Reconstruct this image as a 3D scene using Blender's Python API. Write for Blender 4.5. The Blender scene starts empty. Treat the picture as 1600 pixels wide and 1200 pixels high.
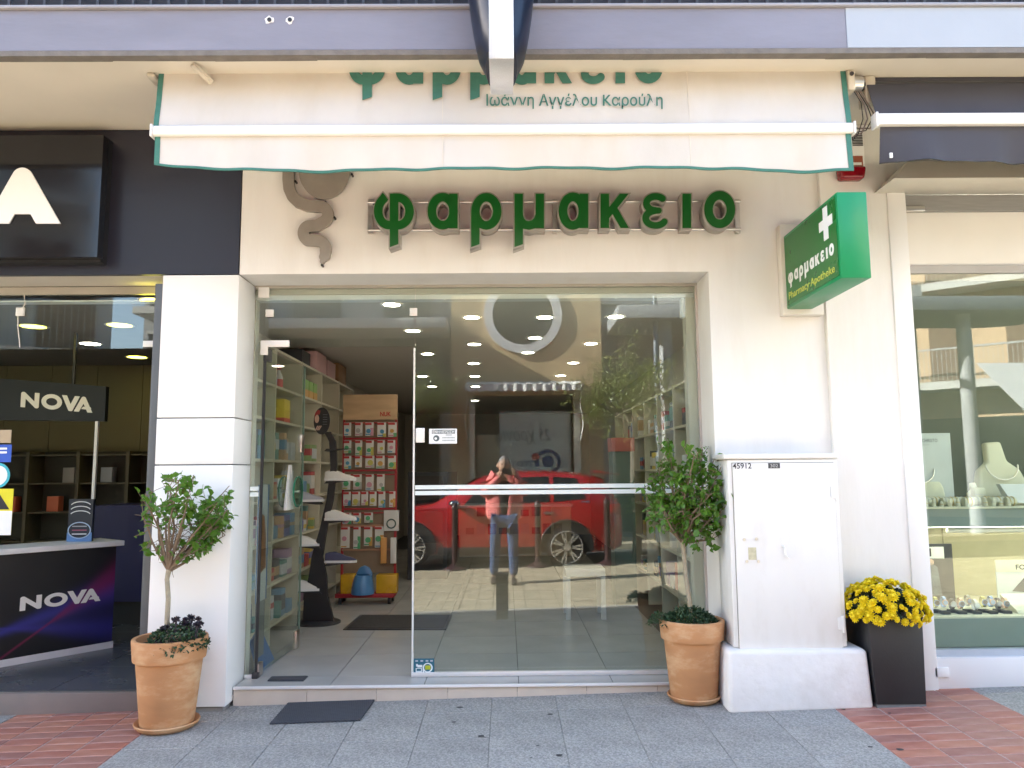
import bpy, bmesh, math, random
import numpy as np
from mathutils import Vector, Matrix
random.seed(7)
SC = bpy.context.scene
COL = SC.collection
R_ = math.radians

# ---------------------------------------------------------------- camera
CAM_POS = Vector((0.0, -5.25, 1.5))
cam_data = bpy.data.cameras.new('camera')
cam = bpy.data.objects.new('camera', cam_data)
COL.objects.link(cam)
cam_data.sensor_width = 36.0
cam_data.lens = 27.0
cam_data.clip_start = 0.05
cam_data.clip_end = 600.0
CAM_ROT = (Matrix.Rotation(R_(-.48), 3, 'Z') @ Matrix.Rotation(R_(96.48), 3, 'X') @ Matrix.Rotation(R_(-.46), 3, 'Z'))
cam.location = CAM_POS
cam.rotation_euler = CAM_ROT.to_euler()
SC.camera = cam

# ---------------------------------------------------------------- light
SUN_EL, SUN_OFF = 29.0, 11.0
world = bpy.data.worlds.new('World')
SC.world = world
world.use_nodes = True
wn = world.node_tree.nodes
bg = wn['Background']
sky = wn.new('ShaderNodeTexSky')
sky.sky_type = 'NISHITA'
sky.sun_disc = False
sky.sun_elevation = R_(SUN_EL)
sky.sun_rotation = R_(270 + SUN_OFF)
sky.air_density = 1.0
sky.dust_density = 1.0
world.node_tree.links.new(sky.outputs[0], bg.inputs[0])
bg.inputs[1].default_value = 0.115
sun_data = bpy.data.lights.new('sun', 'SUN')
sun_data.energy = 5.0
sun_data.angle = R_(0.5)
sun_data.color = (1.0, 0.97, 0.925)
sun = bpy.data.objects.new('sun', sun_data)
COL.objects.link(sun)
sd = Vector((math.cos(R_(SUN_OFF)) * math.cos(R_(SUN_EL)), -math.sin(R_(SUN_OFF)) * math.cos(R_(SUN_EL)), -math.sin(R_(SUN_EL))))
sun.rotation_euler = sd.to_track_quat('-Z', 'Y').to_euler()
sun.location = (-20, 6, 14)

SC.view_settings.view_transform = 'Standard'
SC.view_settings.look = 'None'
SC.view_settings.gamma = 1.0
SC.view_settings.exposure = 3.28
SC.view_settings.use_curve_mapping = False
SC.render.engine = 'CYCLES'
SC.cycles.use_denoising = True
SC.cycles.max_bounces = 10
SC.cycles.diffuse_bounces = 4
SC.cycles.glossy_bounces = 5
SC.cycles.transparent_max_bounces = 24
SC.cycles.transmission_bounces = 6
SC.cycles.sample_clamp_indirect = 6.0
SC.cycles.caustics_reflective = False
SC.cycles.caustics_refractive = False

# ---------------------------------------------------------------- pixel -> place
def ray(px, py):
    return CAM_ROT @ Vector(((px - 800) / 1200.0, -(py - 600) / 1200.0, -1.0))
def PY(px, py, y):                      # the point of that pixel on the upright plane at depth y
    r = ray(px, py)
    return CAM_POS + r * ((y - CAM_POS.y) / r.y)
def PZ(px, py, z):
    r = ray(px, py)
    return CAM_POS + r * ((z - CAM_POS.z) / r.z)
def PX(px, py, x):
    r = ray(px, py)
    return CAM_POS + r * ((x - CAM_POS.x) / r.x)
def PM(px, py, y):                      # the place seen mirrored in the shop glass at y = 0
    p = PY(px, py, -y)
    return Vector((p.x, y, p.z))
def G(x, y):                            # height of the sloping pavement
    return .083 + .0235 * x + .016 * (y + .2)

# ---------------------------------------------------------------- objects
WOFF = {}
def tag(o, label=None, cat=None, group=None, kind=None):
    if label: o['label'] = label
    if cat: o['category'] = cat
    if group: o['group'] = group
    if kind: o['kind'] = kind
    return o
def T(name, label, cat, loc=(0, 0, 0), group=None, kind=None):
    o = bpy.data.objects.new(name, None)
    o.empty_display_size = .1
    COL.objects.link(o)
    o.location = loc
    WOFF[o] = Vector(loc)
    return tag(o, label, cat, group, kind)
def link_mesh(name, me, parent=None, m=None, smooth=False):
    if m is not None:
        me.materials.clear()
        for k in (m if isinstance(m, (list, tuple)) else [m]):
            me.materials.append(k)
    if parent is not None:
        off = WOFF[parent]
    else:
        xs = [v.co for v in me.vertices]
        lo = Vector((min(c.x for c in xs), min(c.y for c in xs), min(c.z for c in xs)))
        hi = Vector((max(c.x for c in xs), max(c.y for c in xs), max(c.z for c in xs)))
        off = Vector(((lo.x + hi.x) / 2, (lo.y + hi.y) / 2, lo.z))
    me.transform(Matrix.Translation(-off))
    if smooth:
        me.polygons.foreach_set('use_smooth', [True] * len(me.polygons))
        try: me.set_sharp_from_angle(angle=R_(40))
        except Exception: pass
    o = bpy.data.objects.new(name, me)
    COL.objects.link(o)
    if parent is not None:
        o.parent = parent
    else:
        o.location = off
    WOFF[o] = off
    return o
def copy_tree(o, parent=None, loc=None, rotz=None, scale=None):
    c = o.copy()
    COL.objects.link(c)
    WOFF[c] = WOFF.get(o, Vector())
    if parent is not None: c.parent = parent
    if loc is not None:
        c.location = loc
        WOFF[c] = Vector(loc)
    if rotz is not None: c.rotation_euler = (0, 0, rotz)
    if scale is not None: c.scale = scale
    for ch in list(o.children):
        copy_tree(ch, c)
    return c

class MB:
    """collects shapes (world coordinates) and links them as one mesh object"""
    def __init__(s):
        s.v = []; s.f = []; s.mi = []; s.cm = 0
    def add(s, vs, fs):
        b = len(s.v)
        s.v += [tuple(p) for p in vs]
        for f in fs:
            s.f.append(tuple(b + i for i in f)); s.mi.append(s.cm)
        return s
    def box(s, x0, x1, y0, y1, z0, z1):
        v = [(x0, y0, z0), (x1, y0, z0), (x1, y1, z0), (x0, y1, z0), (x0, y0, z1), (x1, y0, z1), (x1, y1, z1), (x0, y1, z1)]
        return s.add(v, [(3, 2, 1, 0), (4, 5, 6, 7), (0, 1, 5, 4), (1, 2, 6, 5), (2, 3, 7, 6), (3, 0, 4, 7)])
    def hexa(s, b, t):                  # four bottom points, four top points
        return s.add(list(b) + list(t), [(3, 2, 1, 0), (4, 5, 6, 7), (0, 1, 5, 4), (1, 2, 6, 5), (2, 3, 7, 6), (3, 0, 4, 7)])
    def prism(s, poly, fn, d0, d1):     # polygon (u, v), fn(u, v, d) -> place
        n = len(poly)
        vs = [fn(u, v, d0) for u, v in poly] + [fn(u, v, d1) for u, v in poly]
        fs = [tuple(range(n)), tuple(range(2 * n - 1, n - 1, -1))] + [(i, n + i, n + (i + 1) % n, (i + 1) % n) for i in range(n)]
        return s.add(vs, fs)
    def tube(s, pts, r, n=8, cap=True):
        pts = [Vector(p) for p in pts]
        rs = r if isinstance(r, (list, tuple)) else [r] * len(pts)
        vs = []; fs = []
        ref = None
        for i, p in enumerate(pts):
            d = (pts[min(i + 1, len(pts) - 1)] - pts[max(i - 1, 0)]).normalized()
            if ref is None:
                ref = Vector((0, 0, 1)) if abs(d.z) < .9 else Vector((1, 0, 0))
            a = (ref - d * ref.dot(d)).normalized()
            ref = a
            b = d.cross(a)
            for k in range(n):
                t = 2 * math.pi * k / n
                vs.append(p + (a * math.cos(t) + b * math.sin(t)) * rs[i])
        for i in range(len(pts) - 1):
            for k in range(n):
                fs.append((i * n + k, i * n + (k + 1) % n, (i + 1) * n + (k + 1) % n, (i + 1) * n + k))
        if cap:
            fs.append(tuple(range(n - 1, -1, -1)))
            m = (len(pts) - 1) * n
            fs.append(tuple(range(m, m + n)))
        return s.add(vs, fs)
    def bar(s, a, b, w, h, up=(0, 0, 1)):   # rectangular bar from a to b
        a = Vector(a); b = Vector(b); d = (b - a).normalized()
        u = Vector(up); sx = d.cross(u).normalized(); u = sx.cross(d).normalized()
        q = [(-w / 2, -h / 2), (w / 2, -h / 2), (w / 2, h / 2), (-w / 2, h / 2)]
        return s.hexa([a + sx * i + u * j for i, j in q], [b + sx * i + u * j for i, j in q])
    def lathe(s, prof, c, n=32, sx=1.0, sy=1.0, a0=0.0, a1=2 * math.pi):     # profile (r, z) about c
        full = abs(a1 - a0 - 2 * math.pi) < 1e-6
        k = n if full else n + 1
        vs = []; fs = []
        for r, z in prof:
            for i in range(k):
                t = a0 + (a1 - a0) * i / n
                vs.append((c[0] + r * sx * math.cos(t), c[1] + r * sy * math.sin(t), c[2] + z))
        for j in range(len(prof) - 1):
            for i in range(n):
                i2 = (i + 1) % k if full else i + 1
                fs.append((j * k + i, j * k + i2, (j + 1) * k + i2, (j + 1) * k + i))
        return s.add(vs, fs)
    def disc(s, c, r, axis='z', n=20, h=.002):
        c = Vector(c); d = {'x': Vector((1, 0, 0)), 'y': Vector((0, 1, 0)), 'z': Vector((0, 0, 1))}[axis]
        return s.tube([c - d * h / 2, c + d * h / 2], r, n)
    def ball(s, c, r, n=10, sz=1.0):
        return s.lathe([(max(1e-4, r * math.sin(math.pi * j / n)), -r * sz * math.cos(math.pi * j / n)) for j in range(n + 1)], c, n * 2 - 4)
    def mesh(s, name, bevel=0, seg=2):
        me = bpy.data.meshes.new(name)
        me.from_pydata(s.v, [], s.f)
        me.polygons.foreach_set('material_index', s.mi)
        bm = bmesh.new(); bm.from_mesh(me)
        bmesh.ops.recalc_face_normals(bm, faces=bm.faces)
        if bevel:
            bmesh.ops.remove_doubles(bm, verts=bm.verts, dist=1e-5)
            es = [e for e in bm.edges if len(e.link_faces) == 2 and e.calc_face_angle(0) > .5]
            bmesh.ops.bevel(bm, geom=es, offset=bevel, segments=seg, affect='EDGES', profile=.5, clamp_overlap=True)
        bm.to_mesh(me); bm.free()
        return me
    def build(s, name, m, parent=None, bevel=0, smooth=False, seg=2):
        return link_mesh(name, s.mesh(name, bevel, seg), parent, m, smooth or bool(bevel))

# ---------------------------------------------------------------- flat shapes from strokes
def contour(sdf, u0, u1, v0, v1, step, iso=0.0):
    """closed outlines of sdf < iso on a grid (marching squares)"""
    us = np.arange(u0, u1 + step, step); vs = np.arange(v0, v1 + step, step)
    U, V = np.meshgrid(us, vs)
    F = sdf(U, V) - iso
    F[0, :] = F[-1, :] = 1; F[:, 0] = F[:, -1] = 1
    F[F == 0] = 1e-9
    ins = F < 0
    nxt = {}
    def pt(i, j, i2, j2):
        t = F[i, j] / (F[i, j] - F[i2, j2])
        return (us[j] + (us[j2] - us[j]) * t, vs[i] + (vs[i2] - vs[i]) * t)
    code = ins[:-1, :-1] * 1 + ins[:-1, 1:] * 2 + ins[1:, 1:] * 4 + ins[1:, :-1] * 8
    TAB = {1: [(3, 0)], 2: [(0, 1)], 3: [(3, 1)], 4: [(1, 2)], 5: [(3, 2), (1, 0)], 6: [(0, 2)], 7: [(3, 2)], 8: [(2, 3)], 9: [(2, 0)], 10: [(0, 3), (2, 1)], 11: [(2, 1)], 12: [(1, 3)], 13: [(1, 0)], 14: [(0, 3)]}
    def ek(i, j, e):
        return ((i, j, 'h') if e == 0 else (i, j + 1, 'v') if e == 1 else (i + 1, j, 'h') if e == 2 else (i, j, 'v'))
    for i, j in zip(*np.nonzero((code > 0) & (code < 15))):
        for a, b in TAB[int(code[i, j])]:
            nxt[ek(i, j, a)] = ek(i, j, b)
    def ep(k):
        i, j, o = k
        return pt(i, j, i, j + 1) if o == 'h' else pt(i, j, i + 1, j)
    out = []
    while nxt:
        k0 = next(iter(nxt)); loop = []
        k = k0
        while k in nxt:
            loop.append(ep(k)); k = nxt.pop(k)
        if len(loop) > 7:
            out.append(simplify(loop, step * .12))
    return [l for l in out if len(l) > 2]
def simplify(loop, tol):
    P = [np.array(p) for p in loop]
    def dp(a, b):
        if b - a < 2: return []
        d = P[b] - P[a]; L = math.hypot(*d) or 1e-9
        best, bi = -1, None
        for i in range(a + 1, b):
            q = P[i] - P[a]
            h = abs(d[0] * q[1] - d[1] * q[0]) / L
            if h > best: best, bi = h, i
        if best < tol: return []
        return dp(a, bi) + [bi] + dp(bi, b)
    n = len(P); h = n // 2
    P.append(P[0])
    idx = [0] + dp(0, h) + [h] + dp(h, n)
    return [tuple(P[i]) for i in idx]
def seg_d(U, V, a, b):
    dx, dy = b[0] - a[0], b[1] - a[1]
    L2 = dx * dx + dy * dy or 1e-9
    t = np.clip(((U - a[0]) * dx + (V - a[1]) * dy) / L2, 0, 1)
    return np.hypot(U - a[0] - t * dx, V - a[1] - t * dy)
def stroke(pts, hw, cuts=()):           # cuts: (u, v, nu, nv), keeps the side the normal points away from
    def f(U, V):
        d = None
        for a, b in zip(pts[:-1], pts[1:]):
            e = seg_d(U, V, a, b)
            d = e if d is None else np.minimum(d, e)
        d = d - hw
        for (u, v, nu, nv) in cuts:
            L = math.hypot(nu, nv)
            d = np.maximum(d, ((U - u) * nu + (V - v) * nv) / L)
        return d
    return f
def union(*fs):
    def f(U, V):
        d = fs[0](U, V)
        for g in fs[1:]: d = np.minimum(d, g(U, V))
        return d
    return f
def arc(c, rx, ry, a0, a1, n=28):
    return [(c[0] + rx * math.cos(R_(a0 + (a1 - a0) * i / n)), c[1] + ry * math.sin(R_(a0 + (a1 - a0) * i / n))) for i in range(n + 1)]
def flat_mesh(name, loops, depth, fn):
    """outlines (with holes) filled and extruded; fn(u, v, w) -> place, w from 0 to depth"""
    cu = bpy.data.curves.new(name, 'CURVE')
    cu.dimensions = '2D'; cu.fill_mode = 'BOTH'; cu.extrude = depth / 2
    for l in loops:
        sp = cu.splines.new('POLY'); sp.points.add(len(l) - 1)
        for p, q in zip(sp.points, l): p.co = (q[0], q[1], 0, 1)
        sp.use_cyclic_u = True
    ob = bpy.data.objects.new('tmp', cu)
    me = bpy.data.meshes.new_from_object(ob)
    bpy.data.objects.remove(ob); bpy.data.curves.remove(cu)
    me.name = name
    for v in me.vertices: v.co = fn(v.co.x, v.co.y, v.co.z + depth / 2)
    fix_normals(me)
    return me
def fix_normals(me):
    bm = bmesh.new(); bm.from_mesh(me)
    bmesh.ops.remove_doubles(bm, verts=bm.verts, dist=1e-6)
    bmesh.ops.recalc_face_normals(bm, faces=bm.faces)
    bm.to_mesh(me); bm.free()
def text_mesh(name, body, depth, fn, bold=0.0, u0=0, u1=1, v0=0, v1=None, shear=0):
    """lettering fitted to the width u0..u1 with its lowest point at v0 (v1: fitted height); fn(u, v, w)"""
    cu = bpy.data.curves.new(name, 'FONT')
    cu.body = body; cu.size = 1.0; cu.offset = bold; cu.resolution_u = 4; cu.shear = shear
    cu.extrude = 0.0
    ob = bpy.data.objects.new('tmp', cu)
    me = bpy.data.meshes.new_from_object(ob)
    bpy.data.objects.remove(ob); bpy.data.curves.remove(cu)
    me.name = name
    xs = [v.co.x for v in me.vertices]; ys = [v.co.y for v in me.vertices]
    s = (u1 - u0) / (max(xs) - min(xs))
    sv = s if v1 is None else (v1 - v0) / (max(ys) - min(ys))
    mx, my = min(xs), min(ys)
    for v in me.vertices: v.co = (u0 + (v.co.x - mx) * s, v0 + (v.co.y - my) * sv, 0)
    bm = bmesh.new(); bm.from_mesh(me)
    bmesh.ops.remove_doubles(bm, verts=bm.verts, dist=1e-6)
    if depth:
        r = bmesh.ops.extrude_face_region(bm, geom=list(bm.faces))
        for e in r['geom']:
            if isinstance(e, bmesh.types.BMVert): e.co.z += depth
    for v in bm.verts: v.co = fn(v.co.x, v.co.y, v.co.z)
    bmesh.ops.recalc_face_normals(bm, faces=bm.faces)
    bm.to_mesh(me); bm.free()
    return me

# ---------------------------------------------------------------- materials
MATS = {}
def M(name, col, rough=.6, metal=0.0, var=.08, scale=6.0, bump=0.0, bscale=60.0, spec=.5, emit=0.0, stain=0.0, stain_col=None, stain_scale=1.3, coat=0.0, stretch=(1, 1, 1), trans=0.0):
    if name in MATS: return MATS[name]
    m = bpy.data.materials.new(name); m.use_nodes = True
    nt = m.node_tree; n = nt.nodes; L = nt.links
    b = n['Principled BSDF']
    b.inputs['Roughness'].default_value = rough
    b.inputs['Metallic'].default_value = metal
    b.inputs['Specular IOR Level'].default_value = spec
    b.inputs['Coat Weight'].default_value = coat
    if trans: b.inputs['Transmission Weight'].default_value = trans
    tc = n.new('ShaderNodeTexCoord'); mp = n.new('ShaderNodeMapping')
    mp.inputs['Scale'].default_value = stretch
    L.new(tc.outputs['Object'], mp.inputs['Vector'])
    nz = n.new('ShaderNodeTexNoise'); nz.inputs['Scale'].default_value = scale; nz.inputs['Detail'].default_value = 5
    L.new(mp.outputs[0], nz.inputs['Vector'])
    rp = n.new('ShaderNodeValToRGB')
    c = Vector(col)
    lo = c * (1 - var); hi = Vector([min(1, k * (1 + var * .6)) for k in c])
    rp.color_ramp.elements[0].position = .3; rp.color_ramp.elements[1].position = .7
    rp.color_ramp.elements[0].color = (*lo, 1); rp.color_ramp.elements[1].color = (*hi, 1)
    L.new(nz.outputs[0], rp.inputs[0])
    out = rp.outputs[0]
    if stain:
        n2 = n.new('ShaderNodeTexNoise'); n2.inputs['Scale'].default_value = stain_scale; n2.inputs['Detail'].default_value = 8; n2.inputs['Roughness'].default_value = .65
        L.new(mp.outputs[0], n2.inputs['Vector'])
        r2 = n.new('ShaderNodeValToRGB')
        r2.color_ramp.elements[0].position = .48; r2.color_ramp.elements[1].position = .72
        r2.color_ramp.elements[0].color = (0, 0, 0, 1); r2.color_ramp.elements[1].color = (stain, stain, stain, 1)
        L.new(n2.outputs[0], r2.inputs[0])
        mx = n.new('ShaderNodeMix'); mx.data_type = 'RGBA'
        L.new(r2.outputs[0], mx.inputs['Factor'])
        L.new(out, mx.inputs[6])
        sc = stain_col or tuple(c * .55)
        mx.inputs[7].default_value = (*sc, 1)
        out = mx.outputs[2]
    L.new(out, b.inputs['Base Color'])
    if rough < .95:
        rr = n.new('ShaderNodeMapRange')
        rr.inputs['To Min'].default_value = max(0, rough - .06); rr.inputs['To Max'].default_value = min(1, rough + .08)
        L.new(nz.outputs[0], rr.inputs['Value']); L.new(rr.outputs[0], b.inputs['Roughness'])
    if bump:
        n3 = n.new('ShaderNodeTexNoise'); n3.inputs['Scale'].default_value = bscale; n3.inputs['Detail'].default_value = 4
        L.new(mp.outputs[0], n3.inputs['Vector'])
        bp = n.new('ShaderNodeBump'); bp.inputs['Strength'].default_value = bump; bp.inputs['Distance'].default_value = .01
        L.new(n3.outputs[0], bp.inputs['Height']); L.new(bp.outputs[0], b.inputs['Normal'])
    if emit:
        b.inputs['Emission Color'].default_value = (*col, 1); b.inputs['Emission Strength'].default_value = emit
    MATS[name] = m
    return m
def leafM(name, col, trans=.35, rough=.42):
    m = M(name, col, rough, var=.25, scale=18)
    n = m.node_tree.nodes; L = m.node_tree.links
    b = n['Principled BSDF']; out = n['Material Output']
    tr = n.new('ShaderNodeBsdfTranslucent'); tr.inputs[0].default_value = (min(1, col[0] * 1.5), min(1, col[1] * 1.5), col[2], 1)
    mx = n.new('ShaderNodeMixShader'); mx.inputs[0].default_value = trans
    L.new(b.outputs[0], mx.inputs[1]); L.new(tr.outputs[0], mx.inputs[2]); L.new(mx.outputs[0], out.inputs[0])
    return m
def glass(name, tint=(.93, .97, .95), f0=.06, rough=0.0):
    """clear pane: each face mirrors by the angle of view and lets the rest through"""
    if name in MATS: return MATS[name]
    m = bpy.data.materials.new(name); m.use_nodes = True
    nt = m.node_tree; n = nt.nodes; L = nt.links
    n.remove(n['Principled BSDF'])
    out = n['Material Output']
    tr = n.new('ShaderNodeBsdfTransparent'); tr.inputs[0].default_value = (*tint, 1)
    gl = n.new('ShaderNodeBsdfGlossy'); gl.inputs['Roughness'].default_value = rough
    ge = n.new('ShaderNodeNewGeometry')
    dt = n.new('ShaderNodeVectorMath'); dt.operation = 'DOT_PRODUCT'
    L.new(ge.outputs['Incoming'], dt.inputs[0]); L.new(ge.outputs['Normal'], dt.inputs[1])
    ab = n.new('ShaderNodeMath'); ab.operation = 'ABSOLUTE'; L.new(dt.outputs['Value'], ab.inputs[0])
    om = n.new('ShaderNodeMath'); om.operation = 'SUBTRACT'; om.inputs[0].default_value = 1; L.new(ab.outputs[0], om.inputs[1])
    pw = n.new('ShaderNodeMath'); pw.operation = 'POWER'; pw.inputs[1].default_value = 5; L.new(om.outputs[0], pw.inputs[0])
    mr = n.new('ShaderNodeMapRange'); mr.inputs['To Min'].default_value = f0; mr.inputs['To Max'].default_value = 1
    L.new(pw.outputs[0], mr.inputs['Value'])
    mx = n.new('ShaderNodeMixShader')
    L.new(mr.outputs[0], mx.inputs[0]); L.new(tr.outputs[0], mx.inputs[1]); L.new(gl.outputs[0], mx.inputs[2])
    L.new(mx.outputs[0], out.inputs[0])
    MATS[name] = m
    return m
WHITE = M('white_paint', (.76, .748, .725), .62, var=.025, scale=2.5, bump=.07, bscale=26, stain=.30, stain_col=(.60, .56, .49), stain_scale=1.5, stretch=(2.6, 2.6, .5))
WHITE2 = M('white_panel', (.82, .82, .815), .42, var=.02, scale=2)
CREAM = M('cream_plaster', (.64, .60, .525), .75, var=.05, scale=2, bump=.08, bscale=40, stain=.18, stain_col=(.60, .53, .42))
STEEL = M('brushed_steel', (.62, .60, .57), .32, metal=1.0, var=.06, scale=20)
SATIN = M('satin_aluminium', (.80, .79, .77), .42, metal=.35, var=.03)
DARKM = M('dark_metal', (.035, .035, .04), .4, var=.1)
BLACKP = M('black_plastic', (.018, .018, .02), .45, var=.1)
GLASS = glass('shop_glass')
# ================================================================ ground
ASPH = M('asphalt', (.06, .058, .055), .9, var=.25, scale=30, bump=.4, bscale=220, stain=.3, stain_col=(.10, .095, .09))
JOINT = M('joint_mortar', (.285, .277, .262), .95, var=.3, scale=40, bump=.3)
JOINTR = M('tile_grout', (.42, .33, .30), .95, var=.3, scale=40)
def slab_mat(name, col):
    m = M(name, col, .78, var=.16, scale=3.2, bump=.35, bscale=260, stain=.25, stain_col=tuple(k * .78 for k in col), stain_scale=2.2)
    n = m.node_tree.nodes; L = m.node_tree.links
    b = n['Principled BSDF']
    tc = n.new('ShaderNodeTexCoord')
    vo = n.new('ShaderNodeTexVoronoi'); vo.inputs['Scale'].default_value = 120
    L.new(tc.outputs['Object'], vo.inputs['Vector'])
    src = b.inputs['Base Color'].links[0].from_socket
    mx = n.new('ShaderNodeMix'); mx.data_type = 'RGBA'; mx.blend_type = 'MULTIPLY'; mx.inputs['Factor'].default_value = .8
    cr = n.new('ShaderNodeValToRGB')
    cr.color_ramp.elements[0].color = (.45, .45, .46, 1); cr.color_ramp.elements[1].color = (1.35, 1.35, 1.33, 1)
    L.new(vo.outputs['Color'], cr.inputs[0])
    L.new(src, mx.inputs[6]); L.new(cr.outputs[0], mx.inputs[7]); L.new(mx.outputs[2], b.inputs['Base Color'])
    return m
SLABS = [slab_mat('washed_concrete_%d' % i, c) for i, c in enumerate([(.325, .316, .298), (.34, .331, .313), (.312, .304, .288)])]
REDS = [M('red_tile_%d' % i, c, .55, var=.16, scale=9, bump=.1, bscale=60, stain=.35, stain_col=(.40, .30, .27), stain_scale=5) for i, c in enumerate([(.36, .135, .095), (.33, .15, .115), (.40, .165, .11), (.29, .125, .10)])]

def slope_sheet(name, x0, x1, y0, y1, dz, m, parent=None, nx=2):
    b = MB()
    for i in range(nx):
        a, c = x0 + (x1 - x0) * i / nx, x0 + (x1 - x0) * (i + 1) / nx
        b.add([(a, y0, G(a, y0) + dz), (c, y0, G(c, y0) + dz), (c, y1, G(c, y1) + dz), (a, y1, G(a, y1) + dz)], [(0, 1, 2, 3)])
    return b.build(name, m, parent)
gb = MB()
gx = [-320, -26, 26, 320]; gy = [-320, -14, 12, 320]
cl = lambda v, a, c: max(a, min(c, v))
gb.add([(x, y, G(cl(x, -26, 26), cl(y, -14, 12)) - .16) for y in gy for x in gx], [(j * 4 + i, j * 4 + i + 1, j * 4 + 5 + i, j * 4 + 4 + i) for j in range(3) for i in range(3)])
tag(gb.build('ground', ASPH), kind='structure')

KERB_Y = -3.02
sidewalk = T('sidewalk', None, None, (0, -1.6, G(0, -1.6)), kind='structure')
slope_sheet('bedding', -22, 16, KERB_Y, -.05, -.0045, JOINT, sidewalk, 4)
for xa, xb in ((-3.07, -2.09), (1.89, 2.84)):
    slope_sheet('grout', xa, xb, KERB_Y, -.06, -.003, JOINTR, sidewalk, 1)
def shear_tile(w, d, t):
    me = MB()
    q = [(-w / 2, -d / 2), (w / 2, -d / 2), (w / 2, d / 2), (-w / 2, d / 2)]
    e = .0025
    q2 = [(x * (1 - 2 * e / w), y * (1 - 2 * e / d)) for x, y in q]
    s = lambda x, y: .0235 * x + .016 * y
    vs = [(x, y, s(x, y) - t) for x, y in q] + [(x, y, s(x, y) - e) for x, y in q] + [(x, y, s(x, y)) for x, y in q2]
    me.add(vs, [(8, 9, 10, 11)] + [(i, (i + 1) % 4, 4 + (i + 1) % 4, 4 + i) for i in range(4)] + [(4 + i, 4 + (i + 1) % 4, 8 + (i + 1) % 4, 8 + i) for i in range(4)])
    return me
def piece(name, me, x, y, z, parent):
    o = bpy.data.objects.new(name, me); COL.objects.link(o)
    o.parent = parent; o.location = Vector((x, y, z)) - WOFF[parent]
    return o
sw = 3.98 / 10
slab_me = []
for k in range(3):
    me = shear_tile(sw - .0028, .4152, .03).mesh('paving_slab'); me.materials.append(SLABS[k]); slab_me.append(me)
for j in range(7):
    for i in range(10):
        x = -2.09 + sw * (i + .5); y = -.06 - .418 * (j + .5)
        piece('paving_slab', random.choice(slab_me), x, y, G(x, y) + random.uniform(-.0012, .0012), sidewalk)
for i in range(3):
    for j in range(4):
        x = 2.84 + sw * (i + .5); y = -.06 - .418 * (j + .5)
        piece('paving_slab', random.choice(slab_me), x, y, G(x, y) + random.uniform(-.001, .001), sidewalk)
tile_me = []
for k in range(4):
    me = shear_tile(.236, .092, .02).mesh('red_tile'); me.materials.append(REDS[k]); tile_me.append(me)
for xa in (-3.07, 1.89):
    for j in range(17):
        for i in range(4):
            x = xa + .245 * (i + .5); y = -.07 - .1 * (j + .5)
            piece('red_tile', random.choice(tile_me), x, y, G(x, y) + random.uniform(-.001, .001), sidewalk)
far = MB()
def tile_into(b, w, d, x, y, t=.02, lift=0.0):
    z = lambda a, c: G(a, c) + lift
    q = [(x - w / 2, y - d / 2), (x + w / 2, y - d / 2), (x + w / 2, y + d / 2), (x - w / 2, y + d / 2)]
    vs = [(a, c, z(a, c) - t) for a, c in q] + [(a, c, z(a, c)) for a, c in q]
    b.add(vs, [(4, 5, 6, 7)] + [(i, (i + 1) % 4, 4 + (i + 1) % 4, 4 + i) for i in range(4)])
for xa in (-3.07, 1.89):
    for j in range(17, 29):
        for i in range(4):
            tile_into(far, .236, .092, xa + .245 * (i + .5), -.07 - .1 * (j + .5))
tag(far.build('red_tile_field', REDS[1], sidewalk), kind='stuff')
far = MB()
for bx0, n in ((2.84 + sw * 3, 12), (-3.07 - sw * 10, 10), (-3.07 - sw * 26, 16)):
    for i in range(n):
        for j in range(7):
            tile_into(far, sw - .006, .412, bx0 + sw * (i + .5), -.06 - .418 * (j + .5))
for i in range(3):
    for j in range(4, 7):
        tile_into(far, sw - .006, .412, 2.84 + sw * (i + .5), -.06 - .418 * (j + .5))
tag(far.build('slab_field', SLABS[0], sidewalk), kind='stuff')
# dark spots of old chewing gum trodden into the slabs
GUM = M('old_gum', (.045, .045, .05), .8)
for px, py, r in [(719, 1106, .022), (709, 1129, .014), (752, 1151, .020), (860, 1117, .017), (840, 1166, .009), (874, 1181, .019), (1318, 1109, .012), (1360, 1168, .014), (830, 1185, .008), (570, 1141, .008), (1406, 1172, .018), (1390, 1115, .010)]:
    p = PZ(px, py, .06)
    for _ in range(6): p = PZ(px, py, G(p.x, p.y))
    b = MB(); n = 9
    ring = [(p.x + r * random.uniform(.8, 1.15) * math.cos(t * 2 * math.pi / n), p.y + r * random.uniform(.6, 1.0) * math.sin(t * 2 * math.pi / n)) for t in range(n)]
    b.add([(x, y, G(x, y) + .0035) for x, y in ring], [tuple(range(n))])
    b.build('gum_spot', GUM, sidewalk)

KERBST = M('kerb_stone', (.52, .49, .43), .8, var=.12, scale=8, bump=.2)
kerb = T('kerb', None, None, (0, KERB_Y, G(0, KERB_Y)), kind='structure')
for i in range(34):
    x = -17 + i * 1.0
    b = MB(); q = [(x + .004, KERB_Y - .16), (x + .996, KERB_Y - .16), (x + .996, KERB_Y - .004), (x + .004, KERB_Y - .004)]
    b.hexa([(a, c, G(a, c) - .14) for a, c in q], [(a, c, G(a, c) + .003) for a, c in q])
    b.build('kerb_stone', KERBST, kerb, bevel=.008)
PAVER = [M('yellow_paver_%d' % i, c, .85, var=.2, scale=7, bump=.2, bscale=90, stain=.3) for i, c in enumerate([(.47, .40, .27), (.43, .37, .26), (.50, .43, .31)])]
street = T('street', None, None, (0, -7, G(0, -7) - .03), kind='structure')
slope_sheet('street_bed', -22, 16, -7.42, KERB_Y - .16, -.035, M('paver_joint', (.21, .18, .13), .95, var=.2), street, 4)
b = MB()
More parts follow.
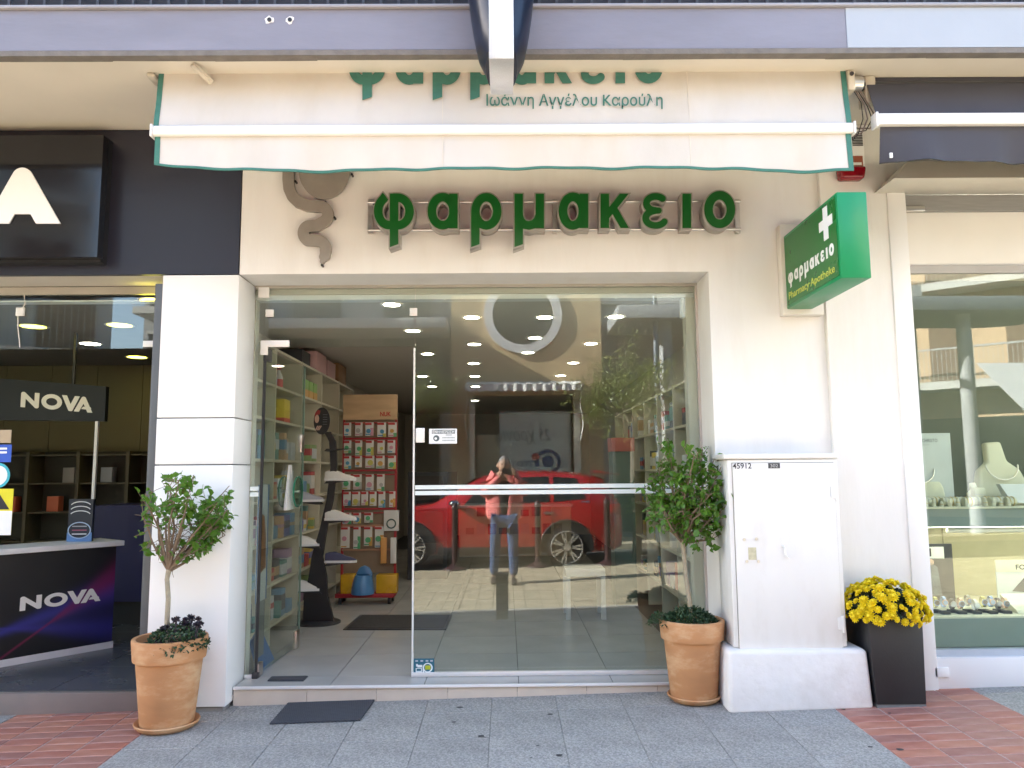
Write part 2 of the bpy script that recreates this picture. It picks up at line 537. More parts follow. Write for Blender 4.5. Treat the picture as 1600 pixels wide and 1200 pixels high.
for i in range(66):
    for j in range(34):
        b.cm = random.randrange(3)
        tile_into(b, .178, .108, -5.0 + .186 * (i + .5), KERB_Y - .18 - .124 * (j + .5) + (.0 if i % 2 else .02), .02, -.02 + random.uniform(-.002, .002))
tag(b.build('paver_field', PAVER, street), kind='stuff')
for xa, xb in ((-22, -5.0), (7.3, 16)):
    slope_sheet('paver_sheet', xa, xb, -7.42, KERB_Y - .17, -.021, PAVER[0], street, 2)
slope_sheet('carriageway', -22, 16, -10.4, -7.42, -.05, ASPH, street, 4)
b = MB(); q = [(-22, -12.2), (16, -12.2), (16, -10.4), (-22, -10.4)]
b.hexa([(a, c, G(a, c) - .2) for a, c in q], [(a, c, G(a, c) + .06) for a, c in q])
b.build('far_pavement', PAVER[1], street)

# ================================================================ the shop building
WY = -.32
NAVY = M('navy_cladding', (.022, .022, .034), .34, var=.12, scale=2, spec=.5)
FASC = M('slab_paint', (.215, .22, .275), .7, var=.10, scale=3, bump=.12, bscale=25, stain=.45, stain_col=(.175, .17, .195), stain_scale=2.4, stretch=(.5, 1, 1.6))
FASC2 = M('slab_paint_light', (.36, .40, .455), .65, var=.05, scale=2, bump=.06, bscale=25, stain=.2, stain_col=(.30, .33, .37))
DRIP = M('slab_drip_edge', (.17, .155, .14), .8, var=.2, scale=14, bump=.3)
bld = T('shop_building', 'white plastered shop building with lavender balcony slab above three shopfronts', 'building', (0, WY, .08))
xz = lambda u, v, d: (u, d, v)
MB().prism([(-1.738, 3.785), (-1.738, 2.795), (1.34, 2.795), (1.34, -.1), (2.09, -.1), (2.09, 3.785)], xz, WY, .0).build('pharmacy_wall', WHITE, bld)
for z0, z1 in ((.075, 1.553), (1.561, 1.852), (1.860, 2.792)):
    MB().box(-2.236, -1.7395, WY, .015, z0, z1).build('cladding_panel', WHITE2, bld, bevel=.003)
MB().box(-2.215, -1.76, WY + .02, .01, -.1, 2.79).build('pillar_core', M('pillar_core', (.25, .25, .25), .8), bld)
MB().box(-2.29, -2.2365, WY + .012, .02, .13, 2.74).build('pillar_trim', M('grey_trim', (.10, .108, .115), .4), bld, bevel=.003)
MB().box(-7.5, -1.745, WY - .004, WY + .03, 2.797, 3.785).build('dark_fascia', NAVY, bld)
MB().box(-7.5, -1.744, WY + .031, .0, 2.80, 3.785).build('lintel', CREAM, bld)
MB().box(2.0905, 2.53, WY - .035, .0, -.1, 3.785).build('jewellery_pier', WHITE, bld)
MB().box(2.53, 8, WY - .005, .0, 3.33, 3.785).build('jewellery_lintel', WHITE, bld)
# soffit, slab edge, balcony
MB().box(-22, 12, -1.215, .4, 3.79, 3.93).build('soffit', CREAM, bld)
b = MB(); N = 60
for i in range(N):
    a, c = -22 + 34 * i / N, -22 + 34 * (i + 1) / N
    w0, w1 = random.uniform(-.004, .004), random.uniform(-.004, .004)
    b.hexa([(a, -1.258, 3.778), (c, -1.258, 3.778), (c, -1.20, 3.778 + w1), (a, -1.20, 3.778 + w0)], [(a, -1.258, 3.808), (c, -1.258, 3.808), (c, -1.20, 3.808), (a, -1.20, 3.808)])
b.build('drip_edge', DRIP, bld)
b = MB().box(-22, 1.905, -1.252, -1.19, 3.812, 4.047)
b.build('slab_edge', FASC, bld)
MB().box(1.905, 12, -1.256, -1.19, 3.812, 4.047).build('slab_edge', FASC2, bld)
b = MB().box(-22, 12, -1.272, -1.0, 4.050, 4.070); b.build('slab_ledge', M('ledge_paint', (.30, .295, .32), .6, var=.06, stain=.3), bld, bevel=.006)
for px in (421, 453):
    p = PY(px, 31, -1.255)
    b = MB().disc(p, .012, 'y', 10, .01); b.build('drilled_hole', BLACKP, bld)
    b = MB(); n = 11
    ring = [(p.x + random.uniform(.016, .030) * math.cos(2 * math.pi * k / n), -1.2545, p.z + random.uniform(.014, .03) * math.sin(2 * math.pi * k / n)) for k in range(n)]
    b.add(ring, [tuple(range(n))]); b.build('chipped_paint', WHITE, bld)
MB().box(-22, 12, -1.0, -.31, 4.0, 4.05).build('balcony_floor', CREAM, bld)
MB().box(-11, 11, -1.125, -1.11, 4.075, 4.98).build('railing_screen', M('screen_dark', (.03, .03, .034), .7, var=.3, scale=3), bld)
RAIL = M('railing_bars', (.05, .05, .055), .5)
b = MB()
for i in range(220):
    x = -11 + i * .1
    b.box(x, x + .014, -1.16, -1.146, 4.05, 5.0)
b.box(-11, 11, -1.17, -1.136, 5.0, 5.04)
b.build('balcony_railing', RAIL, bld)
b = MB().box(-22, 12, -.30, -.02, 4.05, 7.9); b.build('upper_wall', CREAM, bld)
for i in range(7):
    x = -9.5 + i * 3.1
    MB().box(x, x + 1.3, -.33, -.27, 4.1, 6.2).build('balcony_door', M('shutter_brown', (.16, .10, .07), .6), bld)
MB().box(-22, 12, -.36, 11.9, 7.9, 8.05).build('roof', CREAM, bld)
MB().box(-22, 12, 11.7, 11.9, -.1, 7.9).build('rear_wall', CREAM, bld)
MB().box(11.8, 12, 0, 11.7, -.1, 7.9).build('end_wall', CREAM, bld)
MB().box(-22, -21.8, -.02, 11.7, -.1, 7.9).build('end_wall', CREAM, bld)
MB().box(-21.8, -7.5, -.31, -.02, -.4, 3.785).build('shop_wall', CREAM, bld)
MB().box(7.5, 12, -.31, -.02, -.1, 3.785).build('shop_wall', CREAM, bld)
# pharmacy step
STEPT = M('beige_riser', (.60, .52, .43), .5, var=.08, scale=5, stain=.2)
SF = .16
xs = [-1.733, -1.27, -.83, -.38, .06, .50, .95, 1.3395]
for a, c in zip(xs[:-1], xs[1:]):
    MB().box(a + .0015, c - .0015, -.2, -.172, -.05, SF - .017).build('riser_tile', STEPT, bld)
MB().box(-1.733, 1.339, -.168, .0, -.05, SF - .02).build('step_core', JOINT, bld)
MB().box(-1.734, 1.3395, -.212, -.192, SF - .0155, SF + .001).build('step_nosing', M('white_nosing', (.78, .76, .74), .4), bld, bevel=.003)
# pharmacy room
FLT = [M('floor_tile_%d' % i, c, .22, var=.05, scale=3, spec=.5) for i, c in enumerate([(.46, .455, .435), (.44, .435, .42)])]
flo = T('shop_floor', None, None, (0, 5, SF - .02), kind='structure')
MB().box(-2.189, 1.9, -.19, 11.6, SF - .05, SF - .008).build('floor_bed', M('floor_grout', (.10, .10, .10), .9), flo)
ft = []
for k in range(2):
    me = MB().box(-.2975, .2975, -.2975, .2975, -.008, 0).mesh('floor_tile'); me.materials.append(FLT[k]); ft.append(me)
for i in range(6):
    for j in range(14):
        x = -2.03 + .6 * i; y = .33 + .6 * j
        piece('floor_tile', ft[(i * 7 + j * 3) % 2], x, y, SF, flo)
b = MB()
for i in range(6): b.box(-1.7275 + .6 * i, -1.1325 + .6 * i, -.186, .026, SF - .008, SF)
b.v = [(min(v[0], 1.338), v[1], v[2]) for v in b.v]
b.build('threshold_tile', FLT[0], flo)
PLAST = M('inner_plaster', (.62, .58, .50), .8, var=.03)
CEIL = M('inner_ceiling', (.60, .56, .50), .85, var=.02)
MB().box(-2.204, -2.19, .02, 11.6, 0, 2.9).build('party_wall', PLAST, bld)
MB().box(1.8, 2.0, .02, 11.6, 0, 2.9).build('party_wall', PLAST, bld)
MB().box(-2.19, 1.8, 11.4, 11.6, 0, 2.9).build('back_wall', PLAST, bld)
MB().box(-2.19, 1.8, .03, 11.4, 2.74, 2.9).build('ceiling', CEIL, bld)
MB().box(-2.18, 1.79, .045, .14, 2.705, 2.739).build('pelmet', WHITE2, bld)
MB().box(1.262, 1.79, .03, .12, SF, 2.704).build('inner_jamb', PLAST, bld)
MB().box(-2.19, -1.735, .03, .10, SF, 2.704).build('inner_jamb', PLAST, bld)
# NOVA room
NF = .145
DKT = M('dark_floor_tile', (.085, .088, .095), .25, var=.1, scale=4)
nfl = T('telecom_floor', None, None, (-4, 2, NF - .02), kind='structure')
MB().box(-7.4, -2.3, -.2, 6, NF - .06, NF - .008).build('floor_bed', M('dark_grout', (.16, .16, .165), .9), nfl)
me = MB().box(-.297, .297, -.297, .297, -.008, 0).mesh('floor_tile'); me.materials.append(DKT)
for i in range(8):
    for j in range(8):
        piece('floor_tile', me, -2.6 - .6 * i, .12 + .6 * j, NF, nfl)
b = MB().box(-7.4, -2.24, -.225, -.182, -.2, NF - .004); b.build('step_riser', M('brown_riser', (.22, .185, .165), .45, var=.15, scale=3), nfl, bevel=.004)
OLIVE = M('olive_panel', (.13, .115, .055), .7, var=.05)
MB().box(-7.4, -2.24, 5.6, 5.8, 0, 3.0).build('back_wall', M('dark_room', (.12, .11, .09), .8), bld)
MB().box(-7.4, -2.21, .03, 5.6, 2.71, 2.85).build('ceiling', M('room_ceiling', (.20, .185, .16), .85), bld)
MB().box(-7.6, -7.4, .02, 5.8, 0, 3.0).build('party_wall', M('dark_room', (.12, .11, .09), .8), bld)
MB().box(-2.31, -2.205, .45, 5.6, 0, 2.71).build('partition', M('dark_partition', (.05, .05, .06), .7), bld)
MB().box(-7.4, -2.30, .03, .12, 2.70, 2.795).build('pelmet', WHITE2, bld)
# jewellery room
MB().box(2.5, 8, 1.2, 1.3, 0, 3.4).build('back_wall', PLAST, bld)
MB().box(2.41, 2.529, .02, 1.2, 0, 3.4).build('party_wall', PLAST, bld)
MB().box(2.53, 8, .0, 1.2, 3.3, 3.4).build('ceiling', CEIL, bld)
MB().box(2.53, 8, .0, 1.2, .10, .15).build('shop_base', JOINT, bld)
# ================================================================ lettering shapes (pixel space, v down)
def cell(sx, sy, ox, oy):
    return lambda pts: [(ox + x * sx, oy + y * sy) for x, y in pts]
cA = cell(310 / 1600, 310 / 1600, 560, 280)
cB = cell(.2, .2, 860, 280)
def glyphs():
    g = {}
    h = 44.5 * 310 / 1600
    up = lambda v: (0, v, 0, -1)         # keep below v
    dn = lambda v: (0, v, 0, 1)          # keep above v
    def st(pts, cuts=(), hw=h): return stroke(pts, hw, cuts)
    def slant(p, q): return (p[0], p[1], -(q[1] - p[1]), q[0] - p[0])
    top = cA([(0, 108)])[0][1]; bas = cA([(0, 408)])[0][1]
    def desc(x0, x1, y0=562, y1=532):
        a, b_ = cA([(x0, y0), (x1, y1)]); return slant(a, b_)
    P = cA
    g['phi'] = union(st(P([(288, 80), (288, 650)]), [up(top), desc(246, 331)]),
                     st(P([(288, 150), (318, 150)] + arc((318, 261), 95, 111, -90, 90) + [(288, 372)])),
                     st(P([(226, 128)] + arc((250, 258), 90, 114, 236, 100) + [(288, 372)]), [(*P([(215, 115)])[0], .95, -.75)]))
    g['alpha'] = union(st(P(arc((680, 259), 88, 114, 0, 360))), st(P([(766, 60), (766, 460)]), [up(top), dn(bas)]))
    g['rho'] = union(st(P(arc((1032, 260), 88, 114, 0, 360))), st(P([(943, 265), (943, 640)]), [desc(900, 986)]))
    g['mu'] = union(st(P([(1293, 60), (1293, 640)]), [up(top), desc(1250, 1336)]), st(P([(1463, 60), (1463, 460)]), [up(top), dn(bas)]),
                    st(P([(1293, 290), (1305, 335), (1335, 366), (1375, 374), (1415, 364), (1445, 335), (1463, 290)])))
    h2 = 43.5 * .2
    P = cB; top2 = P([(0, 105)])[0][1]; bas2 = P([(0, 392)])[0][1]
    def s2(pts, cuts=(), hw=h2): return stroke(pts, hw, cuts)
    g['alpha2'] = union(s2(P(arc((176, 250), 78, 112, 0, 360))), s2(P([(262, 60), (262, 450)]), [up(top2), dn(bas2)]))
    g['kappa'] = union(s2(P([(425, 60), (425, 450)]), [up(top2), dn(bas2)]), s2(P([(440, 285), (620, 60)]), [up(top2)], 37 * .2), s2(P([(490, 225), (620, 450)]), [dn(bas2), ], 38 * .2))
    g['epsilon'] = union(s2(P(arc((822, 190), 72, 55, 318, 95)), hw=36 * .2), s2(P(arc((822, 305), 78, 58, 262, 30)), hw=36 * .2), s2(P([(815, 246), (845, 246)]), hw=34 * .2))
    g['iota'] = s2(P([(1065, 60), (1065, 450)]), [up(top2), dn(bas2)])
    g['omicron'] = s2(P(arc((1322, 238), 88, 112, 0, 360)))
    return g
GLY = glyphs()
GBOX = {'phi': (575, 655), 'alpha': (660, 725), 'rho': (728, 792), 'mu': (795, 860), 'alpha2': (866, 928), 'kappa': (932, 996), 'epsilon': (994, 1056), 'iota': (1052, 1092), 'omicron': (1092, 1158)}
GREEN = M('sign_green', (.001, .085, .008), .35, var=.05)
RIMM = M('sign_rim_metal', (.40, .37, .33), .42, metal=.6, var=.06)

# ================================================================ main letter sign
LY = -.475
ls = T('letter_sign', 'raised green letters on steel rails above the pharmacy entrance', 'sign', (.25, LY, 2.95))
for k, (a, c) in GBOX.items():
    loops = contour(GLY[k], a, c, 294, 398, .5)
    fn = lambda u, v, w: PY(u, v, LY) + Vector((0, .10 - w, 0))
    o = link_mesh('letter', flat_mesh('letter', loops, .10, fn), ls, RIMM)
    inner = contour(GLY[k], a, c, 294, 398, .5, -2.0)
    fn2 = lambda u, v, w: PY(u, v, LY) + Vector((0, .002 - w, 0))
    link_mesh('letter_face', flat_mesh('letter_face', inner, .006, fn2), o, GREEN)
for y0, y1 in ((314.5, 317.5), (358, 361)):
    a = PY(575, (y0 + y1) / 2, -.37); c = PY(1157, (y0 + y1) / 2 - 1.5, -.37)
    MB().tube([a, c], .0105, 10).build('rail', STEEL, ls, smooth=True)
for px in (579, 867, 1151):
    a = PY(px, 314, -.352); c = PY(px, 361, -.352)
    MB().box(a.x - .016, a.x + .016, -.357, -.322, c.z - .012, a.z + .012).build('bracket', STEEL, ls)

# ================================================================ serpent-and-bowl emblem
cE = cell(1 / 7.5, 1 / 7.5, 420, 260)
EMB = M('emblem_metal', (.36, .32, .275), .45, metal=.55, var=.08, scale=12)
em = T('bowl_and_serpent_emblem', 'brushed metal serpent and bowl emblem on the white wall', 'emblem', (-1.15, -.36, 2.9))
body = [(420, -190), (330, -170), (255, -90), (228, 20), (224, 150), (235, 260), (275, 350), (345, 415), (450, 455), (560, 465)] + arc((590, 560), 100, 98, -95, 70) + [(560, 692), (480, 695)] + arc((475, 780), 72, 84, 265, 110) + [(530, 862)] + arc((560, 965), 105, 100, -85, 12)
tail = [(663, 985), (655, 1040), (640, 1085)]
sp = union(stroke(cE(body), 66 / 7.5), stroke(cE(tail[:2]), 60 / 7.5), stroke(cE([(658, 1010), (640, 1060)]), 52 / 7.5), stroke(cE([(645, 1050), (622, 1110)]), 27 / 7.5), stroke(cE([(420, -190), (480, -170)]), 80 / 7.5))
fe = lambda d0: (lambda u, v, w: PY(u, v, -.372) + Vector((0, d0 - w, 0)))
link_mesh('serpent', flat_mesh('serpent', contour(sp, 430, 540, 222, 415, .6), .03, fe(.03)), em, EMB)
bowl = [(355, -60)] + [(650 + 298 * math.cos(R_(t)), 45 + 340 * math.sin(R_(t))) for t in range(176, 3, -6)] + [(948, -60)]
link_mesh('bowl', flat_mesh('bowl', [cE(bowl)], .022, fe(.012)), em, EMB)
for q in [(318, 183), (978, 103), (670, 424), (775, 606), (474, 795), (628, 1164)]:
    u, v = cE([q])[0]; p = PY(u, v, -.34)
    MB().disc(p, .0075, 'y', 10, .038).build('pin', BLACKP, em)

# ================================================================ pharmacy awning
CANVAS = M('awning_canvas', (.585, .555, .51), .85, var=.04, scale=3, bump=.10, bscale=240, stain=.42, stain_col=(.47, .42, .33), stain_scale=1.7, stretch=(1, 1, .45))
TEAL = M('teal_trim', (.045, .17, .135), .8, var=.12, scale=30)
POWDER = M('white_powder_coat', (.74, .73, .71), .38, var=.02)
aw = T('awning', 'cream canvas awning with teal trim and green lettering over the pharmacy', 'awning', (0, -1.1, 3.17))
def fab_y(z): return -1.04 - .085 * (3.79 - z) / .35
def fabric(u, v):
    p = PY(u, v, -1.1)
    for _ in range(6): p = PY(u, v, fab_y(p.z))
    return p
def sheet(fn, nx, nz, th):
    """a thin two-sided cloth; fn(s, t) -> place, th = offset vector to its back"""
    b = MB(); th = Vector(th)
    f = [fn(i / nx, j / nz) for j in range(nz + 1) for i in range(nx + 1)]
    k = len(f)
    fs = []
    for j in range(nz):
        for i in range(nx):
            a = j * (nx + 1) + i
            fs.append((a, a + 1, a + nx + 2, a + nx + 1)); fs.append((k + a + nx + 1, k + a + nx + 2, k + a + 1, k + a))
    bd = [i for i in range(nx + 1)] + [j * (nx + 1) + nx for j in range(1, nz + 1)] + [nz * (nx + 1) + i for i in range(nx - 1, -1, -1)] + [j * (nx + 1) for j in range(nz - 1, 0, -1)]
    for a, c in zip(bd, bd[1:] + bd[:1]): fs.append((a, k + a, k + c, c))
    b.add(f + [p + th for p in f], fs)
    return b
def fabp(s, t, x0=-1.985, x1=1.985):
    z = 3.80 - t * .37; x = (x0 + (x1 - x0) * s) * (1 - .013 * t)
    w = (.006 * math.sin(9 * x + 3 * t) * math.sin(2.3 * x) + .004 * math.sin(21 * x + 9 * t)) * t * (1.3 - t)
    if x0 < -1.9: w += .006 * math.exp(-((x - 1.0) / .12) ** 2) * math.sin(40 * x) * (1 - t)
    return Vector((x, fab_y(z) + w, z))
sheet(fabp, 120, 8, (0, .0025, 0)).build('canvas', CANVAS, aw, smooth=True)
for sx in (-1, 1):
    sheet(lambda s, t: fabp((.0 if sx < 0 else .9925) + s * .0075, t) + Vector((0, -.0035, 0)), 1, 8, (0, .002, 0)).build('side_trim', TEAL, aw)
MB().box(-1.960, 1.966, -1.150, -1.098, 3.372, 3.432).build('front_bar', POWDER, aw, bevel=.014, seg=3)
for sx in (-1.963, 1.969):
    MB().box(sx - .006, sx + .006, -1.155, -1.092, 3.366, 3.438).build('end_cap', POWDER, aw, bevel=.004)
def valp(s, t, top=3.375, zo=0.0, yo=0.0):
    x = -1.948 + 3.90 * s
    low = 3.174 + .008 * math.sin(2.1 * x + .6) + .004 * math.sin(6.3 * x) + .028 * max(0, (-x - 1.65) / .3) ** 2 - .010 * (x / 2)
    low = min(low, 3.225)
    z = top + (low - top) * t
    y = -1.126 + t * (.014 * math.sin(5.2 * x) + .010 * math.sin(11.7 * x + 1) + .006 * math.sin(23 * x)) + yo
    return Vector((x, y, z + zo))
sheet(lambda s, t: valp(s, t), 150, 6, (0, .0025, 0)).build('valance', CANVAS, aw, smooth=True)
sheet(lambda s, t: valp(s, .93 + .07 * t) + Vector((0, -.003, -.004)), 150, 1, (0, .008, 0)).build('valance_trim', TEAL, aw)
for s0 in (0.0, .9925):
    sheet(lambda s, t: valp(s0 + s * .0075, t * .95) + Vector((0, -.003, 0)), 1, 6, (0, .002, 0)).build('valance_trim', TEAL, aw)
for px in (690, 1078):     # sewn seams of the canvas lengths
    xs_ = PY(px, 160, -1.1).x
    s_0 = (xs_ + 1.985) / 3.97
    sheet(lambda s, t: fabp(s_0 + s * .0012, t) + Vector((0, -.002, 0)), 1, 8, (0, .0015, 0)).build('seam', M('seam_thread', (.62, .58, .50), .9), aw)
    sheet(lambda s, t: valp(s_0 + s * .0012, t * .92) + Vector((0, -.002, 0)), 1, 6, (0, .0015, 0)).build('seam', MATS['seam_thread'], aw)
# lettering printed on the canvas, its top running out of sight on the roller
for k, (a, c) in GBOX.items():
    f0 = GLY[k]
    f = (lambda f0: lambda U, V: np.maximum(f0(582 + (U - 545) / .863, 360 + (V - 133) / .863) * .863, 114.6 - V))(f0)
    loops = contour(f, 545 + (a - 582) * .863 - 2, 545 + (c - 582) * .863 + 2, 110, 160, .5)
    link_mesh('printed_letter', flat_mesh('printed_letter', loops, .002, lambda u, v, w: fabric(u, v) + Vector((0, -.010 - w * .5, 0))), aw, TEAL)
link_mesh('printed_name', text_mesh('printed_name', 'Ιωάννη Αγγέλου Kαρούλη', 0, lambda u, v, w: fabric(u, -v) + Vector((0, -.010, 0)), .012, 760, 1035, -171.5, -147.5), aw, TEAL)
MB().tube([(-1.96, -1.0, 3.755), (2.03, -1.0, 3.755)], .034, 12).build('roller', POWDER, aw, smooth=True)
BRK = M('bracket_aged', (.60, .55, .46), .55, metal=.3, var=.15, stain=.4)
for px, py, w in ((240, 106, 1), (1326, 126, 1)):
    c = PY(px, py, -1.03)
    MB().box(c.x - .022, c.x + .022, -1.07, -.95, c.z - .075, 3.786).build('bracket', BRK, aw, bevel=.01)
    MB().disc((c.x, -1.073, c.z + .02), .012, 'y', 10, .008).build('bolt', DARKM, aw)
c = PY(310, 100, -1.14)
MB().bar((c.x - .02, -1.17, 3.775), (c.x + .05, -1.07, 3.72), .03, .02).build('arm', BRK, aw)
for sx in (-1.75, 1.75):
    MB().bar((sx, -.36, 3.66), (sx, -1.05, 3.52), .04, .03).build('arm', POWDER, aw, bevel=.006)
MB().tube([(2.03, -1.0, 3.735), (2.09, -1.0, 3.735)], .045, 14).build('motor_head', STEEL, aw, smooth=True)
# loose cables beside the awning motor
cb = T('cable_bundle', 'loose dark cables hanging beside the awning motor', 'cable', (2.1, -.98, 3.4))
for k in range(4):
    o = .012 * k
    pts = [Vector((2.05 + o, -.99, 3.70)), Vector((2.085 + o * 1.5, -1.0, 3.62 - o)), Vector((2.09 + o * 2.2, -1.0, 3.52)), Vector((2.06 + o * 2, -.99, 3.43 + o)), Vector((2.03 + o, -.98, 3.40 + 2 * o)), Vector((2.05, -.95, 3.50))]
    sm = []
    for i in range(len(pts) - 1):
        for t in (0, .33, .66): sm.append(pts[i].lerp(pts[i + 1], t))
    MB().tube(sm + [pts[-1]], .0045 if k % 2 else .003, 6).build('cable', M('cable_%d' % (k % 2), [(.02, .02, .02), (.25, .2, .17)][k % 2], .5), cb, smooth=True)

# ================================================================ grey awning of the jeweller
GCAN = M('grey_canvas', (.052, .052, .066), .8, var=.08, scale=4, bump=.06, bscale=300)
ga = T('awning', 'dark grey canvas awning with white front bar over the jewellery window', 'awning', (4.2, -1.05, 3.24))
def gz(z): return -.985 - .11 * (3.77 - z) / .29
def gx0(z): return 2.115 + (3.77 - z) * .0
gfab = lambda s, t: Vector((2.125 + 4.4 * s, gz(3.785 - .30 * t), 3.785 - .30 * t))
sheet(gfab, 40, 4, (0, .003, 0)).build('canvas', GCAN, ga, smooth=True)
zb = PY(1500, 189, -1.1).z
MB().box(2.112, 6.6, -1.135, -1.075, zb - .034, zb + .034).build('front_bar', POWDER, ga, bevel=.008)
MB().box(2.098, 2.112, -1.14, -1.07, zb - .045, zb + .04).build('end_cap', POWDER, ga, bevel=.003)
def gval(s, t):
    x = 2.135 + 4.4 * s
    return Vector((x, -1.103 + t * (.03 * math.sin(7 * x) + .016 * math.sin(15 * x + 1) + .008 * math.sin(31 * x)), zb - .03 - t * (.208 + .006 * math.sin(3 * x))))
sheet(gval, 90, 6, (0, .003, 0)).build('valance', GCAN, ga, smooth=True)
sheet(lambda s, t: gval(s, .975 + .025 * t) + Vector((0, -.002, 0)), 90, 1, (0, .006, 0)).build('hem', BLACKP, ga)
MB().box(2.115, 2.18, -1.0, -.9, 3.62, 3.786).build('bracket', BRK, ga, bevel=.008)
MB().tube([(2.09, -.97, 3.735), (6.5, -.97, 3.735)], .03, 10).build('roller', DARKM, ga)
p = PY(1392, 243, -1.112); MB().box(p.x - .008, p.x + .008, -1.118, -1.11, p.z - .014, p.z + .014).build('care_tag', WHITE2, ga)

# ================================================================ projecting pharmacy sign
PGR = M('lightbox_green', (.001, .22, .075), .32, var=.03)
PGF = M('lightbox_face_green', (.001, .14, .020), .28, var=.04)
XS = PY(1225, 367, -.41).x
pf = PX(1225, 367, XS); pn = PX(1307, 302, XS); bn = PX(1313, 437, XS); bf = PX(1230, 482, XS)
y0, y1 = pn.y, -.40
zt = (pf.z + pn.z) / 2; zb2 = (bn.z + bf.z) / 2
ps = T('projecting_sign', 'green projecting pharmacy lightbox with white cross fixed above the cabinet', 'sign', (XS + .09, (y0 + y1) / 2, zb2))
MB().box(XS, XS + .165, y0, y1, zb2, zt).build('box', PGR, ps, bevel=.006)
MB().box(XS - .003, XS + .002, y0 + .02, y1 - .02, zb2 + .02, zt - .02).build('face', PGF, ps)
SGW = M('sign_white', (.83, .84, .83), .4, var=.01)
SGY = M('sign_yellow', (.55, .60, .10), .4, var=.01)
side = lambda u, v, w: Vector((XS - .0035 - w, u, v))      # u = depth, mirrored below
cc = PX(1291, 349, XS); cw = .10; ct = .036
b = MB()
ca = PX(1281, 352, XS).y; cb_ = PX(1302, 345, XS).y
hw_ = abs(ca - cb_) / 2; ht_ = (PX(1291, 323, XS).z - PX(1291, 376, XS).z) / 2
t1, t2 = hw_ * .34, ht_ * .30
b.prism([(-t1, -ht_), (t1, -ht_), (t1, -t2), (hw_, -t2), (hw_, t2), (t1, t2), (t1, ht_), (-t1, ht_), (-t1, t2), (-hw_, t2), (-hw_, -t2), (-t1, -t2)], lambda u, v, d: (XS - .0035 - d, cc.y + u, cc.z + v), 0, .002)
b.build('cross', SGW, ps)
a = PX(1232, 440, XS); c = PX(1306, 402, XS)
zl = (a.z + c.z) / 2
def onside(s0, s1, zlow):   # text runs from the wall (far) to the street (near)
    return lambda u, v, w: Vector((XS - .005, s0 + (s1 - s0) * u, zlow + v))
ph = (zt - zb2)
loops_y0, loops_y1 = a.y - .01, c.y + .01
for k, (g0, g1) in GBOX.items():
    lp = contour(GLY[k], g0, g1, 294, 398, .6)
    link_mesh('sign_letter', flat_mesh('sign_letter', lp, .001, lambda u, v, w: Vector((XS - .0035 - w, loops_y0 + (loops_y1 - loops_y0) * (u - 582) / 568, zl + (360 - v) / 59 * ph * .135))), ps, SGW)
a = PX(1233, 466, XS); c = PX(1307, 426, XS)
link_mesh('sign_words', text_mesh('sign_words', 'Pharmacy·Apotheke', .001, lambda u, v, w: Vector((XS - .0035 - w, a.y - .01 + (c.y - a.y + .02) * u, (a.z + c.z) / 2 - ph * .035 + v)), .012, 0, 1, 0, ph * .125), ps, SGY)
p0, p1 = PY(1212, 356, -.325), PY(1281, 495, -.325)
MB().box(p0.x, p1.x, -.40, -.3215, p1.z, p0.z).build('wall_plate', M('plate_paint', (.68, .65, .59), .6), ps, bevel=.004)
p0, p1 = PY(1281, 300, -.325), PY(1314, 335, -.325)
MB().box(p0.x, p1.x, -.3245, -.3215, p1.z, p0.z).build('wall_recess', M('bare_recess', (.07, .05, .04), .9), bld)

# ================================================================ alarm siren
si = T('alarm_siren', 'white alarm siren box with red lamp under the awning end', 'alarm', (2.28, -.37, 3.39))
p0, p1 = PY(1305, 205, -.40), PY(1350, 262, -.40)
MB().box(p0.x, p1.x, -.42, -.356, p1.z, p0.z).build('housing', WHITE2, si, bevel=.006)
for k in range(8):
    z = p0.z - .03 - k * .011
    MB().box(p0.x + .10, p1.x - .008, -.4225, -.419, z - .003, z + .003).build('vent_slot', DARKM, si)
q0, q1 = PY(1338, 244, -.42), PY(1349, 261, -.42)
MB().box(q0.x - .07, q1.x - .002, -.4235, -.4195, q1.z, q0.z).build('label_plate', M('siren_label', (.30, .09, .05), .5), si)
MB().box(q0.x - .06, q1.x - .012, -.4245, -.4230, q1.z + .012, q1.z + .030).build('label_print', WHITE2, si)
MB().hexa([(p0.x + .01, -.44, p1.z - .085), (p1.x - .015, -.44, p1.z - .085), (p1.x - .01, -.357, p1.z - .085), (p0.x + .01, -.357, p1.z - .085)], [(p0.x, -.445, p1.z - .002), (p1.x, -.445, p1.z - .002), (p1.x, -.357, p1.z - .002), (p0.x, -.357, p1.z - .002)]).build('red_lamp', M('red_lens', (.22, .005, .012), .15, var=.1), si, bevel=.018, seg=3)

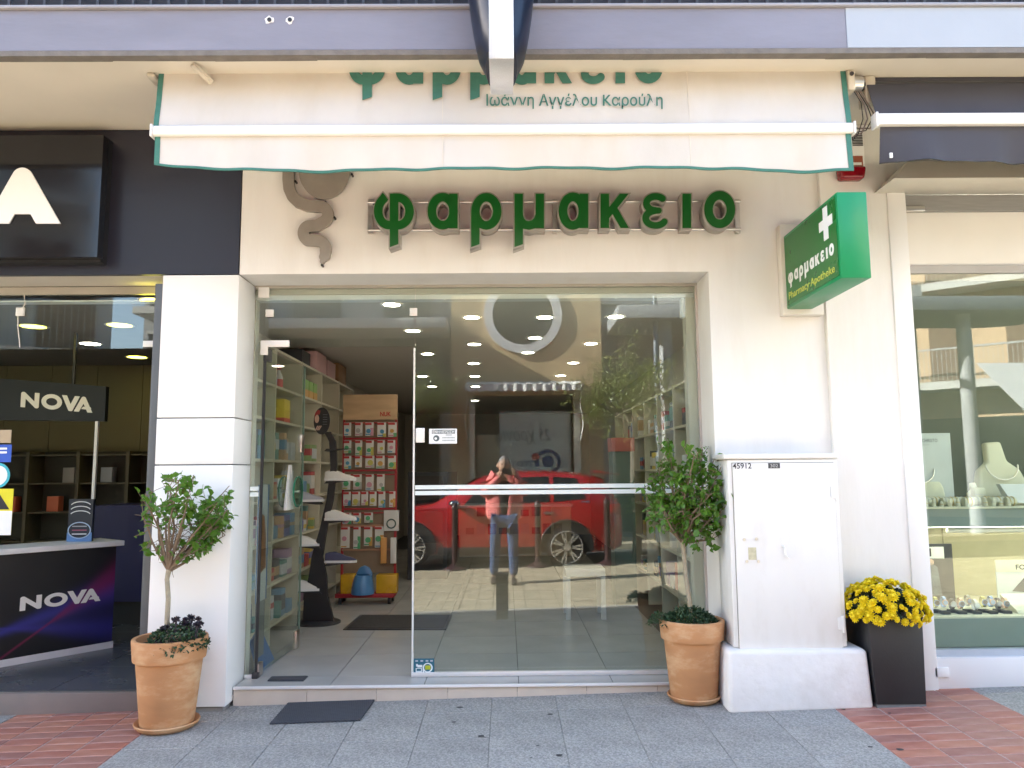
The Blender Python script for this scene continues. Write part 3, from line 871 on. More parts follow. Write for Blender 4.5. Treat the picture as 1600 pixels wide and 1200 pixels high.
# ================================================================ lens-shaped hanging sign under the balcony edge
hs = T('hanging_sign', 'dark lens-shaped double-sided sign with silver edge hanging from the balcony slab', 'sign', (0, -1.45, 3.53))
HZ0, HZ1 = 3.535, 4.75; HY0, HY1 = -1.645, -1.275
x0h, x1h = PY(764, 93, HY0).x, PY(803, 93, HY0).x
mid = (x0h + x1h) / 2; hwid = (x1h - x0h) / 2
ALU = M('ribbed_aluminium', (.70, .70, .70), .38, metal=.7, var=.10, scale=60, stretch=(8, 1, .05))
MB().box(x0h, x1h, HY0, HY1, HZ0, HZ1).build('edge_frame', ALU, hs, bevel=.004)
for s_ in (-1, 1):
    b = MB(); ny, nz = 14, 18; vs = []; fs = []
    for j in range(nz + 1):
        for i in range(ny + 1):
            ty, tz = i / ny, j / nz
            bul = (math.sin(math.pi * min(1, ty)) ** .6) * (.35 + .65 * math.sin(math.pi * tz) ** .8) * (1 if 0 < i < ny else 0)
            if j == 0 or j == nz: bul *= .45
            vs.append((mid + s_ * (hwid + .001 + .115 * bul), HY0 + .004 + (HY1 - HY0 - .01) * ty, HZ0 + .045 + (HZ1 - HZ0 - .09) * tz))
    for j in range(nz):
        for i in range(ny):
            q = j * (ny + 1) + i; fs.append((q, q + 1, q + ny + 2, q + ny + 1))
    fs.append(tuple(range(ny + 1)))
    b.add(vs, fs)
    b.build('sign_face', M('blue_black_gloss', (.004, .008, .022), .32, var=.1, spec=.25), hs, smooth=True)
MB().bar((mid, -1.30, 4.3), (mid, -1.18, 4.3), .05, .05).build('fixing_arm', DARKM, hs)
# ================================================================ pharmacy glazing
gz_ = T('shop_window', 'frameless green-tinted glass shopfront of the pharmacy with white stripes', 'shopfront', (-.2, 0, .16))
def pane(name, x0, x1, z0, z1, y=0.0, th=.01, parent=gz_, m=GLASS):
    return MB().box(x0, x1, y, y + th, z0, z1).build(name, m, parent)
pane('side_pane', -1.732, -1.672, .185, 2.79)
pane('transom_pane', -1.668, -.628, 2.362, 2.79)
fp = pane('fixed_pane', -.622, 1.337, .19, 2.79)
EDGE = M('polished_glass_edge', (.74, .74, .70), .25, var=.03)
MB().box(-.634, -.622, -.004, .014, .165, 2.352).build('pane_edge', EDGE, gz_)
for z0, z1 in ((PY(800, 763.5, -.006).z, PY(800, 757, -.006).z), (PY(800, 772.5, -.006).z, PY(800, 766, -.006).z)):
    MB().box(-.618, 1.333, -.0022, -.0012, z0, z1).build('safety_stripe', M('frosted_film', (.74, .80, .78), .6, var=.02), gz_)
    MB().box(-1.731, -1.673, -.0022, -.0012, z0, z1).build('safety_stripe', MATS['frosted_film'], gz_)
MB().box(-.634, 1.338, -.012, .022, .1605, .189).build('bottom_channel', SATIN, gz_, bevel=.003)
MB().box(-1.732, -1.668, -.012, .022, .1605, .184).build('bottom_channel', SATIN, gz_, bevel=.003)
MB().box(-1.733, 1.3395, -.012, .024, 2.7755, 2.7945).build('top_channel', M('grey_channel', (.40, .38, .33), .5), gz_)
MB().box(1.325, 1.3395, -.012, .024, .19, 2.775).build('side_channel', M('pink_grey_channel', (.52, .47, .44), .5), gz_)
def fit(px0, py0, px1, py1, name='patch_fitting', d=.016, m=SATIN, parent=gz_, y=-.001):
    a, c = PY(px0, py0, y), PY(px1, py1, y)
    return MB().box(a.x, c.x, y - d, y, c.z, a.z).build(name, m, parent, bevel=.002)
fit(640.5, 482, 652, 494); fit(416, 484, 428, 495.5)
fit(404.5, 449.5, 421, 465.5, 'alarm_sensor', .012, WHITE2)
fit(650, 669, 663.5, 691.5, 'lock_keeper')
a, c, d, e = PY(408.5, 532.5, -.001), PY(452.5, 542.5, -.001), PY(408.5, 555, -.001), PY(419, 555, -.001)
MB().prism([(a.x, a.z), (c.x, a.z), (c.x, c.z), (e.x, c.z), (e.x, e.z), (a.x, e.z)], xz, -.018, -.001).build('top_pivot', SATIN, gz_, bevel=.002)
pv = PY(1080, 462, .03)
MB().box(1.235, 1.262, .028, .09, 2.56, 2.70).build('motion_sensor', WHITE2, gz_, bevel=.01, seg=3)
for px in (443, 528, 611, 692, 775, 868, 965, 1058):
    p = PZ(px, 461.5, 2.703)
    MB().disc((p.x, .06, 2.7035), .008, 'z', 10, .004).build('ceiling_stud', WHITE2, gz_)
# the open door leaf
hx, tx, ty = -1.655, -1.618, .90
door = T('glass_door', 'clear glass door leaf swung open into the pharmacy', 'door', (hx, .0, .17))
dv = Vector((tx - hx, ty, 0)).normalized(); dn = Vector((dv.y, -dv.x, 0))
def leaf_box(s0, s1, z0, z1, t0=-.005, t1=.005):
    o = Vector((hx, 0, 0))
    q = [o + dv * s0 + dn * t0, o + dv * s1 + dn * t0, o + dv * s1 + dn * t1, o + dv * s0 + dn * t1]
    return MB().hexa([p + Vector((0, 0, z0)) for p in q], [p + Vector((0, 0, z1)) for p in q])
leaf_box(.0, .9, .18, 2.345).build('pane', GLASS, door)
leaf_box(-.008, .004, .18, 2.345, -.009, .009).build('edge_seal', BLACKP, door)
leaf_box(.896, .906, .18, 2.345, -.006, .006).build('glass_edge', M('green_glass_edge', (.20, .30, .25), .3), door)
leaf_box(.0, .10, 2.27, 2.36, -.014, .014).build('top_patch', DARKM, door, bevel=.003)
leaf_box(.0, .09, .166, .25, -.014, .014).build('bottom_patch', STEEL, door, bevel=.003)
leaf_box(.80, .89, .17, .30, -.014, .014).build('bottom_lock', STEEL, door, bevel=.003)
leaf_box(.82, .895, 1.66, 1.80, -.014, .014).build('lock_case', STEEL, door, bevel=.004)
GRG = M('green_glass_disc', (.03, .22, .14), .12, var=.05)
hc = Vector((hx, 0, 1.36)) + dv * .62
for s_ in (-1, 1):
    b = MB().tube([hc + dn * s_ * .05, hc + dn * s_ * .062], .11, 28); h = b.build('handle_disc', glass('handle_glass', (.75, .9, .84), .07), door)
    b = MB()
    for k in range(28):
        pass
    ring = [hc + dn * s_ * .056 + (dv * math.cos(t * math.pi / 16) + Vector((0, 0, 1)) * math.sin(t * math.pi / 16)) * .112 for t in range(33)]
    b.tube(ring, .006, 6, False); b.build('disc_rim', GRG, h, smooth=True)
MB().tube([hc - dn * .07, hc + dn * .07], .012, 10).build('handle_spindle', STEEL, door, smooth=True)
MB().box(-1.68, -1.64, -.02, .03, .1605, .20).build('floor_pivot', DARKM, gz_, bevel=.004)

# small notices on the glass
def poster(name, label, cat, x0, x1, z0, z1, y, m, th=.0015):
    return tag(MB().box(x0, x1, y - th, y, z0, z1).build(name, m), label, cat)
a, c = PY(670.5, 670, -.003), PY(714, 693, -.003)
PAPER = M('paper_white', (.80, .83, .84), .6, var=.02)
nt_ = T('paper_notice', 'small white camera-surveillance notice taped to the glass', 'notice', (a.x, -.003, c.z))
MB().box(a.x, c.x, -.0045, -.003, c.z, a.z).build('sheet', PAPER, nt_)
w_, h_ = c.x - a.x, a.z - c.z
INK = M('print_grey', (.11, .14, .15), .6)
MB().box(a.x + .1 * w_, c.x - .07 * w_, -.0052, -.0046, a.z - .34 * h_, a.z - .08 * h_).build('heading_band', INK, nt_)
fnn = lambda u, v, w: Vector((u, -.0056, v))
link_mesh('heading', text_mesh('heading', 'ΕΝΗΜΕΡΩΣΗ', 0, fnn, .02, a.x + .13 * w_, c.x - .10 * w_, a.z - .31 * h_, a.z - .11 * h_), nt_, PAPER)
cx_, cz_ = a.x + .26 * w_, c.z + .36 * h_
MB().disc((cx_, -.0049, cz_), .021, 'y', 24, .0006).build('pictogram', INK, nt_)
MB().disc((cx_ - .004, -.0055, cz_ - .002), .009, 'y', 16, .0005).build('pictogram_camera', PAPER, nt_)
for k, (l, r) in enumerate([(.60, .82), (.48, .93), (.48, .93)]):
    z = c.z + (.58 - .18 * k) * h_
    for q in range(9):
        s0 = l + (r - l) * q / 9
        MB().box(a.x + s0 * w_, a.x + (s0 + (r - l) / 9 * .72) * w_, -.0052, -.0046, z - .045 * h_, z + .035 * h_).build('text_line', M('print_mid', (.34, .38, .40), .6), nt_)
a, c = PY(646.5, 1029, -.003), PY(678.5, 1053.5, -.003)
st_ = T('card_sticker', 'teal bank card sticker with white hand at the foot of the glass', 'sticker', (a.x, -.003, c.z))
w_, h_ = c.x - a.x, a.z - c.z
MB().box(a.x, c.x, -.0042, -.003, c.z, a.z).build('sheet', M('sticker_teal', (.012, .125, .19), .4), st_)
STW = M('sticker_white', (.75, .82, .84), .45)
def on_st(u, v): return (a.x + u * w_, c.z + v * h_)
fst = lambda d: (lambda u, v, w: Vector((*on_st(u, v)[:1], -.0042 - d - w, on_st(u, v)[1])))
ring_ = stroke(arc((.68, .42), .21, .27, 180, 530) + [(.47, .14)], .035)
link_mesh('ring', flat_mesh('ring', contour(ring_, .35, 1.0, 0, .85, .012), .0005, fst(0)), st_, STW)
b = MB()
for (u0, u1, v0, v1) in [(.10, .40, .12, .22), (.10, .14, .22, .38), (.36, .40, .22, .38), (.10, .40, .36, .40), (.18, .42, .44, .60), (.12, .20, .50, .66)]:
    p, q = on_st(u0, v0), on_st(u1, v1); b.box(p[0], q[0], -.0048, -.0043, p[1], q[1])
b.build('hand_and_card', STW, st_)
p, q = on_st(.56, .30), on_st(.82, .56)
MB().box(p[0], q[0], -.0049, -.0043, p[1], q[1]).build('yellow_patch', M('sticker_yellow', (.50, .55, .03), .5), st_)
for u in (.08, .33, .58, .80):
    p, q = on_st(u, .80), on_st(u + .13, .90)
    MB().box(p[0], q[0], -.0048, -.0043, p[1], q[1]).build('small_mark', M('sticker_mark', (.45, .50, .55), .5), st_)

# ================================================================ mats
def ground_at(px, py):
    p = PZ(px, py, .06)
    for _ in range(8): p = PZ(px, py, G(p.x, p.y))
    return p
q = [ground_at(421, 1133), ground_at(563, 1127.5), ground_at(587, 1094), ground_at(450, 1100)]
RUB = M('rubber_mat', (.045, .05, .062), .75, var=.15, scale=20, bump=.3, bscale=150)
mat_ = T('door_mat', 'dark rubber door mat with scalloped edges on the pavement', 'mat', tuple((q[0] + q[2]) / 2))
def bil(u, v): return q[0] * (1 - u) * (1 - v) + q[1] * u * (1 - v) + q[2] * u * v + q[3] * (1 - u) * v
n = 26; edge = []
for k in range(n * 2):
    u = k / (n * 2); edge.append(bil(u, .012 * (k % 2)))
for k in range(n): edge.append(bil(1 - .008 * (k % 2), k / n))
for k in range(n * 2): edge.append(bil(1 - k / (n * 2), 1 - .012 * (k % 2)))
for k in range(n): edge.append(bil(.008 * (k % 2), 1 - k / n))
b = MB(); m_ = len(edge)
lift = lambda p, d: Vector((p.x, p.y, G(p.x, p.y) + d))
b.add([lift(p, .003) for p in edge] + [lift(p, .012) for p in edge], [tuple(range(m_ - 1, -1, -1)), tuple(range(m_, 2 * m_))] + [(i, (i + 1) % m_, m_ + (i + 1) % m_, m_ + i) for i in range(m_)])
b.build('base', RUB, mat_)
rows = MB()
for j in range(14):
    for i in range(44):
        u, v = .03 + .94 * (i + (j % 2) * .5) / 44.5, .04 + .92 * (j + .5) / 14
        p = bil(u, v); r = .0045
        z = G(p.x, p.y) + .012
        rows.add([(p.x - r, p.y, z), (p.x, p.y - r, z), (p.x + r, p.y, z), (p.x, p.y + r, z), (p.x, p.y, z + .003)], [(0, 1, 4), (1, 2, 4), (2, 3, 4), (3, 0, 4)])
tag(rows.build('stud_field', RUB, mat_), kind='stuff')
fl = lambda px, py: PZ(px, py, SF + .004)
def floor_mat(name, label, pts, m, z=SF, border=None):
    o = T(name, label, 'mat', tuple(sum((p for p in pts), Vector()) / 4))
    c = sum(pts, Vector()) / 4
    b = MB().hexa([Vector((p.x, p.y, z + .001)) for p in pts], [Vector((p.x, p.y, z + .008)) for p in pts]); b.build('border', border or m, o)
    b = MB().hexa([Vector(((p.x - c.x) * .94 + c.x, (p.y - c.y) * .9 + c.y, z + .0085)) for p in pts], [Vector(((p.x - c.x) * .94 + c.x, (p.y - c.y) * .9 + c.y, z + .011)) for p in pts]); b.build('pile', m, o)
    return o
PILE = M('mat_pile', (.055, .05, .048), .95, var=.2, scale=60, bump=.4, bscale=250)
floor_mat('entrance_mat', 'brown pile mat with dark border on the pharmacy floor', [fl(536, 984), fl(697, 984), fl(707, 961), fl(563, 961)], PILE, border=BLACKP)
floor_mat('threshold_pad', 'small black pad beside the pharmacy door pivot', [fl(418, 1064), fl(474, 1064), fl(481, 1057), fl(424, 1058)], RUB)

# ================================================================ plants
LEAFG = [leafM('leaf_%d' % i, c) for i, c in enumerate([(.085, .20, .02), (.15, .29, .028), (.05, .125, .024), (.38, .39, .04), (.30, .20, .055)])]
BARK = M('pale_bark', (.36, .31, .22), .85, var=.2, scale=30, bump=.4, bscale=90)
TWIG = M('twig_bark', (.21, .15, .10), .85, var=.2, scale=40)
def add_leaf(b, p, d, n, L, W):
    d = d.normalized(); s = d.cross(n)
    if s.length < 1e-4: s = d.cross(Vector((1, 0, 0)))
    s.normalize(); n = s.cross(d).normalized()
    cup = random.uniform(.1, .35) * W
    b.add([p, p + d * L * .35 + s * W * .5 + n * cup, p + d * L * .7 + s * W * .4 + n * cup - n * L * .06, p + d * L - n * L * .12, p + d * L * .7 - s * W * .4 + n * cup - n * L * .06, p + d * L * .35 - s * W * .5 + n * cup, p + d * L * .5],
          [(0, 1, 6), (1, 2, 6), (2, 3, 6), (3, 4, 6), (4, 5, 6), (5, 0, 6)])
def rv(s=1.0):
    while True:
        v = Vector((random.uniform(-1, 1), random.uniform(-1, 1), random.uniform(-1, 1)))
        if .05 < v.length < 1: return v.normalized() * s
TERRA = M('terracotta', (.50, .245, .105), .75, var=.14, scale=3.5, bump=.12, bscale=50, stain=.85, stain_col=(.66, .48, .29), stain_scale=3.4, stretch=(1, 1, 2.4))
SOIL = M('potting_soil', (.07, .05, .035), .95, var=.4, scale=60, bump=.6, bscale=80)
def pot(parent, c, rb, rt, h, rs):
    z0 = .018
    rim = h * .25
    rr = rb + (rt - rb) * .9
    prof = [(0.001, z0), (rb, z0), (rb + .004, z0 + .01), (rr - .02, h - rim), (rr - .004, h - rim + .004), (rr - .002, h - rim + .014), (rt, h - .012), (rt - .003, h - .003), (rt - .012, h), (rt - .024, h - .004), (rt - .030, h - .05), (rt - .032, h - .07)]
    MB().lathe(prof, c, 48).build('pot', TERRA, parent, smooth=True)
    MB().lathe([(0.001, h - .045), (rt - .027, h - .045)], c, 40).build('soil', SOIL, parent)
    MB().lathe([(0.001, .002), (rs - .03, .002), (rs - .008, .02), (rs, .034), (rs - .004, .04), (rs - .014, .036), (rs - .032, .014), (0.001, .012)], c, 48).build('saucer', TERRA, parent, smooth=True)
def branchy(parent, tr_pts, tr_r, fork, tips, twigs_per, leaf_fn, twig_r=.004):
    MB().tube(tr_pts, tr_r, 10).build('trunk', BARK, parent, smooth=True)
    b = MB(); anchors = []
    for tip in tips:
        mid = fork.lerp(tip, .45) + rv(.03) + Vector((0, 0, .02))
        pts = [fork, fork.lerp(mid, .5) + rv(.008), mid, mid.lerp(tip, .5) + rv(.012), tip]
        b.tube(pts, [.009, .0075, .006, .0042, .0022], 6)
        for k in range(twigs_per):
            t = random.uniform(.3, 1)
            o = mid.lerp(tip, t) if random.random() < .7 else fork.lerp(mid, random.uniform(.5, 1))
            e = o + rv(random.uniform(.05, .13)) + Vector((0, 0, .025))
            b.tube([o, o.lerp(e, .5) + rv(.01), e], [.0028, .002, .0011], 5)
            anchors.append((o, e))
    b.build('branches', TWIG, parent, smooth=True)
    lb = MB()
    for o, e in anchors: leaf_fn(lb, o, e)
    cr = lb.build('crown', LEAFG, parent)
    return cr
# --- left tree
PL = Vector((PY(262, 1120, -.54).x, -.545, 0)); PL.z = G(PL.x, PL.y)
tl = T('potted_tree', 'thin half-bare yellowing tree in terracotta pot by the white pillar', 'potted tree', tuple(PL))
pot(tl, PL, .145, .212, .515, .182)
Y = PL.y
tp = [PY(262, 1010, Y), PY(261, 970, Y), PY(263, 935, Y), PY(261, 905, Y), PY(264, 890, Y)]
fork = PY(264, 893, Y)
def spread(pts, dy=.2):
    return [PY(px, py, Y) + Vector((0, random.uniform(-dy, dy), 0)) for px, py in pts]
tips = spread([(240, 770), (228, 800), (250, 760), (275, 755), (300, 750), (322, 742), (340, 760), (355, 775), (362, 795), (345, 815), (335, 840), (310, 860), (315, 800), (295, 790), (280, 810), (330, 790), (318, 770), (245, 840), (232, 862), (270, 830), (348, 795), (305, 825), (325, 825), (235, 780)])
def lf_left(lb, o, e):
    p = CAM_ROT.transposed() @ (e - CAM_POS); px = 800 + 1200 * p.x / -p.z; py = 600 - 1200 * p.y / -p.z
    left = px < 278
    bare = (230 < px < 300 and py > 808)
    n = 0 if bare and random.random() < .8 else (3 if left else 5)
    for k in range(n):
        q = o.lerp(e, random.uniform(.3, 1.05))
        lb.cm = (random.choice([3, 3, 1, 1, 4]) if left else random.choice([0, 0, 1, 1, 2, 3 if px < 310 else 0]))
        L = random.choice([.026, .034, .042, .05, .06]) * random.uniform(.85, 1.15)
        add_leaf(lb, q, rv() + Vector((.1, 0, -.15)), rv() + Vector((0, -.3, 1)), L, L * .62)
random.seed(11)
branchy(tl, tp, [.0175, .015, .0145, .0135, .016], fork, tips, 11, lf_left)
def groundcover(parent, c, r, h, n, mats, L, overhang=0.0, name='underplanting', bias=None):
    b = MB()
    for k in range(n):
        t = random.uniform(0, 2 * math.pi); q = math.sqrt(random.random())
        x = c[0] + (r + overhang) * q * math.cos(t); y = c[1] + (r + overhang) * q * math.sin(t)
        hh = h * (1 - q ** 2.5) * random.uniform(.35, 1)
        if bias: hh *= max(.15, bias(x, y))
        z = c[2] + hh - (overhang * 1.1 * max(0, (q * (r + overhang) - r) / max(overhang, 1e-3)) if overhang else 0)
        b.cm = random.randrange(len(mats))
        l = L * random.uniform(.7, 1.3)
        add_leaf(b, Vector((x, y, z)), rv() + Vector((math.cos(t) * q, math.sin(t) * q, .2)), rv() + Vector((0, 0, 1)), l, l * .55)
    return b.build(name, mats, parent)
GC = [M('cover_%d' % i, c, .55, var=.2, scale=40) for i, c in enumerate([(.022, .055, .016), (.045, .10, .022), (.016, .032, .016)])]
PURP = [M('rosette_%d' % i, c, .5, var=.2, scale=40) for i, c in enumerate([(.038, .028, .04), (.055, .05, .05), (.03, .05, .02)])]
tz = PL.z + .475
groundcover(tl, (PL.x + .055, PL.y - .03, tz + .028), .13, .085, 900, GC, .022, .045)
b = MB()
for k in range(26):
    p = Vector((PL.x + random.uniform(-.06, .21), PL.y + random.uniform(-.10, .12), tz + random.uniform(.05, .17)))
    if p.x < PL.x + .02: p.z -= .07
    b.cm = 2; b.tube([Vector((p.x - .02, p.y, tz - .02)), p], [.003, .0035], 5)
    for j in range(26):
        b.cm = random.choice([0, 0, 1]); d = rv() + Vector((0, 0, .5)); add_leaf(b, p, d, rv(), .024, .011)
b.build('rosettes', PURP, tl)
# --- right tree
PR = Vector((PY(1084, 1085, -.385).x, -.392, 0)); PR.z = G(PR.x, PR.y)
tr_ = T('potted_tree', 'dense dark green tree in terracotta pot beside the white cabinet', 'potted tree', tuple(PR))
pot(tr_, PR, .137, .198, .485, .162)
Y = PR.y
random.seed(5)
tp = [PY(1080, 985, Y), PY(1078, 945, Y), PY(1072, 905, Y), PY(1069, 870, Y), PY(1066, 842, Y)]
fork = PY(1066, 848, Y)
tips = spread([(1012, 772), (1022, 745), (1010, 795), (1035, 725), (1050, 710), (1052, 697), (1075, 712), (1095, 708), (1107, 700), (1122, 712), (1138, 735), (1146, 760), (1132, 778), (1120, 800), (1108, 820), (1118, 842), (1095, 790), (1080, 765), (1060, 755), (1045, 775), (1085, 735), (1110, 750), (1065, 735), (1030, 790), (1128, 758), (1060, 790), (1100, 770), (1075, 800), (1040, 750), (1120, 730)], .17)
def lf_right(lb, o, e):
    for k in range(6):
        q = o.lerp(e, random.uniform(.3, 1.1)); lb.cm = random.choice([0, 0, 2, 2, 1, 0])
        L = random.choice([.022, .03, .036, .044, .052]) * random.uniform(.85, 1.15)
        add_leaf(lb, q, rv() + Vector((0, 0, -.2)), rv() + Vector((0, -.3, 1)), L, L * .66)
branchy(tr_, tp, [.016, .0145, .0135, .013, .015], fork, tips, 11, lf_right)
groundcover(tr_, (PR.x - .01, PR.y, PR.z + .468), .155, .085, 1700, GC, .02, .0)
b = MB()
groundcover(tr_, (PR.x - .19, PR.y - .02, PR.z + .465), .06, .06, 300, GC, .02, .02, 'trailing_clump')

# --- planter of chrysanthemums
P0 = ground_at(1382, 1107); P1 = ground_at(1447, 1103)
bx0, bx1 = P0.x - .035, P1.x
by0 = (P0.y + P1.y) / 2; zc = G((bx0 + bx1) / 2, by0 + .15)
PLB = M('black_planter', (.016, .016, .018), .5, var=.15, scale=5, bump=.08, bscale=80, stain=.2, stain_col=(.05, .05, .05))
pl = T('planter', 'tall black square planter full of yellow chrysanthemums', 'planter', ((bx0 + bx1) / 2, by0 + .15, zc))
hz = .535; dpt = .30; fl_ = .028
cxp = (bx0 + bx1) / 2; cyp = by0 + dpt / 2; hw0 = (bx1 - bx0) / 2
q0 = [(cxp - hw0, by0), (cxp + hw0, by0), (cxp + hw0, by0 + dpt), (cxp - hw0, by0 + dpt)]
q1 = [(cxp + (x - cxp) * 1.14 - .02, cyp + (y - cyp) * 1.12) for x, y in q0]
q2 = [(cxp + (x - cxp) * 1.02 - .02, cyp + (y - cyp) * 1.0) for x, y in q0]
b = MB()
v = [(x, y, zc + .012) for x, y in q0] + [(x, y, zc + hz) for x, y in q1] + [(x, y, zc + hz) for x, y in q2] + [(x, y, zc + hz - .05) for x, y in q2]
b.add(v, [(3, 2, 1, 0)] + [(i, (i + 1) % 4, 4 + (i + 1) % 4, 4 + i) for i in range(4)] + [(4 + i, 4 + (i + 1) % 4, 8 + (i + 1) % 4, 8 + i) for i in range(4)] + [(8 + i, 8 + (i + 1) % 4, 12 + (i + 1) % 4, 12 + i) for i in range(4)] + [(12, 13, 14, 15)])
b.build('box', PLB, pl, bevel=.006)
MB().hexa([(x, y, G(x, y) - .002) for x, y in q0], [(cxp + (x - cxp) * .97, cyp + (y - cyp) * .97, zc + .014) for x, y in q0]).build('foot', M('planter_foot', (.12, .12, .12), .7), pl)
FOL = [M('mum_leaf_%d' % i, c, .6, var=.2) for i, c in enumerate([(.016, .035, .014), (.03, .06, .02)])]
fc = Vector((cxp - .015, cyp - .01, zc + hz - .02))
b = MB()
for k in range(900):
    d = rv(); d.z = abs(d.z)
    p = fc + Vector((d.x * .225, d.y * .21, d.z * .16 - .02)) * random.uniform(.55, .97)
    b.cm = random.randrange(2); add_leaf(b, p, rv() + d, rv() + d, .04, .022)
b.build('foliage', FOL, pl)
YEL = leafM('yellow_petals', (.88, .66, .010), .2, .6)
fb = MB(); n = 12
for ring, (r, z, dr) in enumerate([(.030, .006, 0), (.023, .013, .26), (.014, .018, .1)]):
    for k in range(n - ring * 3):
        t = 2 * math.pi * k / (n - ring * 3) + dr
        u = Vector((math.cos(t), math.sin(t), 0)); s = Vector((-u.y, u.x, 0)); zz = Vector((0, 0, 1))
        fb.add([u * .002 + zz * (z - .008), u * r * .6 + s * r * .24 + zz * z, u * r + zz * (z - .004), u * r * .6 - s * r * .24 + zz * z], [(0, 1, 2), (0, 2, 3)])
fb.ball((0, 0, .012), .011, 5)
fme = fb.mesh('flower'); fme.materials.append(YEL)
random.seed(21)
pts = []
tries = 0
while len(pts) < 150 and tries < 9000:
    tries += 1
    d = rv()
    if d.z < -.12: continue
    if d.y > .75: continue
    p = fc + Vector((d.x * .245, d.y * .225, d.z * .185 - .01))
    p += rv(.012)
    if all((p - q_).length > .026 for q_ in pts):
        pts.append(p)
        o = bpy.data.objects.new('flower', fme); COL.objects.link(o); o.parent = pl
        o.location = p - WOFF[pl]
        nrm = (d + rv(.3)).normalized()
        o.rotation_euler = nrm.to_track_quat('Z', 'Y').to_euler()
        s_ = random.choice([.55, .75, .9, 1.0, 1.1, 1.2]) * random.uniform(.9, 1.1); o.scale = (s_, s_, s_)
o = bpy.data.objects.new('flower', fme); COL.objects.link(o); o.parent = pl
o.location = Vector((cxp - .02, by0 - .035, zc + hz - .03)) - WOFF[pl]; o.rotation_euler = (R_(70), 0, 0); o.scale = (.8, .8, .8)

# ================================================================ utility cabinet
CABW = M('cabinet_paint', (.74, .735, .72), .5, var=.03, scale=4, bump=.12, bscale=9, stain=.38, stain_col=(.57, .53, .46), stain_scale=3.0, stretch=(1.6, 1.6, .6))
CY = -.585
a = PY(1131, 718, CY); c = PY(1310, 718, CY); bl = PY(1155, 1012, CY); br = PY(1322, 1012, CY)
X0, X1 = (a.x + bl.x) / 2 - .005, (c.x + br.x) / 2
ZB, ZT = bl.z, a.z
uc = T('utility_cabinet', 'white painted metal utility cabinet numbered 45912 on a plastered base', 'cabinet', ((X0 + X1) / 2, -.45, G(1.7, -.5)))
MB().box(X0, X1, CY, WY - .002, ZB, ZT - .002).build('body', CABW, uc, bevel=.006)
MB().box(X0 - .022, X1 + .006, CY - .012, WY - .001, ZT, ZT + .034).build('cap', CABW, uc, bevel=.010, seg=3)
b0, b1 = PY(1140, 1106, -.62), PY(1350, 1104, -.62)
b = MB()
gx_ = lambda x, y: G(x, y) - .02
bx_0, bx_1 = X0 - .05, X1 + .105
b.hexa([(bx_0 - .01, -.645, gx_(bx_0, -.6)), (bx_1 + .01, -.645, gx_(bx_1, -.6)), (bx_1 + .01, WY - .037, gx_(bx_1, -.3)), (bx_0 - .01, WY - .037, gx_(bx_0, -.3))], [(bx_0, -.64, ZB - .004), (bx_1 - .01, -.64, ZB - .004), (bx_1 - .01, WY - .037, ZB - .004), (bx_0, WY - .037, ZB - .004)])
b.build('plaster_base', M('rough_plaster', (.74, .725, .71), .85, var=.06, scale=4, bump=.8, bscale=11, stain=.5, stain_col=(.52, .48, .44), stain_scale=3.4), uc, bevel=.03, seg=4)
d0 = PY(1142, 724, CY - .012); d1 = PY(1303, 1008, CY - .012)
dz0, dz1 = PY(1160, 1017, CY - .012).z, d0.z
dr = MB().box(d0.x + .01, X1 - .028, CY - .014, CY - .001, dz0, dz1).build('door', CABW, uc, bevel=.004)
MB().box(d0.x + .006, X1 - .024, CY - .0022, CY - .0004, dz0 - .004, dz1 + .004).build('door_gap', M('gap_dark', (.30, .285, .26), .9), uc)
for py in (770, 975):
    zc_ = PY(1300, py, CY).z
    MB().tube([(X1 - .022, CY - .012, zc_ - .05), (X1 - .022, CY - .012, zc_ + .05)], .008, 8).build('hinge', CABW, dr, smooth=True)
    MB().box(X1 - .055, X1 - .026, CY - .018, CY - .0145, zc_ - .03, zc_ + .04).build('hinge_plate', CABW, dr)
for px, py in ((1163, 843), (1182, 842), (1167, 877), (1185, 877)):
    p = PY(px, py, CY - .016); MB().disc(p, .009, 'y', 10, .008).build('screw', STEEL, dr)
p = PY(1175.5, 865, CY - .0145); MB().box(p.x - .024, p.x + .024, CY - .0155, CY - .0142, p.z - .036, p.z + .036).build('glue_patch', M('old_glue', (.55, .52, .36), .9, var=.2, scale=40), dr)
p = PY(1226, 862, CY - .016)
MB().tube([p + Vector((-.015, 0, .035)), p + Vector((-.002, -.012, .03)), p + Vector((.0, -.012, -.02)), p + Vector((.018, -.012, -.035))], .006, 8).build('latch', CABW, dr, smooth=True)
fd = lambda u, v, w: Vector((u, CY - .0152, v))
n0, n1 = PY(1145, 732.5, CY - .015), PY(1174, 723.5, CY - .015)
BLK = M('marker_black', (.012, .012, .02), .6)
link_mesh('number', text_mesh('number', '45912', 0, fd, .012, n0.x, n1.x, n0.z, n1.z), dr, BLK)
n0, n1 = PY(1200.5, 732, CY - .015), PY(1218.5, 723.5, CY - .015)
MB().box(n0.x, n1.x, CY - .0156, CY - .0142, n0.z, n1.z).build('tag_plate', M('tag_grey', (.05, .05, .055), .6), dr)
link_mesh('tag_number', text_mesh('tag_number', '302', 0, lambda u, v, w: Vector((u, CY - .0162, v)), .01, n0.x + .012, n1.x - .012, n0.z + .006, n1.z - .006), dr, M('tag_print', (.4, .4, .4), .6))
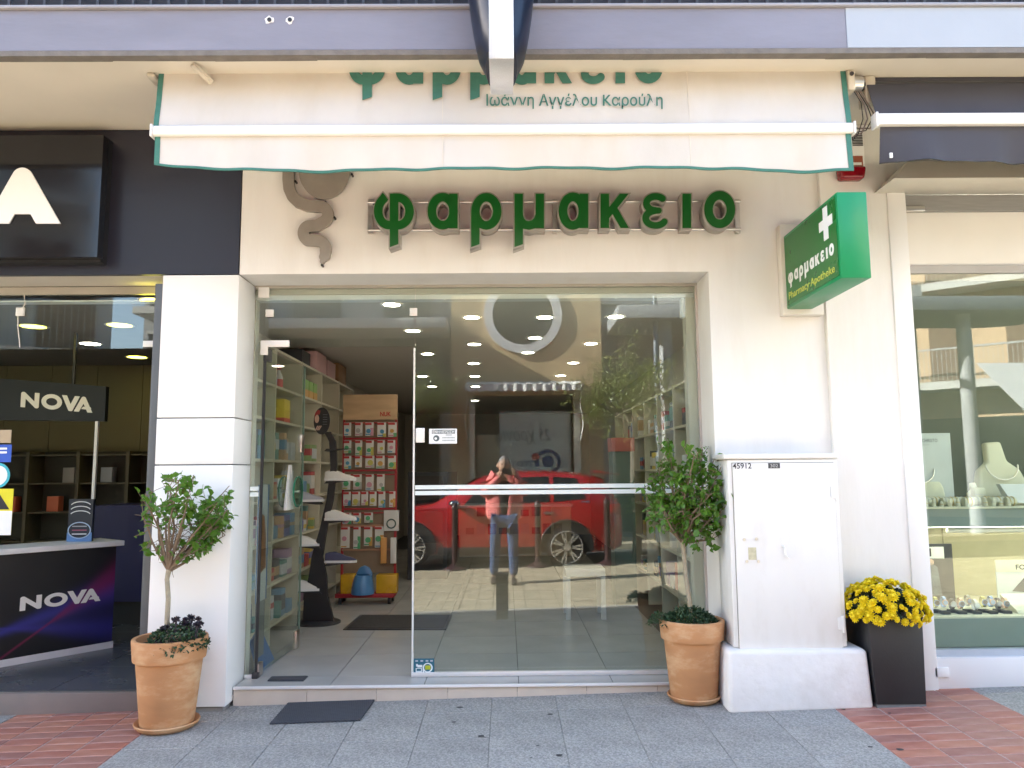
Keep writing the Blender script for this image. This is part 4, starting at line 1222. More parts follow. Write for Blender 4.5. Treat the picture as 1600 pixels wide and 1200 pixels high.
# ================================================================ inside the pharmacy
LAMP = M('lamp_glow', (1.0, .90, .72), .5, emit=5.5, var=0)
def downlight(x, y, z, label, group, r=.062, m=LAMP):
    o = T('downlight', label, 'lamp', (x, y, z), group)
    MB().lathe([(r, -.002), (r + .016, -.004), (r + .02, -.0005)], (x, y, z), 20).build('trim_ring', WHITE2, o)
    MB().disc((x, y, z - .001), r, 'z', 20, .002).build('lamp', m, o)
for px, py in [(612, 476), (645, 517), (668, 553), (660, 588), (675, 604), (737, 496), (741, 538), (740, 568), (742, 588), (743, 604), (742, 626), (851, 496), (836, 528), (825, 551), (962, 495), (923, 537), (896, 567), (876, 587)]:
    p = PZ(px, py, 2.739)
    downlight(p.x, p.y, 2.739, 'small round recessed downlight glowing in the pharmacy ceiling', 'downlights in the pharmacy ceiling')
BOARD = M('cream_board', (.60, .57, .46), .5, var=.03)
def shelf_unit(name, label, xf, xb, ys, zs, side=1, kick=.06):
    """runs along a wall: front at xf, back at xb, dividers at ys, boards at zs"""
    o = T(name, label, 'shelving', ((xf + xb) / 2, (ys[0] + ys[-1]) / 2, SF))
    x0, x1 = min(xf, xb), max(xf, xb)
    for y in ys: MB().box(x0, x1, y - .011, y + .011, SF, zs[-1] + .012).build('upright', BOARD, o)
    for z in zs:
        for a, c in zip(ys[:-1], ys[1:]):
            MB().box(x0 + .004, x1 - .004, a + .0115, c - .0115, z - .010, z + .010).build('shelf', BOARD, o)
    bx = xb if xb > xf else xb
    MB().box(min(xb, xb + .012 * (-1 if xb > xf else 1)), max(xb, xb + .012 * (-1 if xb > xf else 1)), ys[0] - .01, ys[-1] + .01, SF, zs[-1]).build('back_panel', BOARD, o)
    return o
LZ = [.30, .62, .95, 1.28, 1.60, 1.92, 2.20, 2.50]
LYs = [.20, .95, 1.75, 2.50, 3.30, 4.10]
shelf_unit('shelf_unit', 'cream shelf unit along the wall behind the open glass door', -1.86, -2.185, LYs, LZ)
RZ = [.45, .80, 1.15, 1.5, 1.85, 2.2]
RYs = [.55, 1.25, 1.95, 2.65, 3.35, 4.05, 4.75]
shelf_unit('shelf_unit', 'cream shelf unit of cosmetics on the wall right of the window', 1.42, 1.785, RYs, RZ)
def boxthing(name, label, cat, x0, x1, y0, y1, z0, z1, m, group=None, band=None):
    o = T(name, label, cat, ((x0 + x1) / 2, (y0 + y1) / 2, z0), group)
    MB().box(x0, x1, y0, y1, z0, z1).build('carton', m, o, bevel=.002)
    if band is not None:
        bm_, za, zb_ = band
        MB().box(x0 - .001, x1 + .001, y0 - .001, y1 + .001, z0 + (z1 - z0) * za, z0 + (z1 - z0) * zb_).build('printed_band', bm_, o)
    return o
def CM(r, g, b_): return M('carton_%d_%d_%d' % (int(r * 100), int(g * 100), int(b_ * 100)), (r, g, b_), .5, var=.04, scale=5)
cols = [CM(.66, .66, .64), CM(.56, .60, .64), CM(.18, .20, .40), CM(.62, .48, .12), CM(.14, .30, .27), CM(.48, .10, .10), CM(.10, .11, .13), CM(.52, .36, .22), CM(.16, .32, .48), CM(.40, .28, .42), CM(.26, .38, .17)]
random.seed(3)
PG_ = 'medicine boxes on the wall shelves'
def fill(xf, xb, ys, zs, label, group, dens=.8, skip=()):
    sgn = 1 if xb > xf else -1
    for bi, (a, c) in enumerate(zip(ys[:-1], ys[1:])):
        for zi, (z, zt_) in enumerate(zip(zs[:-1], zs[1:])):
            if (bi, zi) in skip: continue
            y = a + .03
            while y < c - .1:
                w = random.uniform(.06, .16); h = random.uniform(.10, min(.24, zt_ - z - .05)); d = random.uniform(.08, .16)
                if y + w > c - .02: break
                if random.random() < dens:
                    xa = xf + sgn * random.uniform(.02, .06)
                    m = random.choice(cols)
                    ci = random.randrange(len(cols)); m = cols[ci]; bj = random.randrange(len(cols)); hasb = random.random() < .8
                    CN = ['white', 'pale blue', 'indigo', 'yellow', 'teal', 'red', 'black', 'tan', 'blue', 'mauve', 'green']
                    lbl = '%s carton%s, shelf %s, bay %s, %s' % (CN[ci], (' with %s band' % CN[bj]) if hasb and bj != ci else '', ['one', 'two', 'three', 'four', 'five', 'six', 'seven', 'eight'][zi], ['one', 'two', 'three', 'four', 'five', 'six'][bi], label)
                    boxthing('product_box', lbl, 'box', min(xa, xa + sgn * d), max(xa, xa + sgn * d), y, y + w, z + .0105, z + .0105 + h, m, group, (cols[bj], random.uniform(.1, .5), random.uniform(.55, .85)) if hasb else None)
                y += w + random.uniform(.004, .05)
fill(-1.86, -2.18, LYs[:4], LZ, 'shelves behind door', 'cartons on the left shelf unit', .93, skip=[(0, 5), (1, 5), (2, 5), (0, 6), (1, 6), (2, 6), (0, 3)])
fill(1.42, 1.77, RYs[:6], RZ, 'shelves by window', 'cartons on the right shelf unit', .8)
# the named goods near the top of the left unit
def lab(px, py, x):   # place on the front plane of the left unit
    return PX(px, py, x)
boxthing('appliance_box', 'grey photo-printed appliance carton on the upper shelf by the door', 'box', -2.15, -1.89, .22, .50, 2.2105, 2.40, CM(.40, .42, .45), None, (CM(.70, .71, .72), .25, .95))
boxthing('appliance_box', 'white and violet carton on the shelf below the grey one', 'box', -2.15, -1.89, .25, .56, 1.9305, 2.13, CM(.78, .78, .76), None, (CM(.30, .30, .55), .0, .45))
boxthing('appliance_box', 'tall pale carton with blue flap on top of the shelf unit', 'box', -2.16, -1.90, .18, .42, 2.5125, 2.70, CM(.72, .66, .50), None, (CM(.28, .38, .48), .82, 1.0))
for k, y in enumerate((1.15, 1.32)):
    o = T('spray_bottle', 'white spray bottle with red trigger on the upper shelf', 'bottle', (-1.95, y, 2.2105), 'spray bottles')
    MB().lathe([(.001, 0), (.035, 0), (.036, .10), (.028, .13), (.013, .155), (.013, .17)], (-1.95, y, 2.2105), 16).build('bottle', CM(.72, .74, .76), o, smooth=True)
    MB().lathe([(.0365, .02), (.037, .09)], (-1.95, y, 2.2105), 16).build('printed_label', CM(.15, .40, .65) if k == 0 else CM(.65, .10, .10), o)
    MB().hexa([(-1.965, y - .02, 2.38), (-1.935, y - .02, 2.38), (-1.935, y + .02, 2.38), (-1.965, y + .02, 2.38)], [(-1.965, y - .065, 2.425), (-1.935, y - .065, 2.425), (-1.935, y + .03, 2.425), (-1.965, y + .03, 2.425)]).build('trigger', CM(.65, .10, .10), o, bevel=.004)
for k in range(3):
    boxthing('tea_box', 'green and orange tea carton on the upper shelf', 'box', -2.02, -1.89, 1.95 + k * .17, 2.09 + k * .17, 2.2105, 2.38, CM(.28, .50, .15), 'green tea cartons', (CM(.65, .38, .12), .0, .45))
boxthing('supplement_box', 'yellow carton among red ones behind the oval sign', 'box', -1.98, -1.89, 1.30, 1.48, 1.9305, 2.13, CM(.80, .62, .08), None, (CM(.65, .10, .10), .0, .2))
for k, (y, w, h, c_) in enumerate([(1.75, .3, .12, (.03, .03, .035)), (2.3, .40, .19, (.62, .36, .36)), (2.8, .34, .17, (.56, .34, .34)), (3.3, .40, .21, (.26, .13, .05))]):
    boxthing('storage_box', ['black patterned carton lying on top of the shelf unit', 'large pink carton on top of the shelf unit', 'smaller dusty pink carton on top of the shelf unit', 'brown wooden box on top of the far shelves'][k], 'box', -2.17, -1.87, y, y + w, 2.5125, 2.5125 + h, CM(*c_))
# --- shoe display stand
sx, sy = -1.60, 1.86
ss = T('display_stand', 'curved black shoe display stand with an oval sign', 'display stand', (sx, sy, SF))
YS = 1.86
base = [PY(497, 978, YS).x, PY(497, 978, YS).z]
MB().lathe([(.001, .001), (.20, .001), (.20, .012), (.19, .018), (.001, .018)], (PY(497, 970, YS).x, YS, SF), 32).build('base', DARKM, ss, smooth=True)
col_pts = [PY(498, 972, YS), PY(494, 930, YS), PY(497, 900, YS), PY(496, 870, YS), PY(505, 830, YS), PY(516, 780, YS), PY(522, 730, YS), PY(520, 690, YS), PY(512, 675, YS)]
b = MB()
wid = [.14, .105, .08, .05, .034, .03, .03, .03, .03]
for (p, q, w0, w1) in zip(col_pts[:-1], col_pts[1:], wid[:-1], wid[1:]):
    b.hexa([p + Vector((-w0, -.02, 0)), p + Vector((w0, -.02, 0)), p + Vector((w0, .02, 0)), p + Vector((-w0, .02, 0))], [q + Vector((-w1, -.02, .001)), q + Vector((w1, -.02, .001)), q + Vector((w1, .02, .001)), q + Vector((-w1, .02, .001))])
b.build('column', BLACKP, ss)
oc = PY(504, 658, YS)
ov = [(.075 * math.cos(t * math.pi / 16), .125 * math.sin(t * math.pi / 16)) for t in range(32)]
ovs = MB().prism(ov, lambda u, v, d: (oc.x + u, YS - .03 + d, oc.z + v), 0, .012).build('oval_sign', BLACKP, ss)
SKIN_ = M('printed_skin', (.55, .36, .28), .5); RED_ = M('printed_red', (.30, .03, .03), .5)
face = [(-.045 + .020 * math.cos(t * math.pi / 8), .02 + .040 * math.sin(t * math.pi / 8)) for t in range(16)]
MB().prism(face, lambda u, v, d: (oc.x + u, YS - .032 + d, oc.z + v), -.001, .001).build('printed_face', SKIN_, ovs)
hair = [(-.065, .03), (-.06, .075), (-.035, .10), (-.012, .095), (-.02, .06), (-.05, .055)]
MB().prism(hair, lambda u, v, d: (oc.x + u, YS - .0345 + d, oc.z + v), -.001, .001).build('printed_hair', RED_, ovs)
for k in range(3):
    MB().bar((oc.x - .055 + k * .014, YS - .033, oc.z - .085), (oc.x - .035 + k * .016, YS - .033, oc.z - .045), .010, .002, (0, 1, 0)).build('printed_finger', SKIN_, ovs)
for k in range(5):
    MB().box(oc.x + .01, oc.x + .05, YS - .0335, YS - .0315, oc.z + .055 - k * .022, oc.z + .058 - k * .022).build('printed_line', M('dim_print', (.25, .25, .28), .5), ovs)
SH = [M('shoe_%d' % i, c, .6, var=.1) for i, c in enumerate([(.62, .60, .58), (.36, .36, .42), (.05, .05, .10), (.70, .68, .66)])]
def shoe(p, ang, m, label, group='shoes on the display stand'):
    o = T('shoe', label, 'shoe', tuple(p), group)
    d = Vector((math.cos(ang), math.sin(ang), 0)); s = Vector((-d.y, d.x, 0)); up = Vector((0, 0, 1))
    secs = [(-.13, .030, .085, .0), (-.10, .036, .095, .0), (-.05, .036, .10, .0), (0, .038, .085, 0), (.05, .043, .062, 0), (.10, .043, .048, 0), (.135, .030, .036, 0), (.148, .010, .028, 0)]
    b = MB(); vs = []; fs = []; n = 8
    for x, w, h, _ in secs:
        for k in range(n):
            t = math.pi * k / (n - 1)
            vs.append(p + d * x + s * (w * math.cos(t)) + up * (.018 + (h - .018) * math.sin(t) ** .7))
    for i in range(len(secs) - 1):
        for k in range(n - 1): fs.append((i * n + k, i * n + k + 1, (i + 1) * n + k + 1, (i + 1) * n + k))
    fs.append(tuple(range(n))); fs.append(tuple(range((len(secs) - 1) * n, len(secs) * n)))
    b.add(vs, fs); b.build('upper', m, o, smooth=True)
    b = MB(); vs = []; fs = []
    for x, w, h, _ in secs:
        vs += [p + d * x * 1.03 + s * w * 1.08 + up * .001, p + d * x * 1.03 - s * w * 1.08 + up * .001, p + d * x * 1.03 - s * w * 1.08 + up * .022, p + d * x * 1.03 + s * w * 1.08 + up * .022]
    for i in range(len(secs) - 1):
        for k in range(4): fs.append((i * 4 + k, i * 4 + (k + 1) % 4, (i + 1) * 4 + (k + 1) % 4, (i + 1) * 4 + k))
    fs += [(0, 1, 2, 3), tuple(range(len(secs) * 4 - 4, len(secs) * 4))]
    b.add(vs, fs); b.build('sole', M('shoe_sole', (.70, .70, .70), .6), o)
trays = [(510, 700, 28, 0, None), (489, 783, -32, 1, 'grey trainer with dark sole on the upper left tray'), (528, 812, 34, 0, 'white lace-up shoe on the right tray of the stand'), (484, 852, -28, 3, 'white shoe beside a red one on the middle left tray'), (508, 878, 28, 2, 'dark striped shoe on the lower right tray'), (480, 922, -26, 3, 'white shoe with grey stripes on the lowest tray'), (530, 750, 30, 0, 'pale sandal shoe on the upper right tray')]
for px, py, off, mi, lb in trays:
    p = PY(px + (off * .3), py, YS)
    c0 = PY(px - off * .4, py, YS)
    w = .14
    b = MB(); s_ = 1 if off > 0 else -1
    ctr = PY(512 if off > 0 else 500, py, YS)
    b.hexa([(ctr.x - .02, YS - .055, p.z - .03), (ctr.x + .02, YS - .055, p.z - .03), (ctr.x + .02, YS + .055, p.z - .03), (ctr.x - .02, YS + .055, p.z - .03)][::1], [(min(ctr.x, ctr.x + s_ * .22), YS - .055, p.z - .008), (max(ctr.x, ctr.x + s_ * .22), YS - .055, p.z - .008), (max(ctr.x, ctr.x + s_ * .22), YS + .055, p.z - .008), (min(ctr.x, ctr.x + s_ * .22), YS + .055, p.z - .008)])
    b.build('tray', BLACKP, ss)
    if lb: shoe(Vector((ctr.x + s_ * .11, YS, p.z - .007)), 0 if s_ > 0 else math.pi * .08, SH[mi], lb, None)
# --- rack of baby goods
RKY = 3.0
rk = T('display_rack', 'red wheeled rack of blister packs with a wooden header board', 'display rack', (PY(580, 930, RKY).x, RKY, SF))
REDM = M('rack_red', (.36, .02, .03), .45)
tl_, tr2 = PY(537, 617, RKY), PY(621.5, 617, RKY)
x0, x1 = tl_.x, tr2.x
zbot = SF + .09
zhd = PY(580, 656, RKY).z
MB().box(x0, x1, RKY - .02, RKY, zhd, tl_.z).build('header_board', M('header_wood', (.55, .38, .22), .55, var=.18, scale=2, stretch=(1, 1, 6)), rk)
fr = lambda u, v, w: Vector((u, RKY - .0215, v))
nx0, nx1 = PY(594, 650, RKY - .02).x, PY(611, 650, RKY - .02).x
link_mesh('header_print', text_mesh('header_print', 'NUK', 0, fr, .03, nx0, nx1, PY(600, 650.5, RKY - .02).z, PY(600, 643.5, RKY - .02).z), rk, M('print_red', (.50, .04, .03), .5))
for x in (x0 + .012, x1 - .012):
    MB().box(x - .012, x + .012, RKY - .012, RKY + .012, zbot, zhd).build('post', REDM, rk)
MB().box(x0, x1, RKY + .015, RKY + .03, zbot + .2, zhd).build('back_panel', M('rack_back', (.26, .19, .13), .7), rk)
MB().box(x0 - .01, x1 + .01, RKY - .22, RKY + .05, zbot - .02, zbot + .02).build('base_tray', REDM, rk, bevel=.004)
for x in (x0 + .04, x1 - .04):
    for y in (RKY - .18, RKY + .02):
        MB().tube([(x - .015, y, SF + .036), (x + .015, y, SF + .036)], .035, 14).build('castor', BLACKP, rk)
BLW = M('blister_card', (.66, .66, .64), .4, var=.05); BLR = M('blister_red', (.50, .05, .05), .4)
blc = [M('blister_%d' % i, c, .3) for i, c in enumerate([(.10, .32, .50), (.10, .40, .20), (.60, .35, .10), (.60, .30, .38), (.45, .45, .45), (.55, .50, .12)])]
rows = [(660, 682, 5, 0), (688, 710, 5, 0), (712, 732, 5, 0), (741, 766, 4, 0), (768, 792, 6, 0), (801, 818, 3, 0), (823, 856, 4, 0)]
for ri, (ya, yb, n, _) in enumerate(rows):
    zt_, zb_ = PY(580, ya, RKY - .03).z, PY(580, yb, RKY - .03).z
    MB().tube([(x0 + .01, RKY - .012, zt_ - .004), (x1 - .01, RKY - .012, zt_ - .004)], .006, 6).build('hook_bar', REDM, rk)
    MB().box(x0 + .01, x1 - .01, RKY - .014, RKY - .006, zb_ - .03, zb_ - .012).build('price_strip', REDM if ri < 5 else M('wood_strip', (.40, .22, .14), .6), rk)
    for k in range(n):
        xc = x0 + (x1 - x0) * (.09 + .82 * k / max(1, (n if n >= 5 else 5) - 1))
        w = .088 if n < 6 else .078
        ORD = ['first', 'second', 'third', 'fourth', 'fifth', 'sixth', 'seventh']
        bi_ = random.randrange(6)
        o = T('blister_pack', 'pack with %s item, %s from the shoe stand in the %s rack row' % (['blue', 'green', 'orange', 'pink', 'grey', 'yellow'][bi_], ORD[k], ORD[ri]), 'pack', (xc, RKY - .03, zb_), 'blister packs on the rack')
        xc += random.uniform(-.008, .008); w *= random.uniform(.82, 1.08); zb_k = zb_; zb_ = zb_ + (zt_ - zb_) * random.uniform(-.06, .12)
        MB().box(xc - w / 2, xc + w / 2, RKY - .022, RKY - .018, zb_, zt_).build('card', BLW, o)
        MB().box(xc - w / 2, xc + w / 2 - .02, RKY - .0235, RKY - .0215, zt_ - .028, zt_ - .004).build('brand_band', BLR, o)
        MB().disc((xc + random.uniform(-.008, .01), RKY - .03, zb_ + (zt_ - zb_) * random.uniform(.3, .45)), w * random.uniform(.22, .34), 'y', 12, .018).build('blister', blc[bi_], o)
        MB().box(xc - w / 2 + .004, xc + w / 2 - .03, RKY - .0232, RKY - .0218, zb_ + .008, zb_ + .02).build('printed_line', random.choice(blc), o)
        if random.random() < .6: MB().box(xc + w * .1, xc + w / 2, RKY - .0230, RKY - .0219, zb_, zb_ + (zt_ - zb_) * random.uniform(.2, .6)).build('printed_block', random.choice(blc), o)
        zb_ = zb_k
o = T('ring_pack', 'large pack with a round teething ring on the rack', 'pack', (x1 - .06, RKY - .04, PY(612, 828, RKY).z))
za, zb_ = PY(612, 797, RKY).z, PY(612, 829, RKY).z
MB().box(x1 - .13, x1 + .03, RKY - .040, RKY - .034, zb_, za).build('card', BLW, o)
MB().lathe([(.045, -.006), (.052, 0), (.045, .006), (.038, 0), (.045, -.006)], (0, 0, 0), 24).v
rg = MB().tube([(x1 - .05 + .045 * math.cos(t * math.pi / 12), RKY - .048, zb_ + .075 + .045 * math.sin(t * math.pi / 12)) for t in range(25)], .007, 6, False); rg.build('ring', M('dark_green_ring', (.06, .12, .10), .4), o)
for k, (px, c_) in enumerate([(600, (.65, .33, .10)), (615, (.70, .70, .68))]):
    p = PY(px, 840, RKY - .05); q = PY(px, 880, RKY - .05)
    boxthing('bottle_pack', ['orange and white tall pack at the rack end', 'white tall pack at the rack end'][k], 'pack', p.x - .03, p.x + .03, RKY - .07, RKY - .03, q.z, p.z, CM(*c_))
YB = RKY - .12
for k, (pa, pb) in enumerate([((535, 897), (556, 921)), ((590, 897), (621, 921))]):
    p, q = PY(pa[0], pa[1], YB), PY(pb[0], pb[1], YB)
    boxthing('yellow_bag', ['yellow glossy bag beside the blue potty', 'wide yellow glossy bag on the rack base'][k], 'bag', p.x, q.x, YB - .08, YB + .08, zbot + .021, p.z, M('yellow_gloss', (.62, .36, .02), .25, bump=.5, bscale=12))
pc = PY(568, 918, YB - .06)
o = T('potty', 'light blue plastic potty on the base of the rack', 'potty', (pc.x, YB - .06, zbot + .02))
PB = M('potty_blue', (.08, .24, .50), .35)
MB().lathe([(.001, .0), (.115, .0), (.118, .02), (.105, .10), (.09, .16), (.075, .185), (.06, .19)], (pc.x, YB - .10, zbot + .021), 28).build('bowl', PB, o, smooth=True)
bk = [(-.085, .10), (-.08, .20), (-.05, .255), (0, .275), (.05, .255), (.08, .20), (.085, .10)]
MB().prism(bk, lambda u, v, d: (pc.x + u, YB - .03 + d, zbot + .02 + v), 0, .035).build('back', PB, o, bevel=.01)
# --- stool, counter, small things
sl = [fl(890, 968), fl(940, 967)]
YT0 = sl[0].y
stl = T('stool', 'plain white square stool inside the window', 'stool', ((sl[0].x + sl[1].x) / 2, YT0 + .2, SF))
WPL = M('white_lacquer', (.66, .67, .66), .35)
xa, xb_ = PY(884, 900, YT0).x, PY(946, 900, YT0).x
zt_ = PY(915, 889, YT0).z
dd = .38
for x in (xa, xb_ - .042):
    for y in (YT0, YT0 + dd - .042):
        MB().box(x, x + .042, y, y + .042, SF, zt_ - .0705).build('leg', WPL, stl, bevel=.003)
MB().box(xa, xb_, YT0, YT0 + dd, zt_ - .07, zt_).build('seat', WPL, stl, bevel=.004)
cnt = T('sales_counter', 'beige sales counter at the back of the pharmacy with product labels', 'counter', (.3, 7.2, SF))
ca, cb2 = PY(718, 790, 7.15), PY(893, 869, 7.15)
MB().box(ca.x, cb2.x, 7.15, 7.8, SF, ca.z - .03).build('front', M('counter_beige', (.52, .44, .33), .5), cnt)
MB().box(ca.x - .03, cb2.x + .03, 7.12, 7.85, ca.z - .0295, ca.z + .01).build('top', WPL, cnt)
for i in range(9):
    for j in range(2):
        x = ca.x + .1 + i * (cb2.x - ca.x - .2) / 9; z = SF + .35 + j * .28
        MB().box(x, x + .13, 7.135, 7.149, z, z + (.16 if (i + j) % 3 else .10)).build('shelf_label', M('counter_label_%d' % ((i + j) % 4), [(.34, .26, .20), (.48, .44, .38), (.26, .10, .08), (.16, .14, .13)][(i + j) % 4], .6), cnt)
gn = T('gondola', 'low shelf island with mixed cartons deeper in the pharmacy', 'shelving', (-.9, 5.6, SF))
MB().box(-1.25, -.75, 4.6, 6.6, SF, 1.5).build('body', M('dark_gondola', (.06, .06, .07), .6), gn)
for k, (z0, z1, c_) in enumerate([(1.15, 1.45, (.05, .04, .04)), (.70, 1.0, (.07, .06, .06)), (.35, .62, (.09, .08, .08))]):
    MB().box(-1.2, -.8, 4.55, 4.6, z0, z1).build('goods_front', CM(*c_), gn)
bb = T('cosmetics_stand', 'coral and green cosmetics stand behind the window', 'display stand', (1.05, 2.9, SF))
q0, q1 = PY(957, 690, 2.6), PY(992, 775, 2.6)
MB().box(q0.x, q1.x, 2.6, 2.9, SF, q1.z).build('pedestal', M('stand_teal', (.10, .16, .14), .5), bb)
MB().box(q0.x, q1.x, 2.62, 2.9, q1.z + .001, q0.z - .10).build('body', M('stand_green', (.16, .22, .19), .5), bb)
MB().box(q0.x - .01, q1.x + .01, 2.60, 2.9, q0.z - .099, q0.z + .04).build('header', M('stand_coral', (.52, .16, .13), .5), bb)
# blue folded poster leaning behind the door and the fire-blue hose of a blood pressure chart
o = T('height_chart', 'tall narrow chart with blue border and brown figure behind the door glass', 'poster', (-1.71, .3, SF))
MB().box(-1.712, -1.708, .10, .34, .62, 1.42).build('sheet', M('chart_paper', (.50, .52, .50), .6), o)
for y_ in (.10, .325): MB().box(-1.7075, -1.7060, y_, y_ + .015, .62, 1.42).build('border', M('poster_blue', (.03, .14, .38), .5, var=.2, scale=3), o)
MB().prism([(.15, .80), (.30, .84), (.29, 1.06), (.25, 1.20), (.19, 1.22), (.15, 1.05)], lambda u, v, d: (d, u, v), -1.7075, -1.7055).build('printed_figure', M('poster_brown', (.28, .12, .05), .5, var=.3, scale=12), o)
MB().box(-1.712, -1.709, .12, .32, SF + .001, .619).build('support', M('chart_grey', (.20, .20, .19), .6), o)
o = T('blue_scoop', 'blue plastic tray standing on the floor behind the door glass', 'tray', (-1.72, .3, SF))
MB().hexa([(-1.70, .14, SF + .001), (-1.69, .14, SF + .001), (-1.69, .52, SF + .001), (-1.70, .52, SF + .001)], [(-1.76, .16, SF + .20), (-1.75, .16, SF + .20), (-1.75, .36, SF + .26), (-1.76, .36, SF + .26)]).build('panel', MATS['poster_blue'], o)
o = T('leaflet_stand', 'white curved leaflet stand on the shelf behind the door glass', 'leaflet stand', (-1.6, .6, 1.23))
MB().hexa([(-1.625, .42, 1.2305), (-1.60, .42, 1.2305), (-1.60, .62, 1.2305), (-1.625, .62, 1.2305)], [(-1.625, .52, 1.56), (-1.618, .52, 1.56), (-1.618, .60, 1.56), (-1.625, .60, 1.56)]).build('sheet', WPL, o, bevel=.002)

# ================================================================ telecom shop (left)
nw = T('shop_window', 'glass shopfront of the telecom shop with its door open', 'shopfront', (-3.4, 0, NF))
for a_, c_ in ((-7.3, -5.6), (-5.59, -3.54), (-3.53, -2.295)):
    pane('transom_pane' if a_ == -3.53 else 'fixed_pane', a_, c_, 2.362 if a_ == -3.53 else NF + .03, 2.74, 0, .01, nw)
e0, e1 = PY(20, 650, 0), PY(25, 650, 0)
MB().box(-3.545, -3.525, -.006, .016, NF, 2.36).build('pane_edge', EDGE, nw)
MB().box(-7.3, -2.295, -.012, .022, 2.741, 2.794).build('top_channel', MATS['grey_channel'], nw)
MB().box(-7.3, -3.53, -.012, .022, NF, NF + .029).build('bottom_channel', SATIN, nw)
fit(27, 481, 39, 494, parent=nw); fit(225, 533, 250, 542.5, 'top_pivot', parent=nw)
MB().box(-2.305, -2.292, .0, .03, 2.37, 2.74).build('hinge_post', SATIN, nw)
cw_ = [PY(37, 452, -.006), PY(39, 475, -.006), PY(28, 494, -.006), PY(28, 512, -.006), PY(30, 530, -.006), PY(31, 543, -.006)]
tag(MB().tube(cw_, .0035, 6).build('sensor_cable', M('white_cable', (.7, .68, .62), .5), None, smooth=True), 'thin white sensor cable hanging on the telecom shop glass', 'cable')
YELM = M('lamp_glow_yellow', (1.0, .88, .10), .5, emit=1.2, var=0)
for px, py in [(242, 470), (187, 508), (52, 510), (214, 558)]:
    p = PZ(px, py, 2.709); downlight(p.x, p.y, 2.709, 'yellow round downlight in the telecom shop ceiling', 'yellow downlights', .095, YELM)
p = PZ(141, 537, 2.709); downlight(p.x, p.y, 2.709, 'white round downlight in the telecom shop ceiling', None, .085)
# stickers on the fixed pane edge
for k, (py0, py1, c_, nm, lb) in enumerate([(672, 692, (.42, .33, .22), 'paper_scrap', 'brown paper scrap stuck on the telecom glass'), (695, 722, (.03, .10, .50), 'blue_sticker', 'blue square sticker on the telecom glass'), (764, 836, (.72, .66, .02), 'yellow_notice', 'yellow notice with black triangle on the telecom glass')]):
    a, c = PY(-28, py0, -.004), PY(17, py1, -.004)
    o = T(nm, lb, 'sticker', (a.x, -.004, c.z))
    MB().box(a.x, c.x, -.006, -.004, c.z, a.z).build('sheet', M(nm, c_, .5), o)
    if k == 1:
        link_mesh('print', text_mesh('print', 'F', 0, lambda u, v, w: Vector((u, -.0066, v)), .03, c.x - .11, c.x - .03, c.z + .03, a.z - .02), o, PAPER)
    if k == 2:
        MB().box(a.x, c.x, -.0066, -.0061, c.z, c.z + .16).build('white_panel', PAPER, o)
        MB().prism([(c.x - .16, c.z + .17), (c.x - .02, c.z + .17), (c.x - .09, c.z + .27)], xz, -.0068, -.0062).build('triangle', BLK, o)
a = PY(-4, 743, -.004)
o = T('round_sticker', 'round white sticker with turquoise ring on the telecom glass', 'sticker', tuple(a))
MB().disc((a.x, -.005, a.z), .085, 'y', 28, .002).build('ring', M('turquoise_print', (.05, .45, .55), .5), o)
MB().disc((a.x, -.0065, a.z), .068, 'y', 28, .0015).build('centre', PAPER, o)
# NOVA lettering
def nova_loops(step=.02):
    up = (0, 0, 0, -1); dn_ = (0, 1, 0, 1)
    H = .125
    N = stroke([(.13, 1.3), (.13, .12), (.86, .88), (.86, -.3)], H, [up, dn_])
    O = stroke(arc((1.66, .5), .43, .375, 0, 360), H)
    V = stroke([(2.18, -.35), (2.68, .90), (3.15, -.35)], H, [up, dn_])
    A = union(stroke([(2.86, 1.35), (3.36, .12), (3.88, 1.35)], H, [dn_]), stroke([(3.30, .73), (3.70, .73)], .085, [(3.2, .9, -1, -.6)]))
    return {'N': contour(N, -.2, 1.2, -.2, 1.2, step), 'O': contour(O, 1.0, 2.3, -.2, 1.2, step), 'V': contour(V, 1.9, 3.4, -.2, 1.2, step), 'A': contour(A, 2.6, 4.2, -.25, 1.2, step)}
NL = nova_loops()
LTW = M('letter_white', (.82, .81, .79), .45, var=.01)
def nova_word(parent, fn, depth=.004, name='letter', m=LTW):
    for k, l in NL.items(): link_mesh(name, flat_mesh(name, l, depth, fn), parent, m)
# counter with printed front
CT = T('service_counter', 'white-topped counter with black printed front reading NOVA', 'counter', (-3.1, .6, NF))
c0 = PZ(0, 1043, NF); c1 = PZ(174, 1012, NF)
dirv = Vector((c1.x - c0.x, c1.y - c0.y, 0)).normalized()
A0 = c1 - dirv * 1.35; A1 = c1
ztop = PY(178, 845, c1.y).z
nrm_ = Vector((dirv.y, -dirv.x, 0))
def on_c(s, z, d): return Vector((A0.x, A0.y, 0)) + dirv * s + nrm_ * d + Vector((0, 0, z))
def cbox(s0, s1, z0, z1, d0, d1):
    return MB().hexa([on_c(s0, z0, d1), on_c(s1, z0, d1), on_c(s1, z0, d0), on_c(s0, z0, d0)], [on_c(s0, z1, d1), on_c(s1, z1, d1), on_c(s1, z1, d0), on_c(s0, z1, d0)])
cbox(0, 1.35, NF + .05, ztop - .04, -.35, -.01).build('body', M('counter_side', (.03, .03, .05), .5), CT)
